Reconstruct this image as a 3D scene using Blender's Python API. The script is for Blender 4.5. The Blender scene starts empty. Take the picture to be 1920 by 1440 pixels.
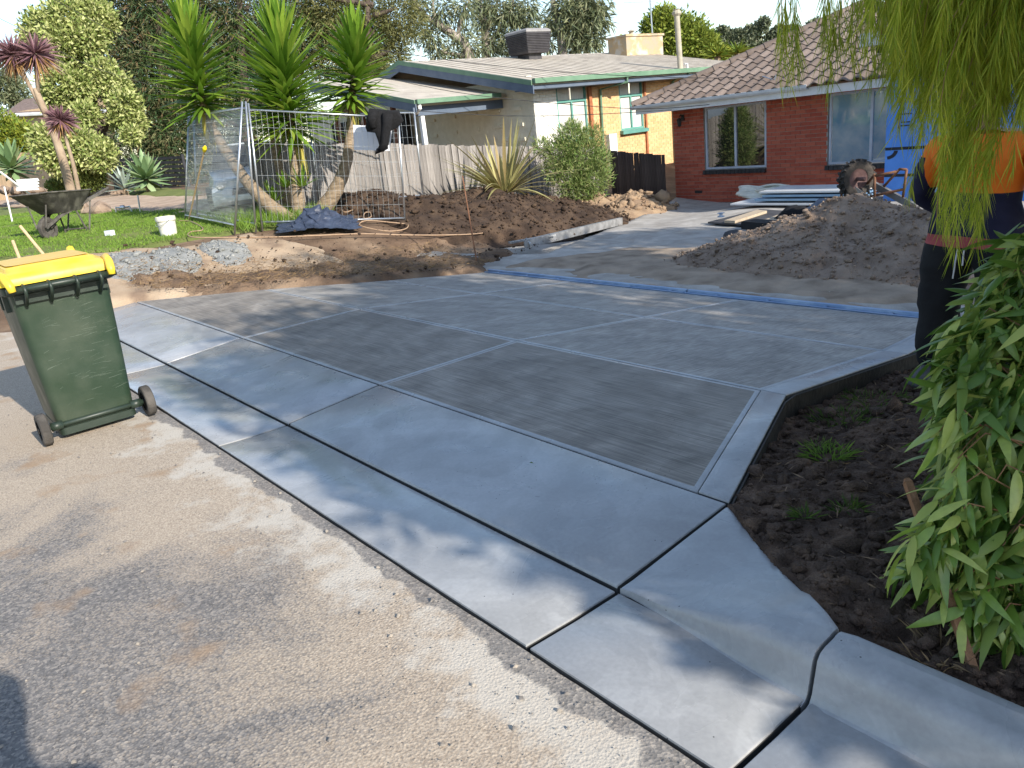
import bpy, bmesh, math, random
import numpy as np
from mathutils import Vector, Matrix, noise as mnoise
random.seed(7); rng = np.random.default_rng(7)
R = math.radians
scene = bpy.context.scene
COL = scene.collection

# ------------------------------------------------------------------ camera
# world axes: x runs along the kerb, y runs from the road into the property
CAM = np.array([1.7339, -1.3057, 1.65])
FWD = np.array([-0.74497011, 0.58838404, -0.31436245])
IX = np.array([0.64393253, 0.75735619, -0.10845505])
IY = np.array([0.17427113, -0.28322398, -0.94308735])
cam_d = bpy.data.cameras.new('camera'); cam = bpy.data.objects.new('camera', cam_d); COL.objects.link(cam)
cam_d.sensor_width = 36.0; cam_d.lens = 1440 / 1920 * 36.0
cam_d.clip_start = 0.05; cam_d.clip_end = 2000
mw = Matrix(((IX[0], -IY[0], -FWD[0], CAM[0]), (IX[1], -IY[1], -FWD[1], CAM[1]), (IX[2], -IY[2], -FWD[2], CAM[2]), (0, 0, 0, 1)))
cam.matrix_world = mw
scene.camera = cam

# ------------------------------------------------------------------ sky, sun, exposure
SUN_EL = R(28.0)
sun_to = Vector((math.cos(SUN_EL), 0.02, math.sin(SUN_EL))).normalized()
world = bpy.data.worlds.new('World'); scene.world = world; world.use_nodes = True
wn = world.node_tree.nodes; wl = world.node_tree.links
bg = wn['Background']; bg.inputs['Strength'].default_value = 0.128
sky = wn.new('ShaderNodeTexSky'); sky.sky_type = 'NISHITA'; sky.sun_disc = False
sky.sun_elevation = SUN_EL; sky.sun_rotation = math.atan2(sun_to.x, sun_to.y)
sky.air_density = 1.0; sky.dust_density = 0.35; sky.ozone_density = 1.0
tc = wn.new('ShaderNodeTexCoord'); mp = wn.new('ShaderNodeMapping'); mp.inputs['Scale'].default_value = (1.2, 1.2, 3.6)
nz = wn.new('ShaderNodeTexNoise'); nz.inputs['Scale'].default_value = 1.7; nz.inputs['Detail'].default_value = 7
cr = wn.new('ShaderNodeValToRGB'); cr.color_ramp.elements[0].position = 0.45; cr.color_ramp.elements[1].position = 0.72
cr.color_ramp.elements[0].color = (0.0, 0.0, 0.0, 1); cr.color_ramp.elements[1].color = (0.5, 0.5, 0.5, 1)
mix = wn.new('ShaderNodeMixRGB'); mix.inputs[2].default_value = (3.3, 3.6, 3.9, 1)
wl.new(tc.outputs['Generated'], mp.inputs[0]); wl.new(mp.outputs[0], nz.inputs['Vector']); wl.new(nz.outputs['Fac'], cr.inputs[0])
wl.new(cr.outputs[0], mix.inputs[0]); wl.new(sky.outputs[0], mix.inputs[1]); wl.new(mix.outputs[0], bg.inputs['Color'])
sun_d = bpy.data.lights.new('sun', 'SUN'); sun_d.energy = 3.7; sun_d.angle = R(0.55); sun_d.color = (1.0, 0.93, 0.82)
sun = bpy.data.objects.new('sun', sun_d); COL.objects.link(sun)
sun.rotation_euler = sun_to.to_track_quat('Z', 'Y').to_euler()
vs = scene.view_settings; vs.view_transform = 'Standard'; vs.look = 'None'; vs.exposure = 1.04; vs.gamma = 1.0; vs.use_curve_mapping = False
scene.cycles.max_bounces = 6; scene.cycles.transparent_max_bounces = 8
scene.cycles.caustics_reflective = False; scene.cycles.caustics_refractive = False

# ------------------------------------------------------------------ survey helpers (photo sight line -> place)
def ray(x, y): return FWD * 1440 + IX * (x - 960) + IY * (y - 720)
_H = np.array([FWD[0], FWD[1], 0]); _H /= np.linalg.norm(_H)
def at(x, y, dep): d = ray(x, y); return CAM + d * (dep / (d @ _H))
def at_x(x, y, u): d = ray(x, y); return CAM + d * ((u - CAM[0]) / d[0])
def at_y(x, y, v): d = ray(x, y); return CAM + d * ((v - CAM[1]) / d[1])
def ip(x, xs, ys): return np.interp(x, xs, ys)

def hgt(u, v):
    u = np.asarray(u, float); v = np.asarray(v, float)
    b = ip(v, [-50, 0, .45, 1.15, 2.4, 3.95, 5.45, 8, 15, 40], [0, 0, 0, .06, .05, -.13, -.3, -.4, -.47, -.4])
    hl = ip(-u, [7, 9, 10.3, 11.5, 14, 18, 25, 40, 70], [.0, .14, .36, .5, .62, .74, .86, 1.0, 1.05]) * ip(v, [-6, -1.5, .6], [.3, .6, 1])
    s = ip(-u, [7, 11], [0, 1]); s = s * s * (3 - 2 * s)
    drop = ip(v, [5.5, 7.5, 9, 14], [0, .22, .5, 1.0]) * ip(-u, [13.5, 19], [1, .1])
    return b * (1 - s) + s * (hl - drop)
def ground_at(x, y):
    d = ray(x, y); d = d / np.linalg.norm(d); t = 1.0
    while t < 120:
        p = CAM + d * t
        if p[2] <= hgt(p[0], p[1]): return p
        t += .02
    return CAM + d * 60
def fbm(u, v, sc=1.0, octv=4, seed=0.0):
    a = 0; amp = 1; f = sc
    for o in range(octv):
        a += amp * mnoise.noise(Vector((u * f + seed * 7.3, v * f - seed * 3.1, seed + o * 1.7))); amp *= .5; f *= 2.03
    return a

# ------------------------------------------------------------------ materials
MATS = {}
def mat(name, c1, c2=None, scale=6.0, rough=.8, bump=.25, bscale=40.0, c3=None, spec=.3, metal=0.0, stretch=(1, 1, 1), coords='Object',
        rand=0.0, detail=6, contrast=(.35, .65), rvar=0.0, transl=0.0, coat=0.0, bdetail=5, island=False, bstretch=None):
    m = bpy.data.materials.new(name); m.use_nodes = True; nt = m.node_tree; N = nt.nodes; L = nt.links
    b = N['Principled BSDF']; b.inputs['Roughness'].default_value = rough; b.inputs['Metallic'].default_value = metal
    b.inputs['Specular IOR Level'].default_value = spec
    if coat: b.inputs['Coat Weight'].default_value = coat; b.inputs['Coat Roughness'].default_value = .08
    t = N.new('ShaderNodeTexCoord'); mp = N.new('ShaderNodeMapping'); mp.inputs['Scale'].default_value = stretch
    L.new(t.outputs[coords], mp.inputs[0])
    c2 = c2 or tuple(x * .8 for x in c1)
    ramp = N.new('ShaderNodeValToRGB'); e = ramp.color_ramp.elements
    e[0].position = contrast[0]; e[1].position = contrast[1]; e[0].color = (*c1, 1); e[1].color = (*c2, 1)
    if c3: n3 = ramp.color_ramp.elements.new((contrast[0] + contrast[1]) / 2); n3.color = (*c3, 1)
    col = ramp.outputs[0]
    if island:
        g = N.new('ShaderNodeNewGeometry'); L.new(g.outputs['Random Per Island'], ramp.inputs[0]); e[0].position = 0; ramp.color_ramp.elements[-1].position = 1
    elif rand < 0:
        oi = N.new('ShaderNodeObjectInfo'); L.new(oi.outputs['Random'], ramp.inputs[0]); e[0].position = 0; ramp.color_ramp.elements[-1].position = 1
    else:
        n = N.new('ShaderNodeTexNoise'); n.inputs['Scale'].default_value = scale; n.inputs['Detail'].default_value = detail
        L.new(mp.outputs[0], n.inputs['Vector']); L.new(n.outputs['Fac'], ramp.inputs[0])
    if rand > 0:
        oi = N.new('ShaderNodeObjectInfo'); hs = N.new('ShaderNodeHueSaturation'); mr = N.new('ShaderNodeMapRange')
        mr.inputs['To Min'].default_value = 1 - rand; mr.inputs['To Max'].default_value = 1 + rand
        L.new(oi.outputs['Random'], mr.inputs[0]); L.new(mr.outputs[0], hs.inputs['Value']); L.new(col, hs.inputs['Color']); col = hs.outputs[0]
    if island or rand < 0:      # fine mottling on top of the per-piece colour
        n = N.new('ShaderNodeTexNoise'); n.inputs['Scale'].default_value = scale; n.inputs['Detail'].default_value = detail
        L.new(mp.outputs[0], n.inputs['Vector'])
        mr2 = N.new('ShaderNodeMapRange'); mr2.inputs['To Min'].default_value = .72; mr2.inputs['To Max'].default_value = 1.28
        L.new(n.outputs['Fac'], mr2.inputs[0]); hs2 = N.new('ShaderNodeHueSaturation'); L.new(mr2.outputs[0], hs2.inputs['Value']); L.new(col, hs2.inputs['Color']); col = hs2.outputs[0]
    L.new(col, b.inputs['Base Color'])
    if rvar:
        nr = N.new('ShaderNodeTexNoise'); nr.inputs['Scale'].default_value = scale * 1.7; L.new(mp.outputs[0], nr.inputs['Vector'])
        mr = N.new('ShaderNodeMapRange'); mr.inputs['From Min'].default_value = .3; mr.inputs['From Max'].default_value = .7
        mr.inputs['To Min'].default_value = max(.02, rough - rvar); mr.inputs['To Max'].default_value = min(1, rough + rvar)
        L.new(nr.outputs['Fac'], mr.inputs[0]); L.new(mr.outputs[0], b.inputs['Roughness'])
    if bump:
        nb = N.new('ShaderNodeTexNoise'); nb.inputs['Scale'].default_value = bscale; nb.inputs['Detail'].default_value = bdetail
        if bstretch:
            m2 = N.new('ShaderNodeMapping'); m2.inputs['Scale'].default_value = bstretch; L.new(t.outputs[coords], m2.inputs[0]); L.new(m2.outputs[0], nb.inputs['Vector'])
        else: L.new(mp.outputs[0], nb.inputs['Vector'])
        bp = N.new('ShaderNodeBump'); bp.inputs['Strength'].default_value = bump; bp.inputs['Distance'].default_value = .02
        L.new(nb.outputs['Fac'], bp.inputs['Height']); L.new(bp.outputs[0], b.inputs['Normal'])
    if transl:
        tr = N.new('ShaderNodeBsdfTranslucent'); L.new(col, tr.inputs['Color']); mx = N.new('ShaderNodeMixShader'); mx.inputs[0].default_value = transl
        L.new(b.outputs[0], mx.inputs[1]); L.new(tr.outputs[0], mx.inputs[2]); L.new(mx.outputs[0], N['Material Output'].inputs[0])
    MATS[name] = m; return m

def node_mat(name):
    m = bpy.data.materials.new(name); m.use_nodes = True; MATS[name] = m
    return m, m.node_tree.nodes, m.node_tree.links

# ------------------------------------------------------------------ mesh builder
class MB:
    def __init__(s): s.v = []; s.f = []; s.m = []
    def add(s, vs, fs, m=0):
        o = len(s.v); s.v += [tuple(map(float, p)) for p in vs]; s.f += [tuple(i + o for i in f) for f in fs]; s.m += [m] * len(fs); return s
    def box(s, c, d, rot=None, m=0):
        x, y, z = d[0] / 2, d[1] / 2, d[2] / 2
        vs = [(-x, -y, -z), (x, -y, -z), (x, y, -z), (-x, y, -z), (-x, -y, z), (x, -y, z), (x, y, z), (-x, y, z)]
        if rot is not None:
            if not isinstance(rot, Matrix): rot = Matrix.Rotation(rot, 3, 'Z')
            vs = [rot @ Vector(p) for p in vs]
        vs = [(p[0] + c[0], p[1] + c[1], p[2] + c[2]) for p in vs]
        return s.add(vs, [(0, 3, 2, 1), (4, 5, 6, 7), (0, 1, 5, 4), (1, 2, 6, 5), (2, 3, 7, 6), (3, 0, 4, 7)], m)
    def bb(s, x0, x1, y0, y1, z0, z1, m=0): return s.box(((x0 + x1) / 2, (y0 + y1) / 2, (z0 + z1) / 2), (x1 - x0, y1 - y0, z1 - z0), None, m)
    def beam(s, a, b, w, h, m=0, up=(0, 0, 1)):
        a = Vector(a); b = Vector(b); d = b - a; L = d.length; y = d.normalized(); upv = Vector(up)
        x = y.cross(upv)
        if x.length < 1e-4: x = y.cross(Vector((1, 0, 0)))
        x.normalize(); z = x.cross(y); rot = Matrix((x, y, z)).transposed()
        return s.box((a + b) / 2, (w, L, h), rot, m)
    def tube(s, pts, r, n=8, m=0, cap=True):
        pts = [Vector(p) for p in pts]; k = len(pts); rs = r if isinstance(r, (list, tuple, np.ndarray)) else [r] * k
        o = len(s.v); prev = None
        for i, p in enumerate(pts):
            d = (pts[min(i + 1, k - 1)] - pts[max(i - 1, 0)])
            if d.length < 1e-9: d = Vector((0, 0, 1))
            d.normalize()
            if prev is None: a = d.orthogonal().normalized()
            else:
                a = prev - d * prev.dot(d)
                a = a.normalized() if a.length > 1e-6 else d.orthogonal().normalized()
            prev = a; b = d.cross(a)
            for j in range(n):
                t = 2 * math.pi * j / n; q = p + (a * math.cos(t) + b * math.sin(t)) * rs[i]; s.v.append(tuple(q))
        for i in range(k - 1):
            for j in range(n):
                s.f.append((o + i * n + j, o + i * n + (j + 1) % n, o + (i + 1) * n + (j + 1) % n, o + (i + 1) * n + j)); s.m.append(m)
        if cap:
            s.f.append(tuple(o + j for j in reversed(range(n)))); s.f.append(tuple(o + (k - 1) * n + j for j in range(n))); s.m += [m, m]
        return s
    def lathe(s, prof, n=20, c=(0, 0, 0), rot=None, m=0):
        o = len(s.v); k = len(prof)
        for (r, z) in prof:
            for j in range(n):
                t = 2 * math.pi * j / n; p = Vector((r * math.cos(t), r * math.sin(t), z))
                if rot is not None: p = rot @ p
                s.v.append((p[0] + c[0], p[1] + c[1], p[2] + c[2]))
        for i in range(k - 1):
            for j in range(n): s.f.append((o + i * n + j, o + i * n + (j + 1) % n, o + (i + 1) * n + (j + 1) % n, o + (i + 1) * n + j)); s.m.append(m)
        return s
    def loft(s, rings, m=0, cap0=True, cap1=True):
        n = len(rings[0]); o = len(s.v)
        for r_ in rings: s.v += [tuple(map(float, p)) for p in r_]
        for i in range(len(rings) - 1):
            for j in range(n): s.f.append((o + i * n + j, o + i * n + (j + 1) % n, o + (i + 1) * n + (j + 1) % n, o + (i + 1) * n + j)); s.m.append(m)
        if cap0: s.f.append(tuple(o + j for j in reversed(range(n)))); s.m.append(m)
        if cap1: s.f.append(tuple(o + (len(rings) - 1) * n + j for j in range(n))); s.m.append(m)
        return s
    def mesh(s, name, mats, smooth=False, off=(0, 0, 0)):
        me = bpy.data.meshes.new(name)
        vs = s.v if not any(off) else [(p[0] - off[0], p[1] - off[1], p[2] - off[2]) for p in s.v]
        me.from_pydata(vs, [], s.f)
        mats = mats if isinstance(mats, (list, tuple)) else [mats]
        for mm in mats: me.materials.append(MATS[mm] if isinstance(mm, str) else mm)
        if len(mats) > 1: me.polygons.foreach_set('material_index', s.m)
        if smooth: me.polygons.foreach_set('use_smooth', [True] * len(me.polygons))
        me.update(); return me
def smooth_by_angle(me, ang=40):
    bm = bmesh.new(); bm.from_mesh(me)
    for f in bm.faces: f.smooth = True
    for e in bm.edges:
        if len(e.link_faces) == 2 and e.calc_face_angle(0) > R(ang): e.smooth = False
    bm.to_mesh(me); bm.free(); return me

def tag(o, label=None, cat=None, group=None, kind=None):
    if label: o['label'] = label
    if cat: o['category'] = cat
    if group: o['group'] = group
    if kind: o['kind'] = kind
    return o
def link(name, me, parent=None):
    o = bpy.data.objects.new(name, me); COL.objects.link(o)
    if parent is not None: o.parent = parent
    return o
def thing(name, label, cat, loc=(0, 0, 0), group=None):
    o = bpy.data.objects.new(name, None); COL.objects.link(o); o.location = tuple(map(float, loc)); o.empty_display_size = .1
    return tag(o, label, cat, group)
def part(t, name, mb, mats, smooth=False, angle=None, label=None, kind=None, sub=None):
    me = mb.mesh(name, mats, smooth, tuple(t.location))
    if angle: smooth_by_angle(me, angle)
    o = link(name, me, sub or t)
    if label: o['label'] = label
    if kind: o['kind'] = kind
    return o
def single(name, mb, mats, label, cat, loc=(0, 0, 0), smooth=False, angle=None, group=None):
    me = mb.mesh(name, mats, smooth, loc)
    if angle: smooth_by_angle(me, angle)
    o = link(name, me); o.location = tuple(map(float, loc)); return tag(o, label, cat, group)
def struct(name, mb, mats, smooth=False, angle=None, kind='structure'):
    me = mb.mesh(name, mats, smooth)
    if angle: smooth_by_angle(me, angle)
    o = link(name, me); return tag(o, kind=kind)
def np_mesh(name, V, F, mats, smooth=False):
    """V (n,3) F (m,k) arrays"""
    me = bpy.data.meshes.new(name); n = len(V); m_, k = F.shape
    me.vertices.add(n); me.vertices.foreach_set('co', np.ascontiguousarray(V, dtype=np.float32).ravel())
    me.loops.add(m_ * k); me.loops.foreach_set('vertex_index', np.ascontiguousarray(F, dtype=np.int32).ravel())
    me.polygons.add(m_); me.polygons.foreach_set('loop_start', np.arange(0, m_ * k, k, dtype=np.int32)); me.polygons.foreach_set('loop_total', np.full(m_, k, dtype=np.int32))
    if smooth: me.polygons.foreach_set('use_smooth', np.ones(m_, dtype=bool))
    for mm in (mats if isinstance(mats, (list, tuple)) else [mats]): me.materials.append(MATS[mm])
    me.update(calc_edges=True); return me
def grid_mesh(name, us, vs, zf, mats, smooth=True):
    UU, VV = np.meshgrid(us, vs, indexing='ij'); ZZ = zf(UU, VV)
    V = np.stack([UU, VV, ZZ], -1).reshape(-1, 3); nu, nv = len(us), len(vs)
    i, j = np.meshgrid(np.arange(nu - 1), np.arange(nv - 1), indexing='ij'); a = (i * nv + j).ravel()
    F = np.stack([a, a + nv, a + nv + 1, a + 1], -1)
    return np_mesh(name, V, F, mats, smooth)
def vfbm(U, V, sc, octv, seed=0.0):
    out = np.zeros(U.size); uf = U.ravel(); vf = V.ravel()
    for k in range(U.size): out[k] = fbm(uf[k], vf[k], sc, octv, seed)
    return out.reshape(U.shape)
def poly_dist(U, V, poly):
    """signed distance, negative inside"""
    P = np.stack([U.ravel(), V.ravel()], -1); d = np.full(len(P), 1e9); inside = np.zeros(len(P), bool); n = len(poly)
    for i in range(n):
        a = np.array(poly[i], float); b = np.array(poly[(i + 1) % n], float); ab = b - a
        t = np.clip(((P - a) @ ab) / (ab @ ab), 0, 1); d = np.minimum(d, np.linalg.norm(P - a - t[:, None] * ab, axis=1))
        c = ((a[1] > P[:, 1]) != (b[1] > P[:, 1])); dy = b[1] - a[1] if abs(b[1] - a[1]) > 1e-9 else 1e-9
        inside ^= c & (P[:, 0] < (b[0] - a[0]) * (P[:, 1] - a[1]) / dy + a[0])
    return np.where(inside, -d, d).reshape(U.shape)
def leaf_mesh(name, C, D, L, W, mats, fold=.15, droop=0.0, segs=2):
    """many pointed leaves: C base points, D unit directions, L lengths, W widths"""
    n = len(C); D = D / np.linalg.norm(D, axis=1, keepdims=True)
    rnd = rng.normal(size=(n, 3)); S = np.cross(D, rnd); S /= np.linalg.norm(S, axis=1, keepdims=True) + 1e-9; Nn = np.cross(S, D)
    L = np.broadcast_to(L, n)[:, None]; W = np.broadcast_to(W, n)[:, None]
    dr = np.array([0, 0, -1.0])[None] * droop * L
    mid = C + D * L * .45 + dr * .25
    V = np.stack([C, mid - S * W / 2 + Nn * W * fold, C + D * L + dr, mid + S * W / 2 + Nn * W * fold], 1).reshape(-1, 3)
    F = np.arange(n * 4).reshape(n, 4)
    F3 = np.concatenate([F[:, [0, 1, 2]], F[:, [0, 2, 3]]])
    return np_mesh(name, V, F3, mats)
def rand_dirs(n):
    d = rng.normal(size=(n, 3)); return d / np.linalg.norm(d, axis=1, keepdims=True)
def clump_pts(clumps, n, shell=.55):
    cs = np.array([c[:3] for c in clumps], float); rs = np.array([c[3] if len(c) == 4 else c[3:6] for c in clumps], dtype=object)
    w = np.array([np.mean(np.atleast_1d(r_)) ** 2.2 for r_ in rs], float); idx = rng.choice(len(cs), n, p=w / w.sum())
    rr = np.array([np.broadcast_to(np.atleast_1d(r_).astype(float), 3) for r_ in rs]); d = rand_dirs(n)
    rad = (shell + (1 - shell) * rng.random(n)) * (1 + .12 * rng.normal(size=n))
    return cs[idx] + d * rad[:, None] * rr[idx], d

# ------------------------------------------------------------------ ground materials
def concrete_mat(name, base, dark, rough, streak=None, sheen=.5, spots=True):
    m, N, L = node_mat(name); b = N['Principled BSDF']; b.inputs['Specular IOR Level'].default_value = sheen
    t = N.new('ShaderNodeTexCoord')
    n1 = N.new('ShaderNodeTexNoise'); n1.inputs['Scale'].default_value = 1.6; n1.inputs['Detail'].default_value = 8; n1.inputs['Distortion'].default_value = 1.4
    L.new(t.outputs['Object'], n1.inputs['Vector'])
    r1 = N.new('ShaderNodeValToRGB'); r1.color_ramp.elements[0].position = .33; r1.color_ramp.elements[1].position = .68
    r1.color_ramp.elements[0].color = (*dark, 1); r1.color_ramp.elements[1].color = (*base, 1); L.new(n1.outputs['Fac'], r1.inputs[0])
    col = r1.outputs[0]
    mp = N.new('ShaderNodeMapping'); mp.inputs['Scale'].default_value = streak or (1, 1, 1); L.new(t.outputs['Object'], mp.inputs[0])
    n2 = N.new('ShaderNodeTexNoise'); n2.inputs['Scale'].default_value = 1.0 if streak else 60; n2.inputs['Detail'].default_value = 5; L.new(mp.outputs[0], n2.inputs['Vector'])
    mr = N.new('ShaderNodeMapRange'); mr.inputs['From Min'].default_value = .3; mr.inputs['From Max'].default_value = .7
    mr.inputs['To Min'].default_value = .62 if streak else .94; mr.inputs['To Max'].default_value = 1.32 if streak else 1.06; L.new(n2.outputs['Fac'], mr.inputs[0])
    hs = N.new('ShaderNodeHueSaturation'); L.new(col, hs.inputs['Color']); L.new(mr.outputs[0], hs.inputs['Value']); col = hs.outputs[0]
    # overlapping float sweeps: thin-edged patches of slightly different tone
    for sc_, lo_, dist_, sd_ in ((1.3, .93, 2.2, 0.0), (2.6, .96, 3.0, 7.0)):
        mo = N.new('ShaderNodeMapping'); mo.inputs['Location'].default_value = (sd_, sd_, 0); L.new(t.outputs['Object'], mo.inputs[0])
        n6 = N.new('ShaderNodeTexNoise'); n6.inputs['Scale'].default_value = sc_; n6.inputs['Detail'].default_value = 2.5; n6.inputs['Distortion'].default_value = dist_; L.new(mo.outputs[0], n6.inputs['Vector'])
        m6 = N.new('ShaderNodeMapRange'); m6.inputs['From Min'].default_value = .49; m6.inputs['From Max'].default_value = .525; m6.inputs['To Min'].default_value = lo_; m6.inputs['To Max'].default_value = 1.02; L.new(n6.outputs['Fac'], m6.inputs[0])
        h6 = N.new('ShaderNodeHueSaturation'); L.new(col, h6.inputs['Color']); L.new(m6.outputs[0], h6.inputs['Value']); col = h6.outputs[0]
    if spots:   # tiny air holes
        vo = N.new('ShaderNodeTexVoronoi'); vo.inputs['Scale'].default_value = 26; L.new(t.outputs['Object'], vo.inputs['Vector'])
        gt = N.new('ShaderNodeMath'); gt.operation = 'LESS_THAN'; gt.inputs[1].default_value = .075; L.new(vo.outputs['Distance'], gt.inputs[0])
        n4 = N.new('ShaderNodeTexNoise'); n4.inputs['Scale'].default_value = 2.3; L.new(t.outputs['Object'], n4.inputs['Vector'])
        g2 = N.new('ShaderNodeMath'); g2.operation = 'GREATER_THAN'; g2.inputs[1].default_value = .56; L.new(n4.outputs['Fac'], g2.inputs[0])
        mu = N.new('ShaderNodeMath'); mu.operation = 'MULTIPLY'; L.new(gt.outputs[0], mu.inputs[0]); L.new(g2.outputs[0], mu.inputs[1])
        mx = N.new('ShaderNodeMixRGB'); mx.inputs[2].default_value = (.05, .05, .05, 1); L.new(mu.outputs[0], mx.inputs[0]); L.new(col, mx.inputs[1]); col = mx.outputs[0]
    L.new(col, b.inputs['Base Color'])
    n3 = N.new('ShaderNodeTexNoise'); n3.inputs['Scale'].default_value = 2.2; n3.inputs['Detail'].default_value = 6; n3.inputs['Distortion'].default_value = 1.0; L.new(t.outputs['Object'], n3.inputs['Vector'])
    mr3 = N.new('ShaderNodeMapRange'); mr3.inputs['From Min'].default_value = .3; mr3.inputs['From Max'].default_value = .7
    mr3.inputs['To Min'].default_value = rough - .1; mr3.inputs['To Max'].default_value = rough + .14; L.new(n3.outputs['Fac'], mr3.inputs[0]); L.new(mr3.outputs[0], b.inputs['Roughness'])
    bp = N.new('ShaderNodeBump'); bp.inputs['Strength'].default_value = .5 if streak else .14; bp.inputs['Distance'].default_value = .006 if streak else .01
    if streak: L.new(n2.outputs['Fac'], bp.inputs['Height'])
    else:
        n5 = N.new('ShaderNodeTexNoise'); n5.inputs['Scale'].default_value = 7; n5.inputs['Detail'].default_value = 9; n5.inputs['Distortion'].default_value = 1.5; L.new(t.outputs['Object'], n5.inputs['Vector']); L.new(n5.outputs['Fac'], bp.inputs['Height'])
    L.new(bp.outputs[0], b.inputs['Normal'])
concrete_mat('concrete_trowelled', (.4, .405, .412), (.315, .32, .328), .3, None, .5)
concrete_mat('concrete_wet', (.38, .384, .388), (.3, .304, .308), .24, None, .6)
_m = MATS['concrete_wet']; _N = _m.node_tree.nodes; _L = _m.node_tree.links; _t = _N.new('ShaderNodeTexCoord'); _n = _N.new('ShaderNodeTexNoise'); _n.inputs['Scale'].default_value = .55; _n.inputs['Detail'].default_value = 6; _L.new(_t.outputs['Object'], _n.inputs['Vector'])
_r = _N.new('ShaderNodeMapRange'); _r.inputs['From Min'].default_value = .42; _r.inputs['From Max'].default_value = .58; _r.inputs['To Min'].default_value = .0; _r.inputs['To Max'].default_value = .42; _L.new(_n.outputs['Fac'], _r.inputs[0]); _L.new(_r.outputs[0], _N['Principled BSDF'].inputs['Coat Weight']); _N['Principled BSDF'].inputs['Coat Roughness'].default_value = .13
concrete_mat('concrete_broomed_along', (.32, .287, .25), (.205, .183, .159), .62, (3.0, 150, 40), .35)
concrete_mat('concrete_broomed_across', (.375, .35, .318), (.245, .227, .205), .6, (120, 6.0, 40), .35)
concrete_mat('concrete_groove_shade', (.06, .06, .06), (.04, .04, .04), .8, None, .2, False)  # near-black: the shade inside deep narrow joints is put into this colour
concrete_mat('old_concrete', (.46, .435, .4), (.32, .295, .265), .8, None, .2, False)
mat('sand_layer', (.38, .3, .225), (.22, .168, .122), 3.0, .95, .6, 60, c3=(.31, .245, .185))
mat('sand_pile', (.2, .145, .108), (.31, .235, .18), 4.0, .95, .7, 70)
mat('soil_dark', (.06, .038, .026), (.17, .11, .075), 9, .95, 1.0, 90, c3=(.1, .064, .045))
mat('soil_mound', (.036, .023, .016), (.095, .062, .04), 3.5, .95, 1.0, 45, c3=(.058, .037, .025))
mat('soil_yard', (.11, .07, .045), (.25, .175, .115), 1.6, .95, .8, 40, c3=(.16, .105, .068))
mat('dirt_tan', (.42, .32, .225), (.23, .16, .11), 2.0, .95, .6, 50, c3=(.38, .28, .19))
mat('straw', (.3, .2, .1), (.13, .085, .05), 8, .9, 0, island=True)
mat('lawn_soil', (.12, .15, .04), (.18, .2, .06), 2.0, .95, .6, 50)
mat('grass', (.13, .24, .03), (.24, .36, .06), 8, .7, 0, island=True, transl=.35)
mat('grass_dark', (.05, .11, .02), (.14, .2, .035), 8, .7, 0, island=True, transl=.3)
mat('gravel_path', (.5, .38, .28), (.36, .26, .19), 2.0, .95, .5, 60)
mat('far_land', (.1, .13, .05), (.16, .17, .08), .3, .95, .3, 4)
mat('pebble', (.42, .36, .29), (.16, .15, .145), 8, .9, .3, 60, island=True)

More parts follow.
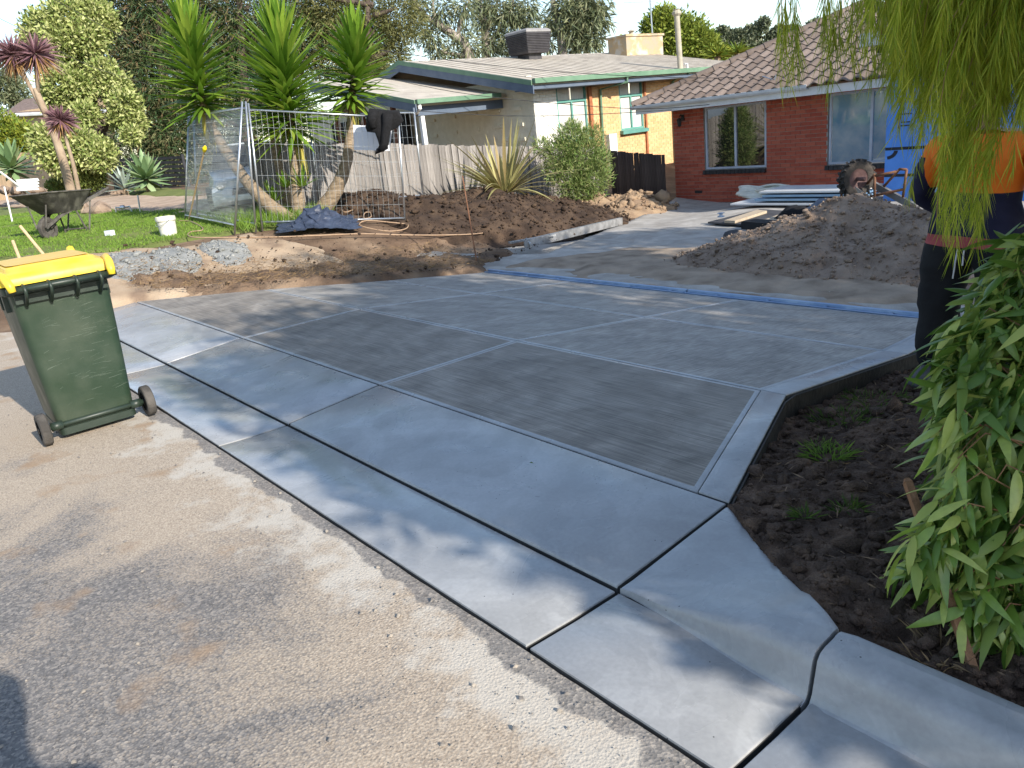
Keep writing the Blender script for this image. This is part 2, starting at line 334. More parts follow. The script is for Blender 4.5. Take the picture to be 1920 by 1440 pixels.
def asphalt_mat():
    m, N, L = node_mat('asphalt_dusty'); b = N['Principled BSDF']; b.inputs['Roughness'].default_value = .88; b.inputs['Specular IOR Level'].default_value = .25
    t = N.new('ShaderNodeTexCoord'); P = t.outputs['Object']
    vo = N.new('ShaderNodeTexVoronoi'); vo.inputs['Scale'].default_value = 95; L.new(P, vo.inputs['Vector'])
    ag = N.new('ShaderNodeValToRGB'); e = ag.color_ramp.elements; e[0].position = .0; e[0].color = (.1, .096, .095, 1); e[1].position = 1; e[1].color = (.36, .32, .28, 1)
    x = e.new(.55); x.color = (.19, .178, .17, 1); L.new(vo.outputs['Color'], ag.inputs[0])
    dn = N.new('ShaderNodeTexNoise'); dn.inputs['Scale'].default_value = 120; dn.inputs['Detail'].default_value = 3; L.new(P, dn.inputs['Vector'])
    dr = N.new('ShaderNodeValToRGB'); e = dr.color_ramp.elements; e[0].position = .3; e[0].color = (.28, .225, .175, 1); e[1].position = .7; e[1].color = (.52, .435, .34, 1); L.new(dn.outputs['Fac'], dr.inputs[0])
    # where dust lies: more towards the gutter and up the street, broken up by noise
    sx = N.new('ShaderNodeSeparateXYZ'); L.new(P, sx.inputs[0])
    a1 = N.new('ShaderNodeMapRange'); a1.inputs['From Min'].default_value = -1.9; a1.inputs['From Max'].default_value = -.1; a1.inputs['To Min'].default_value = -.17; a1.inputs['To Max'].default_value = .2; L.new(sx.outputs['Y'], a1.inputs[0])
    a2 = N.new('ShaderNodeMapRange'); a2.inputs['From Min'].default_value = -1.0; a2.inputs['From Max'].default_value = -5; a2.inputs['To Min'].default_value = .03; a2.inputs['To Max'].default_value = .26; L.new(sx.outputs['X'], a2.inputs[0])
    n1 = N.new('ShaderNodeTexNoise'); n1.inputs['Scale'].default_value = 1.1; n1.inputs['Detail'].default_value = 9; n1.inputs['Roughness'].default_value = .62; n1.inputs['Distortion'].default_value = .6; L.new(P, n1.inputs['Vector'])
    s1 = N.new('ShaderNodeMath'); L.new(a1.outputs[0], s1.inputs[0]); L.new(a2.outputs[0], s1.inputs[1]); s2 = N.new('ShaderNodeMath'); L.new(s1.outputs[0], s2.inputs[0]); L.new(n1.outputs['Fac'], s2.inputs[1])
    vo2 = N.new('ShaderNodeMath'); vo2.operation = 'MULTIPLY_ADD'; L.new(vo.outputs['Distance'], vo2.inputs[0]); vo2.inputs[1].default_value = -.25; L.new(s2.outputs[0], vo2.inputs[2])
    rp = N.new('ShaderNodeValToRGB'); rp.color_ramp.elements[0].position = .36; rp.color_ramp.elements[1].position = .56; L.new(vo2.outputs[0], rp.inputs[0])
    mx = N.new('ShaderNodeMixRGB'); L.new(rp.outputs[0], mx.inputs[0]); L.new(ag.outputs[0], mx.inputs[1]); L.new(dr.outputs[0], mx.inputs[2])
    # clay blotches and pale cement smears
    n2 = N.new('ShaderNodeTexNoise'); n2.inputs['Scale'].default_value = 3.1; n2.inputs['Detail'].default_value = 6; L.new(P, n2.inputs['Vector'])
    r2 = N.new('ShaderNodeValToRGB'); r2.color_ramp.elements[0].position = .6; r2.color_ramp.elements[1].position = .72; r2.color_ramp.elements[1].color = (.75, .75, .75, 1); L.new(n2.outputs['Fac'], r2.inputs[0])
    m2 = N.new('ShaderNodeMixRGB'); m2.inputs[2].default_value = (.33, .225, .14, 1); L.new(r2.outputs[0], m2.inputs[0]); L.new(mx.outputs[0], m2.inputs[1])
    a3 = N.new('ShaderNodeMapRange'); a3.inputs['From Min'].default_value = -.75; a3.inputs['From Max'].default_value = -.16; a3.inputs['To Min'].default_value = -.2; a3.inputs['To Max'].default_value = .12; L.new(sx.outputs['Y'], a3.inputs[0])
    n3 = N.new('ShaderNodeTexNoise'); n3.inputs['Scale'].default_value = 2.6; n3.inputs['Detail'].default_value = 10; n3.inputs['Roughness'].default_value = .68; L.new(P, n3.inputs['Vector'])
    s3 = N.new('ShaderNodeMath'); L.new(a3.outputs[0], s3.inputs[0]); L.new(n3.outputs['Fac'], s3.inputs[1])
    r3 = N.new('ShaderNodeValToRGB'); r3.color_ramp.elements[0].position = .53; r3.color_ramp.elements[1].position = .64; r3.color_ramp.elements[1].color = (.8, .8, .8, 1); L.new(s3.outputs[0], r3.inputs[0])
    m3 = N.new('ShaderNodeMixRGB'); m3.inputs[2].default_value = (.52, .48, .42, 1); L.new(r3.outputs[0], m3.inputs[0]); L.new(m2.outputs[0], m3.inputs[1])
    a4 = N.new('ShaderNodeMapRange'); a4.inputs['From Min'].default_value = -.16; a4.inputs['From Max'].default_value = -.03; a4.inputs['To Min'].default_value = -.25; a4.inputs['To Max'].default_value = .3; L.new(sx.outputs['Y'], a4.inputs[0])
    n5 = N.new('ShaderNodeTexNoise'); n5.inputs['Scale'].default_value = 4.5; n5.inputs['Detail'].default_value = 8; L.new(P, n5.inputs['Vector']); s5 = N.new('ShaderNodeMath'); L.new(a4.outputs[0], s5.inputs[0]); L.new(n5.outputs['Fac'], s5.inputs[1])
    r5 = N.new('ShaderNodeValToRGB'); r5.color_ramp.elements[0].position = .56; r5.color_ramp.elements[1].position = .62; r5.color_ramp.elements[1].color = (.85, .85, .85, 1); L.new(s5.outputs[0], r5.inputs[0])
    m5 = N.new('ShaderNodeMixRGB'); L.new(r5.outputs[0], m5.inputs[0]); L.new(m3.outputs[0], m5.inputs[1]); L.new(ag.outputs[0], m5.inputs[2])
    L.new(m5.outputs[0], b.inputs['Base Color'])
    ad = N.new('ShaderNodeMath'); ad.operation = 'MULTIPLY_ADD'; ad.inputs[1].default_value = .8; L.new(vo.outputs['Distance'], ad.inputs[0]); L.new(dn.outputs['Fac'], ad.inputs[2])
    bp = N.new('ShaderNodeBump'); bp.inputs['Strength'].default_value = .5; bp.inputs['Distance'].default_value = .005; L.new(ad.outputs[0], bp.inputs['Height']); L.new(bp.outputs[0], b.inputs['Normal'])
asphalt_mat()

# ------------------------------------------------------------------ ground sheet and road
def ground_z(U, V):
    z = hgt(U, V) - .05
    slab = (U > -9.3) & (U < 3.2) & (V > -.2) & (V < 15.2); z = np.where(slab, z - .22, z)
    bowl = np.clip((np.hypot(U + 10, V - 8) - 60) / 200, 0, 1); return z * (1 - bowl) + bowl * (.6)
us = np.concatenate([[-900, -500, -300, -200, -140], np.arange(-100, -30, 5), np.arange(-30, -14, 1.0), np.arange(-14, 4, .25), np.arange(4, 20, 2), [30, 60, 120, 300, 900]])
vs_ = np.concatenate([[-900, -300, -120, -60, -30, -15], np.arange(-10, -1, 1), np.arange(-1, 16, .25), np.arange(16, 40, 2), [50, 70, 100, 160, 300, 500, 900]])
o = link('ground', grid_mesh('ground', us, vs_, ground_z, 'soil_yard')); tag(o, kind='structure')
o.data.materials.append(MATS['far_land'])
mi = np.zeros(len(o.data.polygons), np.int32); cen = np.zeros(len(o.data.polygons) * 3); o.data.polygons.foreach_get('center', cen); cen = cen.reshape(-1, 3)
mi[(np.hypot(cen[:, 0], cen[:, 1]) > 45)] = 1; o.data.polygons.foreach_set('material_index', mi)
us = np.concatenate([[-160, -100, -60, -40, -30], np.arange(-25, -8, .5), np.arange(-8, 3, .08), np.arange(3, 12, 1), [20, 40, 100]])
vs_ = np.concatenate([[-9, -7.5], np.arange(-6, -2.2, .4), np.arange(-2.2, -.1, .06), [-.1, -.07, -.045, -.02, -.006]])
def road_z(U, V):
    z = hgt(U, V) + .012 * vfbm(U, V, .5, 3, 2.0); e = np.clip((V + .16) / .15, 0, 1)
    return z * ip(V, [-1.2, -.2], [1, .2]) - .004 - e * (.003 + .005 * np.clip(vfbm(U, V, 7, 3, 5.0) + .3, 0, 1)) - .004 * np.clip((V + .05) / .04, 0, 1)
o = link('road', grid_mesh('road', us, vs_, road_z, 'asphalt_dusty')); tag(o, kind='structure')

# loose grit on the asphalt
n = 6000; gu = rng.uniform(-6, 1.4, n); gv = -rng.random(n) ** 1.3 * 2.6 - .03
C = np.stack([gu, gv, np.full(n, .002)], -1); S = rng.uniform(.0015, .0045, n) * (1 + 2.0 * (rng.random(n) < .06))
octv = np.array([[1, 0, 0], [0, 1, 0], [-1, 0, 0], [0, -1, 0], [0, 0, .7], [0, 0, -.5]], float); octf = np.array([[0, 1, 4], [1, 2, 4], [2, 3, 4], [3, 0, 4]])
an = rng.uniform(0, 6.28, n); rot = np.stack([np.stack([np.cos(an), -np.sin(an), 0 * an], -1), np.stack([np.sin(an), np.cos(an), 0 * an], -1), np.stack([0 * an, 0 * an, 1 + 0 * an], -1)], 1)
Vv = (np.einsum('nij,kj->nki', rot, octv * np.array([1, .7, 1])) * S[:, None, None] + C[:, None]).reshape(-1, 3)
Ff = (octf[None] + (np.arange(n) * 6)[:, None, None]).reshape(-1, 3)
tag(link('road_grit', np_mesh('road_grit', Vv, Ff, 'pebble')), 'loose pale grit scattered over the dusty asphalt', 'grit', kind='stuff')

# ------------------------------------------------------------------ gutter, kerb, apron and driveway slab
def slab_z(u, v): return float(ip(v, [0, .45, .46, 1.15, 2.42, 3.96, 5.5], [.0, -.014, .004, .06, .05, -.125, -.3]))
def uR(v): return float(ip(v, [1.15, 2.42, 4.1, 5.5], [0.0, -.5, -.5, -.72]))
def uL(v): return float(ip(v, [.4, 1.15, 2.42, 3.96, 5.5], [-9.25, -9.0, -7.78, -7.4, -7.15]))
def axis_cuts(w, edge):
    base = [0.0, .002, .006] + ([edge] if edge else [])
    k = max(2, int(w / .45)); lo = base[-1]; inner = list(np.linspace(lo, w - lo, k + 1))
    return base + inner[1:-1] + [w - q for q in reversed(base)]
def panel(t, name, f0, f1, v0, v1, zf, mats, edge=.055, gap=.007, label=None, vcuts=None, vgap=None):
    """one concrete bay with rounded arrises and tooled margins; f0/f1 give its sides as a function of v"""
    vgap = gap if vgap is None else vgap; mb = MB(); v0 += vgap; v1 -= vgap; tv = vcuts or axis_cuts(v1 - v0, edge); w0 = (f1(v0) - f0(v0)) - 2 * gap; ts = axis_cuts(w0, edge); W = ts[-1]; H = tv[-1]
    def dz(d): return -.008 if d < .001 else (-.002 if d < .004 else (0.0 if d < .02 else 0.0))
    rows = []
    for b in tv:
        row = []; v = v0 + b; a0 = f0(v) + gap; a1 = f1(v) - gap
        for a in ts:
            d = min(a, b, W - a, H - b)
            u = a0 + (a if a < W * .5 else a) / W * (a1 - a0)
            if edge and a <= edge + 1e-6: u = a0 + a
            if edge and a >= W - edge - 1e-6: u = a1 - (W - a)
            z = zf(u, v) + dz(d) - (.0025 if (edge and .012 < d < edge - .001) else 0) + .0012 * mnoise.noise(Vector((u * 1.3, v * 1.3, 3)))
            row.append((u, v, z))
        rows.append(row)
    n = len(ts); k = len(tv); vs = [p for r_ in rows for p in r_]; mb.v = vs
    for i in range(k - 1):
        for j in range(n - 1):
            ca = (ts[j] + ts[j + 1]) / 2; cb = (tv[i] + tv[i + 1]) / 2; d = min(ca, cb, W - ca, H - cb)
            mb.f.append((i * n + j, i * n + j + 1, (i + 1) * n + j + 1, (i + 1) * n + j)); mb.m.append(0 if (not edge or d < edge) else 1)
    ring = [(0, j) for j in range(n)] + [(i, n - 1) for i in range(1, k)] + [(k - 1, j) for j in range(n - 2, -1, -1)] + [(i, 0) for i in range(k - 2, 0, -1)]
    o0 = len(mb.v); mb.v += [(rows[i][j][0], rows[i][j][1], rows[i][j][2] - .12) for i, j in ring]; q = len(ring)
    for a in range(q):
        i, j = ring[a]; i2, j2 = ring[(a + 1) % q]; mb.f.append((i * n + j, o0 + a, o0 + (a + 1) % q, i2 * n + j2)); mb.m.append(len(mats))  # bay sides take the dark colour that stands in for groove shade
    o = part(t, name, mb, list(mats) + ['concrete_groove_shade'], smooth=False, angle=35, label=label); return o
def const(x): return lambda v: x

drv = thing('driveway', None, None, (0, 0, 0)); tag(drv, 'new grey concrete driveway crossover of broomed bays with smooth tooled margins', kind='structure')
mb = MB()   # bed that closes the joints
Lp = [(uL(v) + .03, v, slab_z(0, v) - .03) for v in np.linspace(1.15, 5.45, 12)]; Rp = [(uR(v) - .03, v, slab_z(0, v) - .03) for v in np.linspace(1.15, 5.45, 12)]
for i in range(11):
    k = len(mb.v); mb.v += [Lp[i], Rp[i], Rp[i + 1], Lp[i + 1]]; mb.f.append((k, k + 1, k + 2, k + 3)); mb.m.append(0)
part(drv, 'joint_filler', mb, ['concrete_groove_shade'])
rows_v = [1.15, 2.42, 3.96, 5.45]; colsu = [-5.36, -2.85]
def uRi(v): return uR(v) - .16
for i in range(3):
    bm_ = 'concrete_broomed_along' if i == 0 else 'concrete_broomed_across'
    for f0, f1 in ((uL, const(colsu[0])), (const(colsu[0]), const(colsu[1])), (const(colsu[1]), uRi)):
        panel(drv, 'concrete_bay', f0, f1, rows_v[i], rows_v[i + 1], slab_z, ['concrete_trowelled', bm_], .03, .006 if f1 is not uRi else .004)
    panel(drv, 'edge_strip', lambda v: uR(v) - .163, uR, rows_v[i], rows_v[i + 1], lambda u, v: slab_z(u, v) + .004, ['concrete_trowelled'], 0, .003)
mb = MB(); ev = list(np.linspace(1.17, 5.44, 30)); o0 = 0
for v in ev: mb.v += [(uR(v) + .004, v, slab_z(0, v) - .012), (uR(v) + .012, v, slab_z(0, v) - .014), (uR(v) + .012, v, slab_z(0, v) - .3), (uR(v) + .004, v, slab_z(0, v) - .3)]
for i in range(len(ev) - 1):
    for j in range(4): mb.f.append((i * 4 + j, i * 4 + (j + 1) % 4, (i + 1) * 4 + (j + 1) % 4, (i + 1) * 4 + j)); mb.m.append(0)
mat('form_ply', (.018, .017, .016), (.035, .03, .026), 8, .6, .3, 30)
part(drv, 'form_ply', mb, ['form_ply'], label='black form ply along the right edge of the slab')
# apron lip bays and gutter bays
ap = thing('kerb_and_channel', None, None, (0, 0, 0)); tag(ap, 'fresh smooth concrete gutter and apron along the road edge', kind='structure')
mb = MB(); mb.bb(-9.3, 3.4, .01, 1.14, -.2, -.045); part(ap, 'joint_filler', mb, ['concrete_groove_shade'])
apz = [-9.1, -5.4, -2.86, 0.0]
vc = [0, .004, .011, .03, .1, .22, .35, .48, .58, .655, .67, .675, .679]
for i in range(3):
    panel(ap, 'apron_bay', const(apz[i]), const(apz[i + 1]), .453, 1.146, slab_z, ['concrete_trowelled'], 0, .011, vgap=.004)
def gut_z(u, v): return float(ip(v, [0, .36, .45], [.002, -.016, -.012]))
for a, b in ((-14, -9.1), (-9.1, -5.43), (-5.43, -2.88), (-2.88, 0.0), (0.0, .785), (.785, 4.5)):
    panel(ap, 'gutter_bay', const(a), const(b), 0.0, .447, gut_z, ['concrete_wet'], 0, .01, vgap=.003)
# kerb: the face rises out of the gutter from nothing to full height along the wing
def kerb_profile(k):
    """k 0..1 = how far the kerb has risen; list of (v, z)"""
    zt = .008 + .132 * k; vf = .452 - .05 * k
    return [(vf - .03 * k, -.016), (vf - .008 * k, -.012 + .004 * k), (vf + .006 * k, -.004 + .02 * k), (vf + .018 * k + .002, .01 + .06 * k), (vf + .028 * k + .004, zt - .022 * k - .003), (vf + .04 * k + .008, zt - .006 * k - .001), (vf + .06 * k + .014, zt), (.53, zt + .002)]
def kerb_piece(name, u0, u1, back, kf):
    mb = MB(); n = max(3, int((u1 - u0) / .05)); P_ = []
    for i in range(n + 1):
        u = u0 + (u1 - u0) * i / n; pr = kerb_profile(kf(u)); vb = back(u); zt = pr[-1][1]
        ex = [(v, zt + (ip(v, [.53, 1.15], [0, .06 - (zt - .008)]) if vb > .7 else .003)) for v in np.linspace(.53, vb - .02, 7)[1:]]
        endz = ex[-1][1]; prof = pr + ex + [(vb - .006, endz - .004), (vb, endz - .016), (vb, endz - .2)]
        e = -.008 if i in (0, n) else 0
        P_.append([(u, v, z + e + .001 * mnoise.noise(Vector((u * 3, v * 3, 1)))) for v, z in prof])
    m_ = len(P_[0]); mb.v = [p for r_ in P_ for p in r_]
    for i in range(n):
        for j in range(m_ - 1): mb.f.append((i * m_ + j, (i + 1) * m_ + j, (i + 1) * m_ + j + 1, i * m_ + j + 1)); mb.m.append(0)
    for i in (0, n):
        k = len(mb.v); mb.v += [(P_[i][j][0], P_[i][j][1], P_[i][j][2]) for j in range(m_)] + [(P_[i][0][0], P_[i][0][1], -.2)]
        f = tuple(range(k, k + m_ + 1)); mb.f.append(f if i else tuple(reversed(f))); mb.m.append(0)
    return part(ap, name, mb, ['concrete_trowelled'], angle=38)
sm = lambda x: x * x * (3 - 2 * x)
kerb_piece('kerb_wing', .008, .778, lambda u: float(ip(u, [0, .79], [1.14, .575])), lambda u: sm(min(1, max(0, u / .79))))
kerb_piece('kerb', .792, 4.5, lambda u: .575, lambda u: 1.0)
kerb_piece('kerb_wing', -9.8, -9.11, lambda u: float(ip(u, [-9.8, -9.1], [.575, 1.14])), lambda u: sm(min(1, max(0, (-9.1 - u) / .7))))

# steel edge form at the back of the slab
mat('form_steel', (.2, .3, .48), (.33, .42, .56), 5, .38, .15, 30, metal=.75, spec=.5)  # galvanised steel, with the blue of the reflected sky put into its colour
t = thing('edge_form', 'long galvanised steel edge form coloured with reflected sky blue along the back of the new slab', 'edge form', (-4, 5.5, -.32))
for a, b in ((-7.18, -3.6), (-3.58, -.95)):
    mb = MB(); z = -.3
    prof = [(5.462, z - .05), (5.462, z + .012), (5.475, z + .016), (5.483, z - .004), (5.525, z - .006), (5.532, z + .03), (5.56, z + .034), (5.563, z - .06)]
    mb.loft([[(a, p[0], p[1]) for p in prof], [(b, p[0], p[1]) for p in prof]]); part(t, 'form_rail', mb, ['form_steel'])
mb = MB()
for u in np.arange(-6.9, -1, .62): mb.box((u, 5.5, -.29), (.035, .03, .012), None)
part(t, 'bracket', mb, ['form_steel'])

# ------------------------------------------------------------------ surface sheets of the yard
def sheet(name, poly, step, zoff, mats, rough_amp=.02, rsc=2.5, ragged=.25, seed=1.0, kind='structure', fade=.25, octv=4):
    poly = [tuple(p) for p in poly]; pu = [p[0] for p in poly]; pv = [p[1] for p in poly]
    us = np.arange(min(pu) - .5, max(pu) + .5, step); vs = np.arange(min(pv) - .5, max(pv) + .5, step)
    def zf(U, V):
        d = poly_dist(U, V, poly) + ragged * vfbm(U, V, 1.1, 3, seed + 4)
        return hgt(U, V) + zoff + rough_amp * vfbm(U, V, rsc, octv, seed) - .16 * np.clip(d / fade + .5, 0, 1)
    o = link(name, grid_mesh(name, us, vs, zf, mats)); tag(o, kind=kind); return o
sheet('concrete_drive_base', [(-9.0, 5.6), (-.2, 5.6), (.5, 15.2), (-11.4, 15.2), (-10.3, 13), (-9.05, 10.4), (-7.6, 7)], .1, .03, 'old_concrete', .006, 1.5, .03, 3.0, fade=.12)
sheet('sand_layer', [(-7.35, 5.62), (-.5, 5.62), (.2, 8.5), (-3.4, 9.2), (-7.0, 8.2)], .06, .075, 'sand_layer', .016, 3, .5, 6.0, fade=1.1)
sheet('lawn', [(-11.3, .6), (-11.6, 3.1), (-11.3, 4.5), (-12.4, 5.2), (-13.4, 4.6), (-16.5, 4.2), (-19.5, 3.7), (-24, 3.4), (-40, 2.5), (-40, .7), (-14, .3)], .2, .03, 'lawn_soil', .03, 1.0, .35, 2.0)
sheet('gravel_path', [(-12.9, 3.9), (-17, 3.6), (-24, 3.0), (-45, 4.0), (-45, 7.2), (-24, 6.2), (-14, 7)], .3, .02, 'gravel_path', .02, 1, .3, 8.0)
sheet('lawn_strip', [(-22, 6.1), (-45, 7.6), (-45, 10.5), (-24, 7.3)], .3, .05, 'lawn_soil', .02, 1, .2, 9.0)
sheet('footpath_base', [(-8.9, .5), (-8.6, 2.6), (-8.1, 3.6), (-9.3, 4.2), (-11.0, 3.6), (-11.3, 2), (-12.5, .8), (-12.5, .2), (-9.6, .2)], .08, .035, 'dirt_tan', .03, 1.6, .35, 11.0)
sheet('soil_strip', [(-9.2, 1.3), (-7.8, 2.6), (-7.45, 4.0), (-7.25, 5.5), (-7.9, 6.6), (-8.6, 5.8), (-8.9, 4.0), (-9.2, 2.7), (-10.2, 1.2)], .05, .075, 'soil_yard', .07, 2.8, .2, 12.0, fade=.4, octv=5)

# ------------------------------------------------------------------ heaps
_clod = None
def clod_cloud(name, C, S, mats, flat=.75):
    """many small irregular lumps joined in one mesh"""
    n = len(C); ico = bmesh.new(); bmesh.ops.create_icosphere(ico, subdivisions=1, radius=1.0)
    bv = np.array([v.co[:] for v in ico.verts]); bf = np.array([[v.index for v in f.verts] for f in ico.faces]); ico.free()
    k = len(bv); jit = 1 + .28 * rng.normal(size=(n, k, 1)); ax = rng.uniform(.6, 1.3, (n, 1, 3)); ax[:, :, 2] *= flat
    an = rng.uniform(0, 6.28, n); c, s = np.cos(an)[:, None], np.sin(an)[:, None]
    B = bv[None] * jit * ax; X = B[..., 0] * c - B[..., 1] * s; Y = B[..., 0] * s + B[..., 1] * c
    V = np.stack([X, Y, B[..., 2]], -1) * np.asarray(S)[:, None, None] + C[:, None]
    F = (bf[None] + (np.arange(n) * k)[:, None, None]).reshape(-1, 3)
    return np_mesh(name, V.reshape(-1, 3), F, mats, smooth=False)
def heap(name, label, cat, peaks, box, step, m, amp, seed, clods, csize, base=None):
    """peaks: (u, v, height, ru, rv) bumps; amp: lumpiness"""
    u0, u1, v0, v1 = box; cu, cv = (u0 + u1) / 2, (v0 + v1) / 2; t = thing(name, label, cat, (cu, cv, float(hgt(cu, cv))))
    us = np.arange(u0, u1, step); vs = np.arange(v0, v1, step)
    bumps = [(rng.uniform(u0, u1), rng.uniform(v0, v1), rng.uniform(.04, .16), rng.uniform(.3, 1)) for _ in range(int(60 * (u1 - u0) * (v1 - v0) / 10))]
    def zf(U, V):
        hmax = np.zeros_like(U)
        for (pu, pv, ph, ru, rv) in peaks:
            d = np.sqrt(((U - pu) / ru) ** 2 + ((V - pv) / rv) ** 2); d = d + .12 * vfbm(U, V, 1.2, 3, seed)
            b = ph * np.clip(1 - d, 0, 1) ** .85; hmax = np.maximum(hmax, b)
        body = np.clip(hmax / .15, 0, 1); nz_ = vfbm(U, V, 2.2, 3, seed + 1); rd = 1 - np.abs(vfbm(U, V, 5.0, 4, seed + 2)) * 1.6
        lump = np.zeros_like(U)
        for (bu, bv_, br, bh) in bumps:
            dd = ((U - bu) ** 2 + (V - bv_) ** 2) / br ** 2; lump = np.maximum(lump, np.sqrt(np.clip(1 - dd, 0, 1)) * br * bh)
        z = hgt(U, V) + .03 + hmax + body * amp * (nz_ * 1.0 + rd * .5) + body * lump * .45 - .14 * (1 - np.clip(hmax / .03, 0, 1))
        return z
    me = grid_mesh('heap_body', us, vs, zf, m); me.transform(Matrix.Translation(-Vector(t.location))); o = link('heap_body', me, t)
    # clods resting on the surface
    co = np.zeros(len(me.vertices) * 3); me.vertices.foreach_get('co', co); co = co.reshape(-1, 3); wz = co[:, 2] + t.location.z - hgt(co[:, 0] + cu, co[:, 1] + cv)
    ok = np.where(wz > .0)[0]; pick = rng.choice(ok, clods); S = csize * np.exp(rng.normal(size=clods) * .5)
    Cc = co[pick] + rng.normal(size=(clods, 3)) * np.array([step, step, 0]); Cc[:, 2] += S * .15
    o2 = link('clods', clod_cloud('clods', Cc, S, m), t); o2['kind'] = 'stuff'
    return t
heap('sand_heap', 'heap of damp brown sand dumped on the concrete drive behind the new slab', 'sand heap',
     [(-3.1, 8.25, .78, 1.7, 1.6), (-2.1, 8.0, .62, 1.5, 1.5), (-3.9, 7.7, .42, 1.4, 1.2), (-1.2, 7.6, .4, 1.3, 1.3), (-3.0, 7.4, .4, 1.9, 1.0)], (-5.6, .3, 6.2, 10.0), .045, 'sand_pile', .06, 3.0, 7000, .012)
heap('soil_heap', 'long dark heap of excavated soil below the spiky flax plant', 'soil heap',
     [(-11.0, 8.9, .46, 1.9, 1.9), (-10.8, 7.3, .28, 1.5, 1.5), (-10.3, 9.9, .3, 1.5, 1.6), (-11.6, 10.6, .22, 1.5, 1.5), (-10.3, 8.4, .34, 1.3, 1.6)], (-13.1, -8.9, 5.6, 12.2), .05, 'soil_mound', .08, 7.0, 3500, .019)
heap('soil_heap', 'reddish brown soil heap at the foot of the paling fence behind the wire panel', 'soil heap',
     [(-12.2, 6.75, .36, 1.0, 1.2), (-11.7, 7.4, .2, 1.0, 1.0)], (-13.1, -10.8, 5.4, 8.6), .05, 'soil_mound', .06, 9.0, 1300, .018)
mat('clay_spoil', (.38, .27, .17), (.22, .15, .1), 3, .95, .8, 40)
heap('clay_spoil', 'small heap of tan clay lumps beside the dark fence near the brick house', 'clay heap',
     [(-10.9, 13.2, .28, 1.0, .9), (-11.4, 12.3, .16, .9, .9), (-10.4, 12.5, .15, .8, .9)], (-12.6, -9.4, 11.2, 14.4), .06, 'clay_spoil', .1, 13.0, 400, .04)
mat('wet_mix', (.2, .205, .195), (.3, .3, .285), 6, .75, .9, 45, spec=.5)
BL = ['grey lump of wet concrete on the tan dirt nearest the fence panels', 'middle grey lump of wet concrete dumped on the tan dirt', 'grey lump of wet concrete beside the rim of the bin']
for (px, py), lb, (ru, rv) in (((440, 487), BL[0], (.75, .42)), ((342, 500), BL[1], (.75, .42)), ((250, 510), BL[2], (.85, .5))):
    p = ground_at(px, py); heap('concrete_blob', lb, 'concrete blob', [(p[0] - .35, p[1] + .02, .1, ru, rv), (p[0] + .12, p[1] - .1, .07, ru * .6, rv * .8)], (p[0] - 1.3, p[0] + 1.0, p[1] - .7, p[1] + .7), .04, 'wet_mix', .018, px * .01, 260, .014)

q = (-1.02, .92); mb = MB(); mb.add([(q[0], q[1], .052), (q[0] + .012, q[1] + .006, .06), (q[0] + .034, q[1] + .004, .056), (q[0] + .014, q[1] - .007, .059)], [(0, 3, 1), (3, 2, 1)]); single('fallen_leaf', mb, ['grass_dark'], 'tiny green leaf lying on the smooth concrete apron', 'leaf', (q[0], q[1], .052))
# ------------------------------------------------------------------ garden bed on the right
def bed_z0(U, V):
    return ip(V, [.5, .8, 1.2, 1.8, 2.4, 3.2, 4.2, 6], [.1, .075, .035, -.03, -.09, -.155, -.26, -.38])
def bed_z(U, V):
    mound = .09 * np.exp(-(((U - .35) / .45) ** 2 + ((V - 2.6) / .7) ** 2)) + .06 * np.exp(-(((U - .9) / .5) ** 2 + ((V - 1.3) / .5) ** 2))
    return bed_z0(U, V) + mound + .03 * vfbm(U, V, 2.6, 3, 21) + .03 * (1 - 2 * np.abs(vfbm(U, V, 9, 4, 22))) - .01
HARD = [(-1.5, 5.6), (-.72, 5.5), (-.5, 4.1), (-.5, 2.42), (0, 1.15), (.79, .575), (6, .575), (6, -1), (-1.5, -1)]
def bed_sheet_z(U, V): return bed_z(U, V) - .2 * np.clip((-poly_dist(U, V, HARD) - .012) / .03, 0, 1)
us = np.arange(-.72, 3.6, .02); vs_ = np.arange(.5, 5.4, .02)
o = link('garden_bed', grid_mesh('garden_bed', us, vs_, bed_sheet_z, 'soil_dark')); tag(o, kind='structure')
n = 9000; cu = rng.uniform(-.5, 1.9, n); cv = .6 + 3.6 * rng.random(n) ** 1.4
okm = np.where(cv > 1.15, cu > np.interp(cv, [1.15, 2.42, 6], [0, -.5, -.5]) + .02, cv > np.interp(cu, [0, .79, 9], [1.16, .6, .6]) + .01); cu, cv = cu[okm], cv[okm]; n = len(cu)
cz = bed_z(cu[None], cv[None])[0]; S = .0075 * np.exp(rng.normal(size=n) * .7)
tag(link('soil_crumbs', clod_cloud('soil_crumbs', np.stack([cu, cv, cz + S * .2], -1), S, 'soil_dark')), 'crumbs of dark soil over the garden bed', 'soil', kind='stuff')
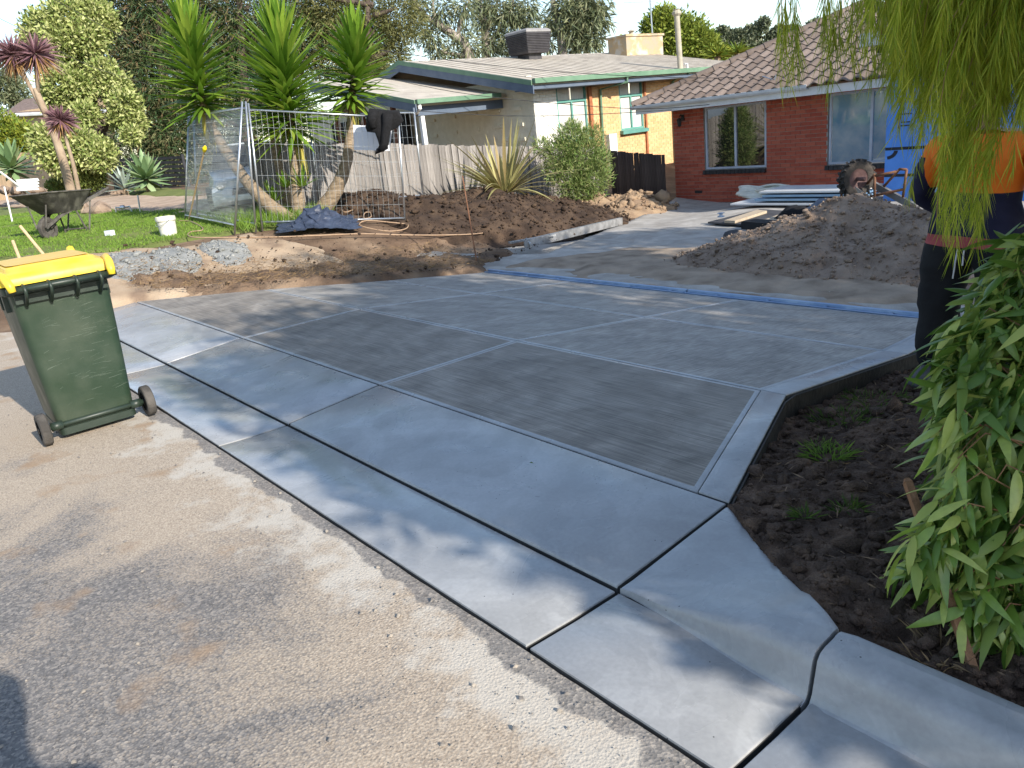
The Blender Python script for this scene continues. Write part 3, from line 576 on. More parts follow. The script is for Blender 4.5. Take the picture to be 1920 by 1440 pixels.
# twigs, roots, dry leaves and grass in the bed
mat('dry_litter', (.3, .2, .12), (.16, .1, .06), 8, .9, 0, island=True)
n = 1100; pu = rng.uniform(-.45, 1.6, n); pv = rng.uniform(.65, 3.6, n)
okm = np.where(pv > 1.15, pu > np.interp(pv, [1.15, 2.42, 6], [0, -.5, -.5]) + .03, pv > np.interp(pu, [0, .79, 9], [1.16, .6, .6]) + .03); pu, pv = pu[okm], pv[okm]
C = np.stack([pu, pv, bed_z(pu[None], pv[None])[0] + .006], -1); Dd = rand_dirs(len(C)); Dd[:, 2] = np.abs(Dd[:, 2]) * .25
tag(link('bed_litter', leaf_mesh('bed_litter', C, Dd, rng.uniform(.02, .075, len(C)), rng.uniform(.002, .007, len(C)), 'dry_litter')), 'dry twigs and leaf scraps lying on the dark bed', 'litter', kind='stuff')
def tuft(label, u, v, n, rad, ln, m='grass', group=None, w=.006, zf=bed_z):
    a = rng.uniform(0, 6.28, n); q = rad * np.sqrt(rng.random(n)); uu = u + q * np.cos(a); vv = v + q * np.sin(a); z = zf(uu[None], vv[None])[0]
    D_ = np.stack([np.cos(a) * .7 + rng.normal(size=n) * .35, np.sin(a) * .7 + rng.normal(size=n) * .35, rng.uniform(.35, 1.2, n)], -1)
    me = leaf_mesh('grass_tuft', np.stack([uu, vv, z], -1), D_, rng.uniform(.5, 1, n) * ln, w, m, droop=.25); loc = (u, v, float(zf(np.array([[u]]), np.array([[v]]))[0, 0]))
    me.transform(Matrix.Translation(-Vector(loc))); o = link('grass_tuft', me); o.location = loc; tag(o, label, 'grass tuft', group)
tuft('bright green grass tuft in the middle of the dark bed', .02, 1.93, 130, .085, .12)
tuft('small green grass tuft just behind the brightest tuft', -.1, 2.06, 60, .07, .08)
tuft('dull green grass patch at the foot of the slab edge', -.22, 2.55, 190, .16, .1, 'grass_dark')
tuft('long sparse grass patch near the worker boot', -.28, 3.0, 170, .18, .09, 'grass_dark')
tuft('thin grass sprigs halfway down the dark bed towards the kerb', .38, 1.42, 60, .05, .1, 'grass_dark')
tuft('few grass blades close to the wing of the kerb', .3, 1.22, 40, .03, .09, 'grass_dark')
tuft('dry grass clump against the back of the kerb below the bush', 1.02, .67, 60, .09, .11, 'straw')

# ------------------------------------------------------------------ house materials
mat('mortar', (.42, .38, .34), (.34, .3, .27), 12, .95, .4, 60)
mat('red_brick', (.36, .075, .045), (.46, .125, .075), 14, .85, .5, 60, rand=-1)
mat('red_brick_mass', (.36, .075, .045), (.46, .125, .075), 14, .85, .5, 60, island=True)
mat('sill_brick', (.018, .018, .02), (.03, .03, .033), 10, .5, .3, 40)
mat('roof_tile', (.135, .103, .086), (.225, .178, .152), 9, .85, .5, 45, rand=-1)
mat('roof_tile_mass', (.15, .108, .09), (.235, .175, .15), 9, .85, .5, 45)
mat('fascia_white', (.72, .73, .74), (.6, .61, .62), 4, .5, .1, 20)
mat('gutter_grey', (.62, .64, .66), (.5, .52, .55), 4, .4, .1, 20, spec=.5)
mat('eave_lining', (.5, .5, .48), (.42, .42, .4), 4, .7, .1, 20)
mat('window_frame', (.48, .52, .6), (.42, .46, .54), 6, .4, .05, 20, spec=.5)
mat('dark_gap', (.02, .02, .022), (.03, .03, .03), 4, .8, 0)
def glass_mat(name, tint, rough=.03, film=None):
    m, N, L = node_mat(name); b = N['Principled BSDF']; b.inputs['Base Color'].default_value = (*tint, 1); b.inputs['Roughness'].default_value = rough
    b.inputs['Specular IOR Level'].default_value = 1.0; b.inputs['IOR'].default_value = 1.6
    b.inputs['Coat Weight'].default_value = 1.0; b.inputs['Coat Roughness'].default_value = .02; b.inputs['Coat IOR'].default_value = 2.0
    if film:
        t = N.new('ShaderNodeTexCoord'); n = N.new('ShaderNodeTexNoise'); n.inputs['Scale'].default_value = 2.4; n.inputs['Detail'].default_value = 6; L.new(t.outputs['Object'], n.inputs[0])
        r_ = N.new('ShaderNodeValToRGB'); r_.color_ramp.elements[0].position = .38; r_.color_ramp.elements[1].position = .66
        r_.color_ramp.elements[0].color = (*tint, 1); r_.color_ramp.elements[1].color = (*film, 1); L.new(n.outputs['Fac'], r_.inputs[0]); L.new(r_.outputs[0], b.inputs['Base Color'])
glass_mat('window_glass', (.012, .014, .013)); glass_mat('window_film', (.1, .26, .38), .12, (.32, .42, .48))
mat('blue_wrap', (.055, .2, .62), (.07, .24, .7), 3, .42, .35, 4, spec=.4)
mat('wrap_print', (.01, .012, .02), (.015, .018, .03), 6, .5, 0)
mat('cream_block', (.68, .63, .5), (.76, .71, .58), 5, .8, .3, 40)
mat('white_block', (.76, .74, .68), (.82, .8, .74), 5, .8, .3, 40)
mat('buff_brick', (.62, .36, .17), (.72, .45, .23), 10, .85, .4, 50, island=True)
mat('buff_mortar', (.66, .55, .4), (.6, .5, .36), 10, .9, .3, 50)
mat('old_roof', (.38, .33, .28), (.54, .48, .41), 2.2, .95, .6, 30, c3=(.47, .42, .35), contrast=(.3, .7))
mat('green_trim', (.11, .2, .13), (.15, .25, .165), 3, .45, .1, 20)
mat('blue_grey_trim', (.09, .12, .17), (.12, .15, .2), 3, .6, .1, 20)
mat('teal_frame', (.1, .27, .23), (.14, .32, .27), 3, .5, .1, 20)
mat('curtain', (.68, .66, .6), (.52, .5, .45), 14, .9, .4, 9, stretch=(1, 6, .2))
mat('brown_post', (.12, .045, .025), (.17, .07, .04), 5, .7, .2, 30)
mat('white_paint', (.78, .78, .76), (.7, .7, .68), 4, .5, .1, 20)
mat('cooler_plastic', (.045, .042, .048), (.07, .066, .07), 6, .6, .1, 20)
mat('cooler_cap', (.22, .21, .21), (.28, .27, .27), 6, .6, .1, 20)
mat('chimney_brick', (.34, .29, .22), (.46, .42, .36), 3, .95, .5, 30, c3=(.42, .3, .17))
mat('pier_brick', (.3, .1, .045), (.38, .15, .07), 12, .85, .4, 50)
mat('flue_pipe', (.33, .3, .24), (.42, .38, .3), 4, .8, .2, 20)
mat('galvanised', (.42, .45, .48), (.58, .6, .63), 9, .35, .1, 40, metal=.85, spec=.5)
mat('dark_iron', (.02, .02, .02), (.035, .035, .035), 8, .5, .1, 30)

def brick_field(x0, x1, z0, z1, bw, bh, joint, holes):
    """rectangles (xa, xb, za, zb) of a running-bond wall minus holes"""
    out = []; row = 0; z = z0
    while z + bh * .5 < z1:
        x = x0 - (bw + joint) * (.5 if row % 2 else 0); zt = min(z + bh, z1)
        while x < x1:
            a, b = max(x, x0), min(x + bw, x1); segs = [(a, b)]
            for (h0, h1, hz0, hz1) in holes:
                if zt > hz0 + .01 and z < hz1 - .01:
                    ns = []
                    for (p, q) in segs:
                        if q <= h0 or p >= h1: ns.append((p, q)); continue
                        if p < h0: ns.append((p, h0 - .004))
                        if q > h1: ns.append((h1 + .004, q))
                    segs = ns
            out += [(p, q, z, zt) for p, q in segs if q - p > .035]; x += bw + joint
        z += bh + joint; row += 1
    return out
def wall_with_holes(mb, x0, x1, z0, z1, y, holes, thick=.2, axis='x'):
    """backing wall split round its openings"""
    xs = sorted({x0, x1, *[h[0] for h in holes], *[h[1] for h in holes]})
    for a, b in zip(xs[:-1], xs[1:]):
        cuts = sorted([(h[2], h[3]) for h in holes if h[0] <= a + 1e-6 and h[1] >= b - 1e-6]); z = z0
        for c0, c1 in cuts + [(z1, z1)]:
            if c0 - z > 1e-3:
                if axis == 'x': mb.bb(a, b, y, y + thick, z, c0)
                else: mb.bb(y - thick, y, a, b, z, c0)
            z = c1

# ------------------------------------------------------------------ red brick house
VF = 15.0
rh = thing('brick_house', 'red brick house with brown tiled hip roof and two aluminium windows', 'house', (-8.0, 16, -.47))
wins = [(-10.28, -8.57, .15, 1.6), (-7.1, -4.2, .15, 1.6)]
mb = MB(); wall_with_holes(mb, -11.2, -4.2, -.7, 1.7, VF + .012, wins, .22); mb.bb(-11.188, -10.968, VF + .24, 22, -.7, 1.7); part(rh, 'wall', mb, ['mortar'])
bf = brick_field(-11.2, -4.3, -.63, 1.69, .23, .076, .01, wins)
cube = MB().bb(-.5, .5, -.5, .5, -.5, .5)
bm = bmesh.new(); bm.from_mesh(cube.mesh('x', ['red_brick'])); bme = bpy.data.meshes.new('brick'); bm.to_mesh(bme); bm.free(); bme.materials.append(MATS['red_brick'])
vis = [q for q in bf if q[0] < -5.7]; vis.sort(key=lambda q: -(q[1] - q[0]))
rest = MB()
for i, (a, b, c, d) in enumerate(vis + [q for q in bf if q[0] >= -5.7]):
    dy = random.uniform(-.003, .003)
    if i < 300:
        o = link('brick', bme, rh); o.location = ((a + b) / 2 + 8.0, VF + .05 + dy - 16, (c + d) / 2 + .47); o.scale = (b - a, .1, d - c)
    else: rest.bb(a, b, VF + dy, VF + .1, c, d)
part(rh, 'brickwork', rest, ['red_brick_mass'], kind='stuff')
def window(t, x0, x1, z0, z1, y, mull, glassm, frame='window_frame', fw=.045):
    f = MB(); f.bb(x0, x1, y, y + .07, z0, z0 + fw).bb(x0, x1, y, y + .07, z1 - fw, z1).bb(x0, x0 + fw, y + .001, y + .069, z0 + fw, z1 - fw).bb(x1 - fw, x1, y + .001, y + .069, z0 + fw, z1 - fw)
    for m_ in mull: f.bb(m_ - fw * .6, m_ + fw * .6, y - .004, y + .066, z0 + fw, z1 - fw)
    fr = part(t, 'window_frame', f, [frame])
    xs = [x0 + fw] + list(mull) + [x1 - fw]
    for i, (a, b) in enumerate(zip(xs[:-1], xs[1:])):
        g = MB(); g.bb(a + .01, b - .01, y + .03, y + .04, z0 + fw, z1 - fw); part(t, 'window_pane', g, [glassm if isinstance(glassm, str) else glassm[i]], sub=fr)
window(rh, -10.26, -8.59, .16, 1.6, VF + .03, [-9.41], 'window_glass'); window(rh, -7.08, -4.3, .16, 1.6, VF + .03, [-6.17], 'window_film')
for x0, x1 in ((-10.3, -8.55), (-7.12, -4.3)):
    x = x0
    while x < x1 - .05:
        s_ = MB(); s_.box((x + .05, VF + .0, .09), (.092, .14, .1), Matrix.Rotation(-.12, 3, 'X')); part(rh, 'sill_brick', s_, ['sill_brick']); x += .102
mb = MB(); mb.bb(-10.6, -10.38, VF - .004, VF + .02, -.41, -.34); part(rh, 'air_vent', mb, ['dark_iron'])
EZ = 1.72; EV = 14.42; EX0 = -11.88; HALF = 3.95; APX = (EX0 + HALF, EV + HALF, EZ + .13 + 1.68); EX1 = EX0 + 2 * HALF
mb = MB(); mb.bb(EX0, EX1, EV, VF + .01, EZ - .09, EZ - .075); mb.bb(EX0, -11.21, VF + .011, 22, EZ - .09, EZ - .075); part(rh, 'eave_lining', mb, ['eave_lining'])
mb = MB(); mb.bb(EX0, EX1, EV - .022, EV, EZ - .1, EZ + .06); mb.bb(EX0 - .002, EX0 + .02, EV + .001, 22, EZ - .1, EZ + .06); part(rh, 'fascia', mb, ['fascia_white'])
mb = MB(); prof = [(EV - .024, EZ + .02), (EV - .1, EZ + .025), (EV - .125, EZ + .06), (EV - .13, EZ + .115), (EV - .118, EZ + .118), (EV - .11, EZ + .06), (EV - .095, EZ + .04), (EV - .03, EZ + .036)]
mb.loft([[(EX0 - .1, a, b) for a, b in prof], [(-7.2, a, b) for a, b in prof]]); part(rh, 'roof_gutter', mb, ['gutter_grey'])
# roof boarding under the tiles and the four slopes
A0 = (EX0 - .06, EV - .06, EZ + .1); A1 = (EX1 + .06, EV - .06, EZ + .1); B1 = (EX1 + .06, EV + 2 * HALF + .06, EZ + .1); B0 = (EX0 - .06, EV + 2 * HALF + .06, EZ + .1)
mb = MB(); mb.add([A0, A1, B1, B0, APX], [(0, 1, 4), (1, 2, 4), (2, 3, 4), (3, 0, 4)]); part(rh, 'roof_deck', mb, ['roof_tile_mass'])
def tile_mesh(w=.3, l=.36, lift=.0):
    mb = MB(); n = 9; pts = []
    for i in range(n + 1):
        s_ = i / n; z = .035 * (math.sin(s_ * math.pi * 2 - .6)) * (1 if s_ < .75 else .8); pts.append((s_ * (w + .03), z))
    for (y, zz) in ((0, .038), (l, .012)):
        for (x, z) in pts: mb.v.append((x, y, z + zz))
    for (x, z) in pts: mb.v.append((x, 0.002, z + .038 - .022))
    m_ = n + 1
    for i in range(n): mb.f += [(i, i + 1, m_ + i + 1, m_ + i), (2 * m_ + i, 2 * m_ + i + 1, i + 1, i)]; mb.m += [0, 0]
    return mb
def tile_slope(p0, ex, ey, nz_, base_len, slope_len, gauge=.325, w=.3, as_parts=True, limit=300):
    """tiles on a triangular slope; ex along the eave, ey up the slope"""
    tb = tile_mesh(w, gauge + .05); shared = smooth_by_angle(tb.mesh('roof_tile', ['roof_tile']), 50); rot = Matrix((ex, ey, nz_)).transposed().to_4x4()
    mass = MB(); cnt = 0; rows = int(slope_len / gauge) + 1
    for r_ in range(rows):
        y = r_ * gauge - .06
        lo = y / slope_len * base_len / 2; hi = base_len - lo; x = math.floor(lo / w) * w - w
        while x < hi + w:
            c0, c1 = x + .02, x + w
            if c1 > lo + .02 and c0 < hi - .02:
                M_ = Matrix.Translation(p0) @ rot @ Matrix.Translation((x, y, .0)) @ Matrix.Rotation(random.uniform(-.006, .006), 4, 'X')
                full = c0 > lo + .25 and c1 < hi - .25
                if as_parts and cnt < limit:
                    if full: me = shared
                    else:
                        bm = bmesh.new(); bm.from_mesh(shared); k = base_len / 2 / slope_len
                        for sgn, cx in ((-1, 0), (1, base_len)):
                            nn = Vector((sgn, k * 1.0, 0)).normalized(); co = Vector((cx - x, -y, 0))
                            bmesh.ops.bisect_plane(bm, geom=bm.verts[:] + bm.edges[:] + bm.faces[:], plane_co=co, plane_no=nn, clear_outer=True)
                        me = bpy.data.meshes.new('roof_tile'); bm.to_mesh(me); bm.free(); me.materials.append(MATS['roof_tile'])
                        if not len(me.polygons): x += w; continue
                    o = link('roof_tile', me, rh); o.matrix_local = Matrix.Translation(-Vector(rh.location)) @ M_; cnt += 1
                elif full: mass.add([M_ @ Vector(v) for v in tb.v], tb.f)
            x += w
    return mass
sl = math.hypot(HALF, 1.68 + .03); ca, sa = HALF / sl, 1.71 / sl
tile_slope(Vector(A0), Vector((1, 0, 0)), Vector((0, ca, sa)), Vector((0, -sa, ca)), 2 * HALF + .12, sl + .06)
mass = tile_slope(Vector(A1), Vector((0, 1, 0)), Vector((-ca, 0, sa)), Vector((sa, 0, ca)), 2 * HALF + .12, sl + .06, as_parts=False); part(rh, 'side_roof_tiles', mass, ['roof_tile_mass'], kind='stuff')
def caps(a, b, n):
    a = Vector(a); b = Vector(b); d = (b - a) / n; side = d.cross(Vector((0, 0, 1))).normalized(); up = side.cross(d).normalized()
    for i in range(n):
        p0 = a + d * i - d * .04; p1 = p0 + d * 1.12; rings = []
        for p, r_ in ((p0, .135), (p1, .115)):
            rings.append([p + side * (math.cos(t_) * r_) + up * (math.sin(t_) * r_ * .8 - .01) for t_ in np.linspace(-.25, math.pi + .25, 9)])
        m_ = MB(); m_.loft(rings); part(rh, 'ridge_cap', m_, ['roof_tile'], angle=50)
caps(Vector(A0) + Vector((0, 0, .04)), Vector(APX) + Vector((0, 0, .05)), 14); caps(Vector(A1) + Vector((0, 0, .04)), Vector(APX) + Vector((0, 0, .05)), 14)
# wall lamp by the corner
t = thing('wall_lamp', 'black lantern wall lamp on the red brick by the house corner', 'lamp', (-10.89, VF, 1.3))
mb = MB(); mb.bb(-10.93, -10.85, VF - .025, VF - .003, 1.36, 1.5); part(t, 'back_plate', mb, ['dark_iron'])
mb = MB(); mb.tube([(-10.89, VF - .02, 1.46), (-10.89, VF - .08, 1.5), (-10.89, VF - .14, 1.47)], .012); part(t, 'arm', mb, ['dark_iron'])
mb = MB(); mb.lathe([(.0, .2), (.03, .19), (.075, .14), (.06, .13), (.045, 0), (.0, -.02)], 6, (-10.89, VF - .15, 1.24)); part(t, 'lantern', mb, ['dark_iron'])
mb = MB(); mb.lathe([(.056, .12), (.042, .02)], 6, (-10.89, VF - .15, 1.245)); part(t, 'glass', mb, ['window_film'])
# TV bracket left on the roof edge
t = thing('bent_wire_bracket', 'bent thin metal bracket lying on the roof tiles above the gutter', 'bracket', at_y(1450, 150, 14.7))
q = [at_y(x, y, 14.75) for x, y in ((1430, 143), (1452, 150), (1468, 163))]; q2 = [at_y(x, y, 14.7) for x, y in ((1455, 141), (1452, 152), (1447, 166))]
mb = MB(); mb.tube(q, .012, 5).tube(q2, .012, 5); part(t, 'rod', mb, ['galvanised'])

# blue wrapped extension
t = thing('wrapped_extension', 'flat roofed house extension sheathed in bright blue building wrap', 'extension', (-4.0, 13.6, -.47))
mb = MB(); mb.bb(-5.2, -1.5, 13.6, 14.38, -.47, 2.2); part(t, 'wrapped_wall', mb, ['blue_wrap'])
mb = MB(); mb.bb(-5.5, -1.2, 13.1, 14.37, 2.33, 2.55); part(t, 'flat_roof', mb, ['gutter_grey']); mb = MB(); mb.bb(-5.3, -1.4, 13.3, 14.36, 2.2, 2.33); part(t, 'roof_beam', mb, ['dark_gap'])
mb = MB(); mb.bb(-5.198, -2, 13.594, 13.6, .5, .55).bb(-5.198, -2, 13.594, 13.6, .02, .07); part(t, 'printed_band', mb, ['wrap_print'])
def arc(mb, cx, cz, r_, a0, a1, w, y=13.593):
    ts = np.linspace(a0, a1, 14)
    for i in range(13):
        p = [(cx + (r_ + s * w / 2) * math.cos(q), y, cz + (r_ + s * w / 2) * math.sin(q) * .8) for q in (ts[i], ts[i + 1]) for s in (-1, 1)]; mb.add(p, [(0, 1, 3, 2)])
mb = MB(); arc(mb, -5.17, .5, .17, R(-85), R(-5), .07); part(t, 'printed_letter', mb, ['wrap_print']); mb = MB(); arc(mb, -4.45, -.3, .16, R(20), R(160), .06); part(t, 'printed_letter', mb, ['wrap_print'])
mb = MB()
for zz in (.92, .98, 1.12): mb.box((-4.95 + zz * .1, 13.593, zz), (.16, .004, .02), None)
part(t, 'printed_line', mb, ['wrap_print'])

# ------------------------------------------------------------------ cream house next door
ch = thing('cream_house', 'low cream and buff brick house with grey roof, green gutters and teal windows', 'house', (-18, 17, 0))
SU = -15.5; GV = 14.25
sw = [(15.15, 16.38, 1.15, 2.68), (17.84, 18.94, 1.2, 2.68)]
mb = MB(); wall_with_holes(mb, GV + .01, 23.4, -.5, 2.7, SU - .012, sw, .2, 'y'); part(ch, 'side_wall', mb, ['buff_mortar'])
mb = MB(); mb.bb(SU - 14, SU - .22, GV + .012, GV + .2, -.5, 3.0); part(ch, 'gable_wall', mb, ['cream_block'])
blk = MB(); wht = MB()
for (a, b, c, d) in brick_field(SU - 6.6, SU - .004, .6, 2.72, .39, .09, .008, []): blk.bb(a, b, GV, GV + .05, c, d)
part(ch, 'blockwork', blk, ['cream_block'], kind='stuff')
for (px, py) in ((810, 226), (848, 220), (930, 210), (970, 204), (815, 255), (852, 248), (892, 243), (932, 238), (974, 234), (978, 261), (888, 214), (944, 262)):
    p = at_y(px, py, GV); m_ = MB(); m_.bb(p[0] - .2, p[0] + .2, GV - .05, GV + .02, p[2] - .048, p[2] + .048); part(ch, 'projecting_block', m_, ['cream_block'])
buff = MB(); whb = MB()
for (a, b, c, d) in brick_field(GV + .004, 21.5, -.2, 2.7, .23, .076, .01, sw): (whb if b < 15.2 else buff).bb(SU - .06, SU, a, b, c, d)
part(ch, 'brickwork', buff, ['buff_brick'], kind='stuff'); part(ch, 'painted_blockwork', whb, ['white_block'], kind='stuff')
for (y0, y1, z0, z1) in sw:
    f = MB(); fw = .055; xx = SU - .03
    zt = 2.24
    f.bb(xx - .06, xx + .02, y0, y1, z0, z0 + fw).bb(xx - .06, xx + .02, y0, y1, zt - fw, zt + fw * .3).bb(xx - .059, xx + .019, y0, y0 + fw, z0 + fw, z1).bb(xx - .059, xx + .019, y1 - fw, y1, z0 + fw, z1).bb(xx - .058, xx + .018, (y0 + y1) / 2 - .03, (y0 + y1) / 2 + .03, z0 + fw, zt - fw)
    fr = part(ch, 'window_frame', f, ['teal_frame'])
    for (a, b) in ((y0, (y0 + y1) / 2), ((y0 + y1) / 2, y1)):
        g = MB(); g.bb(xx - .04, xx - .032, a + .03, b - .03, z0 + fw, zt - fw); part(ch, 'window_pane', g, ['curtain'], sub=fr)
        g = MB(); g.bb(xx - .04, xx - .033, a + .03, b - .03, zt + fw * .3, z1); part(ch, 'top_pane', g, ['curtain'], sub=fr)
    s_ = MB(); s_.box((SU + .05, (y0 + y1) / 2, z0 - .06), (.2, y1 - y0 + .14, .1), Matrix.Rotation(.12, 3, 'Y')); part(ch, 'window_sill', s_, ['teal_frame'])
mb = MB(); mb.bb(SU - .001, SU + .09, 16.42, 16.54, -.2, 2.68); part(ch, 'brick_pier', mb, ['pier_brick'])
mb = MB(); mb.bb(SU - .001, SU + .06, 18.97, 19.05, -.2, 2.68); part(ch, 'brick_pier', mb, ['pier_brick'])
# main roof
RU, RZ, EU, EZc = -21.2, 4.1, -14.85, 2.78; V0r, V1r = 13.65, 25.0; th = .1
def slope_box(mb, x0, z0, x1, z1, y0, y1, t_):
    mb.add([(x0, y0, z0), (x1, y0, z1), (x1, y1, z1), (x0, y1, z0), (x0, y0, z0 - t_), (x1, y0, z1 - t_), (x1, y1, z1 - t_), (x0, y1, z0 - t_)], [(0, 1, 2, 3), (7, 6, 5, 4), (0, 4, 5, 1), (1, 5, 6, 2), (2, 6, 7, 3), (3, 7, 4, 0)])
mb = MB(); slope_box(mb, RU, RZ, EU, EZc, V0r, V1r, th); slope_box(mb, RU - 5.5, RZ - 1.15, RU - .001, RZ, V0r, V1r, th); part(ch, 'roof', mb, ['old_roof'])
mb = MB()
for i in range(30): slope_box(mb, RU + .3, RZ - .062 + .016, EU, EZc + .016, V0r + .2 + i * .38, V0r + .225 + i * .38, .02)
part(ch, 'roof_ribs', mb, ['old_roof'], kind='stuff')
mb = MB(); slope_box(mb, RU, RZ + .03, EU + .02, EZc + .03, V0r - .03, V0r - .002, .13); slope_box(mb, RU - 1.6, RZ - .31, RU - .002, RZ + .03, V0r - .03, V0r - .002, .13); part(ch, 'barge_cap', mb, ['green_trim'])
mb = MB(); slope_box(mb, RU, RZ - .1, EU + .06, EZc - .1, V0r - .02, V0r + .012, .22); slope_box(mb, RU - 1.6, RZ - .44, RU - .002, RZ - .1, V0r - .02, V0r + .012, .2); part(ch, 'barge_board', mb, ['blue_grey_trim'])
mb = MB(); mb.bb(EU + .001, EU + .13, V0r + .02, V1r, EZc - .06, EZc + .07); part(ch, 'roof_gutter', mb, ['green_trim'])
mb = MB(); mb.bb(EU - .05, EU, V0r + .02, V1r, EZc - .2, EZc - .1); mb.bb(SU - .1, EU - .051, V0r + .02, V1r, EZc - .2, EZc - .17); part(ch, 'eave_board', mb, ['blue_grey_trim'])
mb = MB(); mb.tube([(EU + .06, 17.45, EZc - .06), (EU + .06, 17.45, EZc - .2), (SU + .06, 16.95, EZc - .32), (SU + .06, 16.9, -.3)], .04, 8); part(ch, 'downpipe', mb, ['green_trim'])
mb = MB(); mb.tube([(EU + .06, 20.45, EZc - .06), (SU + .07, 20.4, EZc - .25), (SU + .07, 20.4, -.3)], .045, 8); part(ch, 'downpipe', mb, ['green_trim'])
# lower carport wing
LU, LZ, LV = -16.65, 2.6, 11.0
mb = MB(); slope_box(mb, -22.5, LZ + 1.15, LU, LZ + .02, LV, GV - .01, .1); part(ch, 'carport_roof', mb, ['old_roof'])
mb = MB(); slope_box(mb, -22.5, LZ + 1.17, LU + .03, LZ + .04, LV - .03, LV - .002, .1); part(ch, 'barge_cap', mb, ['green_trim'])
mb = MB(); slope_box(mb, -22.5, LZ + 1.06, LU + .05, LZ - .07, LV - .02, LV + .012, .2); part(ch, 'barge_board', mb, ['blue_grey_trim'])
mb = MB(); mb.bb(LU + .001, LU + .12, LV + .02, GV - .3, LZ - .07, LZ + .05); part(ch, 'roof_gutter', mb, ['green_trim'])
mb = MB(); mb.bb(LU - .35, LU - .2, LV + .2, GV - .012, LZ - .36, LZ - .12); part(ch, 'carport_beam', mb, ['blue_grey_trim'])
for x, y, m_ in ((LU - .28, LV + .35, 'white_paint'), (-18.4, LV + .4, 'brown_post'), (-20.2, LV + .4, 'brown_post'), (-21.8, LV + .4, 'brown_post')):
    mb = MB(); mb.bb(x - .06, x + .06, y - .06, y + .06, -.2, LZ - .13 if x > -18 else LZ + .3); part(ch, 'carport_post', mb, [m_])
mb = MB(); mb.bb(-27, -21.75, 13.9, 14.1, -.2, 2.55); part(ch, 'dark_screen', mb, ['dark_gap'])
mb = MB(); mb.tube([(LU + .03, LV + .12, LZ - .02), (LU + .03, LV + .12, LZ - .18), (LU - .1, LV + .12, LZ - .26), (LU - .28, LV + .2, LZ - .28)], .055, 8); part(ch, 'gutter_outlet', mb, ['white_paint'])
# meter box, cooler, chimney, flue, antenna
p = at_x(1148, 265, -15.4); mb = MB(); mb.bb(SU + .001, SU + .2, p[1] - .22, p[1] + .12, p[2] - .9, p[2] + .22); part(ch, 'meter_box', mb, ['white_paint'])
t = thing('roof_cooler', 'dark evaporative cooler with louvred sides on the grey roof', 'cooler', (-20.3, 18.6, 3.8))
base = (-20.3, 18.6)
def sq(w, z): return [(base[0] - w, base[1] - w, z), (base[0] + w, base[1] - w, z), (base[0] + w, base[1] + w, z), (base[0] - w, base[1] + w, z)]
mb = MB(); mb.loft([sq(.3, 3.7), sq(.3, 4.06)]); part(t, 'base_duct', mb, ['cooler_plastic'])
mb = MB(); mb.loft([sq(.47, 4.05), sq(.5, 4.1), sq(.56, 4.7), sq(.56, 4.72)]); part(t, 'body', mb, ['cooler_plastic'])
for i in range(11):
    z = 4.13 + i * .052; w = .515 + i * .0052; mb = MB(); mb.loft([sq(w + .012, z), sq(w + .022, z + .012), sq(w + .004, z + .03)]); part(t, 'louvre', mb, ['cooler_cap' if i % 1 else 'cooler_plastic'])
mb = MB(); mb.loft([sq(.58, 4.72), sq(.58, 4.78), sq(.5, 4.84)]); part(t, 'lid', mb, ['cooler_cap'])
t = thing('chimney', 'wide weathered brick chimney on the grey roof ridge', 'chimney', (-20.3, 24.3, 3.8))
mb = MB(); mb.bb(-20.75, -19.8, 23.2, 25.4, 3.3, 4.5); part(t, 'stack', mb, ['chimney_brick']); mb = MB(); mb.bb(-20.8, -19.75, 23.15, 25.45, 4.5, 4.58); part(t, 'cap', mb, ['chimney_brick'])
mb = MB(); mb.lathe([(.09, 4.58), (.09, 4.72), (.17, 4.74), (.02, 4.82)], 10, (-20.3, 24.1, 0)); part(t, 'cowl', mb, ['flue_pipe'])
t = thing('flue', 'tall round grey flue pipe rising from the green gutter', 'flue', (-15.3, 20.9, 2.7))
a, b = at_x(1276, 124, -15.3), at_x(1269, 30, -15.3)
mb = MB(); mb.tube([a - np.array([0, 0, .3]), b], .09, 12); part(t, 'pipe', mb, ['flue_pipe'], angle=50)
mb = MB(); mb.lathe([(.1, 0), (.15, .06), (.15, .12), (.1, .16), (.13, .2), (.02, .22)], 10, tuple(b)); part(t, 'cowl', mb, ['flue_pipe'])
mb = MB(); q = Vector(a); mb.tube([q + Vector((.08, .1, .05)), q + Vector((.1, .22, .06)), q + Vector((.1, .24, -.35))], .035, 8); part(t, 'elbow', mb, ['gutter_grey'])
t = thing('tv_antenna', 'thin television antenna mast above the chimney', 'antenna', at(1223, 62, 33))
p0, p1 = at(1223, 62, 33), at(1219, 0, 33); mb = MB(); mb.tube([p0, p1 + (p1 - p0) * .1], .03, 6); part(t, 'mast', mb, ['galvanised'])
a, b = at(1170, 4, 33), at(1226, 2, 33); mb = MB(); mb.tube([a, b], .02, 5); part(t, 'boom', mb, ['galvanised'])

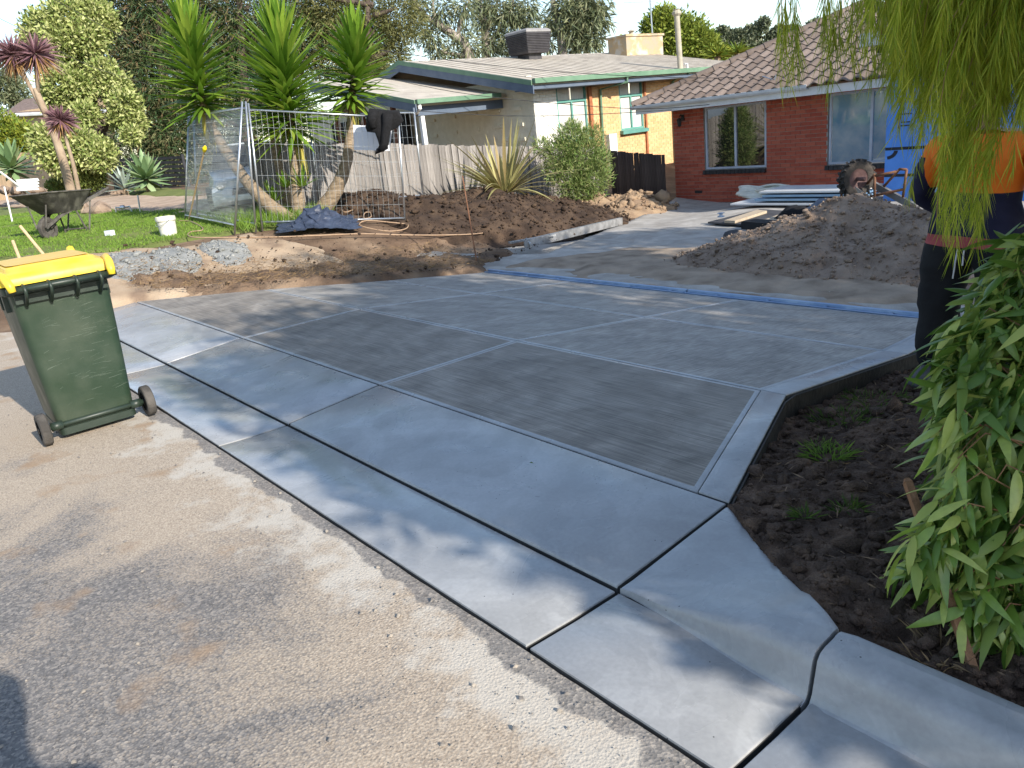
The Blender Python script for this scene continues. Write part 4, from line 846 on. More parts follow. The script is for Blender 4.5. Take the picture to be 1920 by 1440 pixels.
# ------------------------------------------------------------------ timber fences
mat('paling_grey', (.18, .164, .15), (.3, .275, .255), 6, .9, .5, 30, rand=.28, stretch=(8, 8, .8))
mat('paling_dark', (.045, .035, .032), (.09, .072, .065), 6, .9, .5, 30, rand=.3, stretch=(8, 8, .8))
mat('fence_rail', (.2, .17, .14), (.28, .24, .2), 6, .9, .3, 30)
FU = -13.15
def paling_mesh(m, w=.098, t=.013, n=1.0):
    mb = MB(); mb.box((0, 0, .5), (w, t, 1.0)); me = mb.mesh('paling', [m]); return me
fence = thing('paling_fence', 'long weathered grey timber paling fence beside the cream house', 'fence', (FU, 9, 0))
pm = paling_mesh('paling_grey'); y = 4.75; i = 0
def fz(v): return float(ip(v, [4, 7.4, 14.4], [2.05, 1.66, .9]))
while y < 14.35:
    o = link('paling', pm, fence); top = fz(y) + random.uniform(-.02, .02); bot = float(hgt(FU, y)) - .1
    o.location = ((.006 if i % 2 else -.006), y - 9, bot); o.rotation_euler = (random.uniform(-.012, .012), 0, R(90) + random.uniform(-.05, .05)); o.scale = (1, 1, top - bot); y += .09; i += 1
for dz in (.3, 1.15):
    for a, b in zip(np.arange(4.75, 14.2, 2.4), np.arange(7.15, 16.6, 2.4)):
        b = min(b, 14.35); mb = MB(); mb.beam((FU - .05, a, fz(a) - dz), (FU - .05, b - .01, fz(b) - dz), .04, .07); part(fence, 'rail', mb, ['fence_rail'])
mb = MB(); mb.bb(FU - .07, FU + .05, 14.36, 14.5, -.7, .93); part(fence, 'end_post', mb, ['paling_grey'])
t = thing('side_fence', 'short dark timber paling fence closing the gap beside the brick house', 'fence', (-12.1, 14.6, -.5))
pm = paling_mesh('paling_dark'); x = -13.0; i = 0
while x < -11.24:
    top = at_y(1150 + (x + 13) / 1.8 * 112, 282 + (x + 13) / 1.8 * 8, 14.6)[2] + random.uniform(-.015, .015)
    o = link('paling', pm, t); o.location = (x + 12.1, .006 * (i % 2), -.15); o.scale = (1, 1, top + .65); o.rotation_euler = (0, random.uniform(-.012, .012), 0); x += .092; i += 1
mb = MB(); mb.bb(-13, -11.22, 14.62, 14.66, .3, .38).bb(-13, -11.22, 14.62, 14.66, -.35, -.27); part(t, 'rail', mb, ['fence_rail'])

# black slat fence far left
mat('black_slat', (.018, .019, .024), (.03, .031, .037), 6, .6, .2, 30)
fl = at(150, 330, 36)[:2]; frr = at(350, 330, 33)[:2]
t = thing('slat_fence', 'black horizontal slat fence behind the pale green agaves', 'fence', (fl[0], fl[1], .85)); dv = frr - fl; Lf = np.linalg.norm(dv); dn = dv / Lf
top = [at(150, 300, 36)[2], at(333, 292, 33)[2]]; bot = [at(150, 352, 36)[2], at(350, 357, 33)[2]]
for k in range(8):
    q = (k + .5) / 8; a = (fl[0], fl[1], bot[0] + (top[0] - bot[0]) * q); b = (frr[0], frr[1], bot[1] + (top[1] - bot[1]) * q); m_ = MB(); m_.beam(a, b, .03, (top[0] - bot[0]) / 8 - .03); part(t, 'slat', m_, ['black_slat'])
for q in (0.005, .33, .66, .995):
    c = fl + dv * q; zt = top[0] + (top[1] - top[0]) * q; zb = bot[0] + (bot[1] - bot[0]) * q; m_ = MB(); m_.bb(c[0] - .05, c[0] + .05, c[1] - .02, c[1] + .08, zb - .2, zt + .04); part(t, 'post', m_, ['black_slat'])
# tan fence further left
mat('tan_fence', (.5, .36, .22), (.58, .43, .28), 3, .9, .3, 20, stretch=(6, 6, 1), rand=.12)
fl2 = at(-60, 320, 40)[:2]; fr2 = at(102, 320, 38)[:2]; t = thing('tan_fence', 'sunlit tan timber fence at the far left behind the big agave', 'fence', (fl2[0], fl2[1], .9)); dv = fr2 - fl2; L2 = np.linalg.norm(dv); dn = dv / L2
zt0, zt1, zb = at(-60, 288, 40)[2], at(90, 285, 38)[2], .6; rz = math.atan2(dn[1], dn[0]); pm = paling_mesh('tan_fence', .19, .02)
for k in range(int(L2 / .2)):
    q = k * .2 / L2; c = fl2 + dv * q; o = link('paling', pm, t); o.location = (c[0] - fl2[0], c[1] - fl2[1], zb - .9); o.scale = (1, 1, zt0 + (zt1 - zt0) * q - zb); o.rotation_euler = (0, 0, rz + random.uniform(-.03, .03))

# ------------------------------------------------------------------ temporary wire fence panels
def fence_panel(label, a, b, ta, tb, hs=.065, vs=.15, r_=.0026, pr=.018):
    a, b, ta, tb = [Vector(x) for x in (a, b, ta, tb)]
    t = thing('fence_panel', label, 'fence panel', a, 'temporary wire fence panels')
    for p, q in ((a, ta), (b, tb)):
        mb = MB(); d = (q - p).normalized(); mb.tube([p - d * .03, q + d * .03], pr, 8); part(t, 'post', mb, ['galvanised'], smooth=True)
    for k in (.06, .965):
        mb = MB(); mb.tube([a.lerp(ta, k), b.lerp(tb, k)], pr * .9, 8); part(t, 'rail', mb, ['galvanised'], smooth=True)
    mb = MB(); W = (b - a).length; H = (ta - a).length
    n = int(W / hs)
    for i in range(1, n): mb.tube([a.lerp(b, i / n).lerp(ta.lerp(tb, i / n), .06), a.lerp(b, i / n).lerp(ta.lerp(tb, i / n), .965)], r_, 4, cap=False)
    n = int(H / vs)
    for i in range(1, n): q = .06 + .9 * i / n; mb.tube([a.lerp(ta, q), b.lerp(tb, q)], r_, 4, cap=False)
    part(t, 'wire_mesh', mb, ['galvanised'], kind='stuff'); return t
gp = lambda x, y: ground_at(x, y)
A0_ = gp(347, 415); A1_ = gp(440, 436); TA0, TA1 = at(354, 212, (A0_ - CAM) @ _H), at(454, 194, (A1_ - CAM) @ _H)
fence_panel('leftmost leaning wire fence panel beside the long broom', A0_, A1_, TA0, TA1, .05)
A2_ = np.array([-13.95, 3.78, .62]); A3_ = gp(480, 433); TA2, TA3 = at(362, 205, (A2_ - CAM) @ _H), at(461, 194, (A3_ - CAM) @ _H)
fence_panel('wire fence panel leaning just behind the leftmost panel', A2_, A3_, TA2, TA3, .05)
B0_ = gp(492, 430); B1_ = gp(760, 421); TB0, TB1 = at(466, 197, (B0_ - CAM) @ _H), at(746, 213, (B1_ - CAM) @ _H)
fence_panel('wire fence panel standing behind the blue tarpaulin', B0_, B1_, TB0, TB1, .09, .26)
C0_ = at(600, 394, 15.6); C1_ = at(794, 376, 16.0); TC0, TC1 = at(577, 209, 15.6), at(776, 205, 16.0)
fence_panel('rear wire fence panel close to the paling fence and yucca trunks', C0_, C1_, TC0, TC1, .09, .26)
# board and jumper on the fence
mat('white_board', (.72, .74, .8), (.66, .68, .75), 2, .5, .05, 10)
q = [at(x, y, 14.3) for x, y in ((662, 234), (735, 239), (731, 283), (664, 281))]; nrm = Vector(np.cross(q[1] - q[0], q[3] - q[0])).normalized() * .012
mb = MB(); mb.loft([[Vector(p) - nrm for p in q], [Vector(p) + nrm for p in q]]); single('white_board', mb, ['white_board'], 'plain white board tied to the wire fence behind the black jumper', 'board', tuple(q[3]))
mat('black_knit', (.008, .008, .009), (.014, .014, .016), 30, .95, .6, 60)
out = [(693, 203), (706, 204), (735, 207), (748, 206), (757, 226), (745, 240), (727, 248), (726, 262), (728, 279), (716, 285), (703, 290), (704, 284), (713, 279), (708, 262), (703, 249), (688, 247), (685, 238), (690, 222)]
mb = MB(); cpx = np.mean(out, 0); layers = []
for s_, dd in ((.86, .1), (.97, .06), (1.0, 0), (.97, -.06), (.86, -.09)):
    ring = []
    for k, (x, y) in enumerate(out):
        xx, yy = cpx + (np.array([x, y]) - cpx) * s_; ring.append(at(xx, yy, 13.85 + dd + .03 * math.sin(k * 1.7)))
    layers.append(ring)
mb.loft(layers); j = thing('black_jumper', 'black jumper hung over the top rail with one sleeve dangling', 'jumper', at(715, 285, 13.85)); jb = part(j, 'body', mb, ['black_knit'], smooth=True)
bm = bmesh.new(); bm.from_mesh(jb.data); bmesh.ops.triangulate(bm, faces=[f for f in bm.faces if len(f.verts) > 4]); bm.to_mesh(jb.data); bm.free()
mb = MB(); mb.tube([at(x, y, 13.76) for x, y in ((727, 213), (726, 232), (723, 250), (722, 268), (714, 281))], [.09, .085, .08, .07, .06], 10); part(j, 'sleeve', mb, ['black_knit'], smooth=True)
mb = MB(); mb.tube([at(x, y, 13.76) for x, y in ((700, 206), (697, 222), (700, 240))], [.07, .09, .07], 10); part(j, 'fold', mb, ['black_knit'], smooth=True)

# ------------------------------------------------------------------ wheelie bin
mat('bin_green', (.02, .04, .023), (.05, .068, .046), 4, .45, .12, 8, spec=.5, rvar=.08)
mat('bin_scratch', (.13, .16, .13), (.09, .12, .09), 20, .7, 0)
mat('bin_dark', (.016, .028, .02), (.024, .038, .028), 6, .45, .1, 20, spec=.5)
mat('bin_yellow', (.86, .62, .03), (.7, .47, .08), 6, .45, .1, 12, spec=.5)
mat('bin_yellow_faded', (.66, .42, .09), (.72, .5, .14), 3, .55, .1, 12)
mat('tyre', (.05, .046, .042), (.11, .1, .09), 8, .9, .4, 40)
mat('hub_black', (.012, .012, .013), (.02, .02, .02), 8, .5, .1, 30)
bx, by = -4.02, -.42     # back of the bin at the axle, middle of its width
t = thing('wheelie_bin', 'dark green wheelie bin with yellow lid standing on the road edge', 'bin', (bx - .3, by, 0))
def rr(x0, x1, w, z, c=.05, n=4):
    pts = []; y0, y1 = by - w / 2, by + w / 2
    for (cx, cy, a) in ((x1 - c, y1 - c, 0), (x0 + c, y1 - c, 90), (x0 + c, y0 + c, 180), (x1 - c, y0 + c, 270)):
        for k in range(n + 1): q = R(a + 90 * k / n); pts.append((cx + c * math.cos(q), cy + c * math.sin(q), z))
    return pts
mb = MB(); mb.loft([rr(bx - .46, bx + .0, .43, .05, .04), rr(bx - .5, bx + .015, .455, .1, .05), rr(bx - .55, bx + .04, .49, .45), rr(bx - .63, bx + .065, .53, .9), rr(bx - .64, bx + .07, .535, .93)]); body = part(t, 'body', mb, ['bin_green'], angle=40)
bv = MB()
mb = MB(); mb.loft([rr(bx - .66, bx + .095, .575, .925, .06), rr(bx - .69, bx + .12, .605, .935, .06), rr(bx - .7, bx + .125, .61, .975, .06), rr(bx - .68, bx + .11, .59, .985, .06)]); part(t, 'rim', mb, ['bin_dark'], angle=40)
mb = MB(); mb.loft([rr(bx - .5, bx + .03, .45, .03, .04), rr(bx - .5, bx + .03, .45, .075, .04)]); part(t, 'base_rim', mb, ['bin_dark'], angle=40)
for zz in (.86, .9):
    for s in (-1, 1):
        mb = MB(); mb.box((bx - .12 - (zz - .86) * 4, by + s * .275, .87), (.05, .03, .11)); part(t, 'rim_rib', mb, ['bin_dark'])
# handle bar at the back with hinge brackets
mb = MB(); mb.tube([(bx + .185, by - .29, .965), (bx + .185, by + .29, .965)], .017, 10); hb = part(t, 'handle_bar', mb, ['bin_dark'], smooth=True)
for y_ in (-.2, -.07, .07, .2):
    mb = MB(); mb.tube([(bx + .1, by + y_, .97), (bx + .15, by + y_, .985), (bx + .2, by + y_, .978), (bx + .212, by + y_, .95), (bx + .195, by + y_, .925), (bx + .09, by + y_, .86)], .01, 6); part(t, 'hinge_bracket', mb, ['bin_dark'], smooth=True)
mb = MB(); mb.box((bx + .078, by, .9), (.03, .5, .05)); part(t, 'back_ledge', mb, ['bin_dark'])
# lid: slightly domed with raised centre and hinge arms
def lz(z): return z
mb = MB(); mb.loft([rr(bx - .735, bx + .13, .625, .985, .07), rr(bx - .735, bx + .13, .63, 1.02, .07), rr(bx - .7, bx + .11, .59, 1.045, .07), rr(bx - .64, bx + .04, .5, 1.052, .07), rr(bx - .62, bx + .02, .48, 1.072, .06), rr(bx - .5, bx - .1, .3, 1.08, .05)]); lid = part(t, 'lid', mb, ['bin_yellow'], angle=50)
mb = MB(); mb.loft([rr(bx - .6, bx - .06, .45, 1.0815, .06), rr(bx - .56, bx - .1, .4, 1.0845, .05)]); part(t, 'lid_panel', mb, ['bin_yellow_faded'], sub=lid)
for s in (-1, 1):
    mb = MB(); mb.tube([(bx - .05, by + s * .29, 1.04), (bx + .06, by + s * .285, 1.055), (bx + .15, by + s * .275, 1.035), (bx + .2, by + s * .265, .995), (bx + .205, by + s * .262, .96)], [.018, .022, .024, .024, .02], 8); part(t, 'hinge_arm', mb, ['bin_yellow'], smooth=True, sub=lid)
    mb = MB(); mb.tube([(bx - .66, by + s * .24, 1.03), (bx - .7, by + s * .24, 1.075), (bx - .76, by + s * .24, 1.06)], [.03, .026, .02], 8); part(t, 'lid_handle', mb, ['bin_yellow'], smooth=True, sub=lid)
mb = MB(); mb.tube([(bx + .02, by - .33, .1), (bx + .02, by + .33, .1)], .016, 8); part(t, 'axle', mb, ['bin_dark'], smooth=True)
for s in (-1, 1):
    mb = MB(); mb.tube([(bx + .02, by + s * .2, .1), (bx + .02, by + s * .265, .1)], .028, 8); part(t, 'axle_housing', mb, ['bin_dark'], smooth=True)
    rotw = Matrix.Rotation(R(90), 3, 'X'); c = (bx + .02, by + s * .305, .1)
    mb = MB(); mb.lathe([(.062, -.026), (.092, -.027), (.1, -.02), (.1, .02), (.092, .027), (.062, .026)], 28, c, rotw); w = part(t, 'wheel', mb, ['tyre'], angle=40)
    mb = MB(); mb.lathe([(.0, -.012), (.05, -.014), (.064, -.022), (.064, .022), (.05, .014), (.0, .012)], 20, c, rotw)
    mb.lathe([(.0, -.028), (.02, -.028), (.02, .028), (.0, .028)], 12, c, rotw); part(t, 'hub', mb, ['hub_black'], angle=40, sub=w)
t.scale = (1.08, 1.08, 1.08)
# scuffs on the back face
mb = MB()
for k in range(70):
    yy = by + random.uniform(-.2, .2); zz = random.uniform(.2, .86); xx = bx + float(ip(zz, [.1, .45, .9], [.015, .04, .065])) + .0006; l = random.uniform(.02, .09); dz = random.uniform(-.012, .02); w_ = random.uniform(.0006, .0016)
    mb.add([(xx, yy, zz), (xx + .0003, yy + l, zz + dz), (xx + .0003, yy + l, zz + dz + w_), (xx, yy, zz + w_)], [(0, 1, 2, 3)])
part(t, 'scuffs', mb, ['bin_scratch'], kind='stuff')

# ------------------------------------------------------------------ wheelbarrow
mat('barrow_steel', (.05, .048, .045), (.2, .19, .17), 5, .6, .3, 25, c3=(.09, .085, .08), metal=.3)
mat('barrow_frame', (.06, .055, .05), (.14, .13, .115), 7, .7, .3, 30)
wp = ground_at(96, 449); lp = ground_at(143, 437); 
dirw = Vector((lp[0] - wp[0], lp[1] - wp[1], 0)); fx = Vector(at(175, 400, 15.6)[:2]) - Vector(at(60, 400, 14.2)[:2]); fx = Vector((fx.x, fx.y, 0)).normalized()  # towards the handles
sx_ = Vector((-fx.y, fx.x, 0)); W0 = Vector(wp)
t = thing('wheelbarrow', 'rusty steel wheelbarrow parked on the lawn with its handles to the right', 'wheelbarrow', W0)
def wb(a, b, c): return W0 + fx * a + sx_ * b + Vector((0, 0, c))
mb = MB(); c = wb(0, 0, .2); rotw = Matrix((fx, Vector((0, 0, 1)), sx_)).transposed()
mb.lathe([(.11, -.04), (.18, -.045), (.2, -.03), (.2, .03), (.18, .045), (.11, .04)], 24, c, rotw); w = part(t, 'wheel', mb, ['tyre'], angle=40); mb = MB(); mb.lathe([(0, -.03), (.11, -.03), (.11, .03), (0, .03)], 16, c, rotw); part(t, 'hub', mb, ['barrow_frame'], sub=w)
def traysec(z, a0, a1, w): return [wb(a0, -w * .8, z), wb(a0 + .08, -w, z), wb(a1 - .1, -w, z), wb(a1, -w * .85, z), wb(a1, w * .85, z), wb(a1 - .1, w, z), wb(a0 + .08, w, z), wb(a0, w * .8, z)]
tilt = lambda L_: L_
mb = MB(); s0 = traysec(.44, .12, .72, .22); s1 = traysec(.78, -.3, .92, .4); i0 = traysec(.46, .14, .7, .2); i1 = traysec(.775, -.28, .9, .385)
for k in range(8):  # front lip higher
    if k in (0, 1, 6, 7): s1[k] = s1[k] + Vector((0, 0, .05)); i1[k] = i1[k] + Vector((0, 0, .05))
mb.loft([s0, s1, i1, i0]); tr = part(t, 'tray', mb, ['barrow_steel'], angle=40)
mb = MB(); mb.tube(s1 + [s1[0]], .014, 6); part(t, 'tray_rim', mb, ['barrow_frame'], smooth=True, sub=tr)
for s in (-1, 1):
    mb = MB(); mb.beam(wb(-.14, s * .1, .22), wb(.15, s * .17, .38), .04, .05).beam(wb(.15, s * .17, .38), wb(1.35, s * .3, .74), .045, .05); part(t, 'handle', mb, ['barrow_frame'])
    mb = MB(); mb.tube([wb(1.22, s * .29, .705), wb(1.42, s * .31, .76)], .026, 8); part(t, 'grip', mb, ['tyre'])
    mb = MB(); mb.tube([wb(.55, s * .2, .48), wb(.66, s * .25, .0)], .017, 6).tube([wb(.95, s * .24, .62), wb(.68, s * .25, .0)], .017, 6); part(t, 'leg', mb, ['barrow_frame'])
    mb = MB(); mb.tube([wb(0, s * .07, .2), wb(.3, s * .15, .42)], .014, 6).tube([wb(-.14, s * .1, .22), wb(-.1, s * .2, .62)], .014, 6); part(t, 'wheel_brace', mb, ['barrow_frame'])
mb = MB(); mb.tube([wb(.66, -.25, .1), wb(.66, .25, .1)], .015, 6); part(t, 'cross_brace', mb, ['barrow_frame'])

# ------------------------------------------------------------------ small things on the lawn and dirt
mat('bucket_white', (.6, .57, .5), (.72, .7, .64), 5, .6, .2, 30)
p = ground_at(318, 443); t = thing('bucket', 'dirty white plastic bucket standing at the lawn edge', 'bucket', p)
mb = MB(); mb.lathe([(0, .005), (.13, .005), (.15, .26), (.162, .262), (.166, .27), (.164, .3), (.158, .335), (.15, .335), (.145, .28), (.128, .02), (0, .02)], 24, p); part(t, 'body', mb, ['bucket_white'], angle=40)
mb = MB(); q = Vector(p); mb.tube([q + Vector((.16 * math.cos(a), .16 * math.sin(a), .29)) + Vector((.02, -.02, 0)) - Vector((0, 0, .1 * math.sin((a - 3.4) / 3.1 * math.pi))) for a in np.linspace(3.4, 6.5, 12)], .004, 5); part(t, 'wire_handle', mb, ['galvanised'])
mat('raw_timber', (.52, .36, .2), (.62, .45, .27), 5, .8, .3, 30, stretch=(1, 8, 8))
p = ground_at(208, 446); mb = MB(); mb.box((p[0], p[1], p[2] + .06), (.16, .08, .14), .5); single('timber_block', mb, ['white_board'], 'small pale offcut block on the edge of the lawn', 'block', tuple(p))
mat('hose_tan', (.33, .22, .14), (.42, .29, .19), 8, .55, .1, 30)
def on_ground(pts, lift=.015): return [Vector(ground_at(x, y)) + Vector((0, 0, lift)) for x, y in pts]
def smooth_path(P, k=6):
    out = []; n = len(P)
    for i in range(n - 1):
        p0, p1, p2, p3 = P[max(i - 1, 0)], P[i], P[i + 1], P[min(i + 2, n - 1)]
        for j in range(k):
            t_ = j / k; out.append(.5 * ((2 * p1) + (-p0 + p2) * t_ + (2 * p0 - 5 * p1 + 4 * p2 - p3) * t_ ** 2 + (-p0 + 3 * p1 - 3 * p2 + p3) * t_ ** 3))
    return out + [P[-1]]
hp = on_ground([(336, 419), (358, 420), (378, 430), (380, 437), (360, 440), (354, 447), (372, 451), (430, 451), (520, 450), (600, 447), (680, 444), (760, 446), (840, 446), (900, 443), (908, 438), (890, 433), (840, 432), (780, 424), (755, 414)], .05)
mb = MB(); mb.tube(smooth_path(hp), .01, 6); single('garden_hose', mb, ['hose_tan'], 'tan hose snaking over the dirt in front of the wire panels', 'hose', tuple(hp[0]), smooth=True)
hp = on_ground([(612, 400), (635, 395), (648, 404), (668, 398), (690, 400), (697, 412), (684, 416), (688, 404), (720, 410), (760, 420), (764, 434), (735, 440), (700, 436), (675, 428), (690, 420), (740, 424), (800, 430)], .06)
mb = MB(); mb.tube(smooth_path(hp), .01, 6); single('garden_hose', mb, ['hose_tan'], 'loops of tan hose heaped between the two right wire panels', 'hose', tuple(hp[0]), smooth=True)
# blue tarpaulin
mat('tarp_blue', (.022, .03, .055), (.045, .06, .1), 6, .4, .3, 14, spec=.5)
tp = (ground_at(526, 441), ground_at(672, 436)); c0 = Vector((tp[0] + tp[1]) / 2); ax = Vector((tp[1] - tp[0])); ax.z = 0; Lt = ax.length; ax.normalize(); ay = Vector((-ax.y, ax.x, 0))
V_ = []; nu, nv = 60, 34
for i in range(nu):
    for j in range(nv):
        a = (i / (nu - 1) - .5); b = (j / (nv - 1)); x = a * Lt * 1.05; y = b * .85 - .05; q = c0 + ax * x + ay * y
        hump = .19 * math.exp(-(((a - .08) / .27) ** 2 + ((b - .45) / .32) ** 2)) + .06 * math.exp(-(((a + .1) / .15) ** 2 + ((b - .4) / .3) ** 2))
        cr_ = .1 * (abs(mnoise.noise(Vector((x * 3.4, y * 4.2, 2)))) + .6 * abs(mnoise.noise(Vector((x * 8, y * 7, 5))))) * (.35 + 1.2 * hump / .19)
        e = .1 * mnoise.noise(Vector((i * .3, j * .3, 9)))
        V_.append((q.x + e * .4, q.y + e, float(hgt(q.x, q.y)) + .05 + hump + cr_))
mb = MB(); mb.v = V_; mb.f = [(i * nv + j, (i + 1) * nv + j, (i + 1) * nv + j + 1, i * nv + j + 1) for i in range(nu - 1) for j in range(nv - 1)]; mb.m = [0] * len(mb.f)
o = single('tarpaulin', mb, ['tarp_blue'], 'crumpled dark blue tarpaulin heaped on the dirt below the yuccas', 'tarpaulin', tuple(c0)); md = o.modifiers.new('thick', 'SOLIDIFY'); md.thickness = .004
# long broom leaning in the panel, stakes, rebar pin
mat('yellow_plastic', (.85, .65, .02), (.8, .6, .02), 4, .5, 0)
a = Vector(ground_at(354, 416)) + Vector((0, 0, .02)); b = Vector(at(383, 282, 14.2)); t = thing('long_broom', 'wooden pole with a yellow cap leaning against the leftmost wire panel', 'pole', a)
mb = MB(); mb.tube([a, b], .015, 8); part(t, 'pole', mb, ['raw_timber']); mb = MB(); d_ = (b - a).normalized(); mb.tube([b - d_ * .02, b + d_ * .05, b + d_ * .1], [.03, .04, .02], 8); part(t, 'cap', mb, ['yellow_plastic'])
mat('rust', (.14, .07, .04), (.2, .1, .06), 9, .9, .3, 40)
a = Vector(ground_at(896, 502)); b = Vector(at(867, 330, 12.2)); mb = MB(); mb.tube([a - Vector((0, 0, .05)), b], .011, 6); single('steel_pin', mb, ['rust'], 'rusty steel rod standing in the soil at the far edge of the slab', 'rod', tuple(a))
mat('white_stake', (.75, .75, .74), (.68, .68, .66), 4, .6, 0)
for i, (p0, p1, dep, m_, lb) in enumerate((((24, 419), (8, 350), 19.2, 'white_stake', 'white peg standing upright on the lawn left of the wheelbarrow'), ((264, 402), (258, 366), 18.2, 'galvanised', 'thin grey stake between lawn and sandy path'))):
    a, b = Vector(at(*p0, dep)), Vector(at(*p1, dep)); mb = MB(); mb.tube([a, b], .02, 6); single('stake', mb, [m_], lb, 'stake', tuple(a))
# white slatted sign lying across its pole
t = thing('white_sign', 'white slatted panel on a slanting white pole above the wheelbarrow', 'sign', at(75, 375, 17.0))
mb = MB(); mb.tube([at(0, 322, 16.6), at(75, 378, 17.2)], .022, 6); part(t, 'pole', mb, ['white_stake'])
for k in range(4):
    q = [at(x, y, 16.9) for x, y in ((30, 337 + k * 5.5), (70, 334 + k * 5.5), (73, 339 + k * 5.5), (33, 342 + k * 5.5))]; n_ = Vector(np.cross(q[1] - q[0], q[3] - q[0])).normalized() * .02
    mb = MB(); mb.loft([[Vector(p) - n_ for p in q], [Vector(p) + n_ for p in q]]); part(t, 'slat', mb, ['white_stake'])
# tap pipe
t = thing('tap_pipe', 'low bent grey water pipe standing on the lawn by the rocks', 'pipe', ground_at(232, 400)); q = [at(x, y, 18.4) for x, y in ((218, 398), (217, 389), (228, 390), (243, 387), (247, 397))]
mb = MB(); mb.tube(q, .022, 8); part(t, 'pipe', mb, ['galvanised']); mb = MB(); mb.tube([at(226, 389, 18.35), at(233, 388, 18.35)], .045, 8); part(t, 'meter', mb, ['galvanised'])
# rake handles behind the bin lid
for (p0, p1, lb) in (((66, 458), (38, 424), 'longer wooden handle sticking up behind the yellow bin lid'), ((31, 470), (24, 452), 'short wooden handle end at the left of the yellow bin lid')):
    a, b = Vector(at(*p0, 8.5)), Vector(at(*p1, 8.6)); a2 = a + (a - b) * 1.6; a2.z = max(a2.z, float(hgt(a2.x, a2.y))); mb = MB(); mb.tube([a2, b], .016, 8); single('tool_handle', mb, ['raw_timber'], lb, 'handle', tuple(a2))
# rocks
mat('rock', (.2, .14, .1), (.32, .24, .18), 4, .9, .6, 12)
def rock(label, c, s, group=None, cat='rock'):
    bm = bmesh.new(); bmesh.ops.create_icosphere(bm, subdivisions=2, radius=1); sd = random.random() * 90
    for v in bm.verts: v.co = Vector((v.co.x * s[0], v.co.y * s[1], v.co.z * s[2])) * (1 + .35 * mnoise.noise(v.co * 1.4 + Vector((sd, 0, 0))))
    me = bpy.data.meshes.new('rock'); bm.to_mesh(me); bm.free(); me.materials.append(MATS['rock']); o = link('rock', me); o.location = tuple(map(float, c)); tag(o, label, cat, group)
p = ground_at(192, 402); rock('largest brown boulder on the lawn to the right of the wheelbarrow', p + np.array([0, 0, .1]), (.28, .22, .2)); p = ground_at(172, 403); rock('flat dark boulder behind the wheelbarrow handles', p + np.array([0, 0, .08]), (.26, .2, .14)); p = ground_at(155, 395); rock('reddish boulder at the foot of the thin cordyline', p + np.array([0, 0, .1]), (.24, .2, .18))
ORD = ['first', 'second', 'third', 'fourth', 'fifth', 'sixth', 'seventh', 'eighth', 'ninth', 'tenth', 'eleventh', 'twelfth', 'thirteenth']
for k, x in enumerate((115, 132, 158, 178, 195, 212, 228, 246, 284, 300, 316, 331, 344)):
    q = at(x, 362 + (k % 3), 30.5); rock(ORD[k] + ' edging stone from the left in the row along the black slat fence', (q[0], q[1], q[2]), (.26, .2, .16), 'edging stones')
for k, x in enumerate((8, 30, 52, 74, 94)):
    q = at(x, 357 + (k % 2), 33); rock(ORD[k] + ' edging stone from the left in the row below the far left agave', (q[0], q[1], q[2]), (.3, .24, .18), 'edging stones at far left')

# ------------------------------------------------------------------ things on the drive behind the slab
mat('alu_form', (.3, .3, .3), (.5, .5, .5), 7, .45, .2, 30, metal=.6)
z0 = -.36
a, b = Vector(ground_at(985, 470)), Vector(ground_at(1168, 424)); d = (b - a).normalized(); s_ = Vector((-d.y, d.x, 0)).normalized()
t = thing('form_board', 'long grey metal form channel lying along the foot of the dark soil heap', 'form board', a)
mb = MB(); prof = [(0, 0), (.09, 0), (.09, .012), (.014, .014), (.014, .13), (.09, .13), (.09, .142), (0, .142)]
mb.loft([[p + s_ * q[0] + Vector((0, 0, q[1] + .03)) for q in prof] for p in (a, b)]); part(t, 'channel', mb, ['alu_form'])
mb = MB(); q = a + d * .12; mb.tube([q - s_ * .02 + Vector((0, 0, .03)), q - s_ * .03 + Vector((0, 0, .1)), q + s_ * .05 + Vector((0, 0, .19))], .018, 6); part(t, 'clamp', mb, ['alu_form'])
a2, b2 = Vector(ground_at(955, 462)) + Vector((0, 0, .06)), Vector(at(1040, 440, 13.6)) ; mb = MB(); mb.beam(a2, b2, .1, .03); single('timber_batten', mb, ['alu_form'], 'pale metal batten end lying against the form channel', 'batten', tuple(a2))
mat('plank', (.42, .33, .23), (.52, .43, .32), 4, .85, .4, 30, stretch=(2, 10, 10)); mat('ply_dark', (.05, .05, .055), (.08, .08, .085), 4, .7, .2, 20)
def slab_pts(px, dep_z, th, name, m, label, cat):
    q = [Z_at(x, y, dep_z) for x, y in px]; mb = MB(); mb.loft([[(p[0], p[1], p[2] - th) for p in q], q]); return single(name, mb, [m], label, cat, tuple(q[0]))
def Z_at(x, y, z): d_ = ray(x, y); return CAM + d_ * ((z - CAM[2]) / d_[2])
slab_pts([(1327, 416), (1395, 420), (1490, 396), (1425, 392)], -.33, .03, 'plywood_sheet', 'ply_dark', 'dark plywood sheet raised above the drive under the two planks', 'plywood')
slab_pts([(1358, 413), (1378, 414), (1438, 395), (1420, 393)], -.28, .045, 'plank', 'plank', 'weathered plank lying flat on the dark plywood nearer the left', 'plank')
slab_pts([(1419, 417), (1440, 418), (1488, 401), (1468, 399)], -.28, .045, 'plank', 'plank', 'paler plank on the plywood running into the sand heap', 'plank')
q = Z_at(1410, 437, -.42); mb = MB(); mb.box((q[0] - .02, q[1] + .25, q[2] + .08), (.55, .3, .16), -.25); single('black_crate', mb, ['dark_gap'], 'black crate under the planks at the edge of the sand heap', 'crate', (q[0], q[1], q[2]))
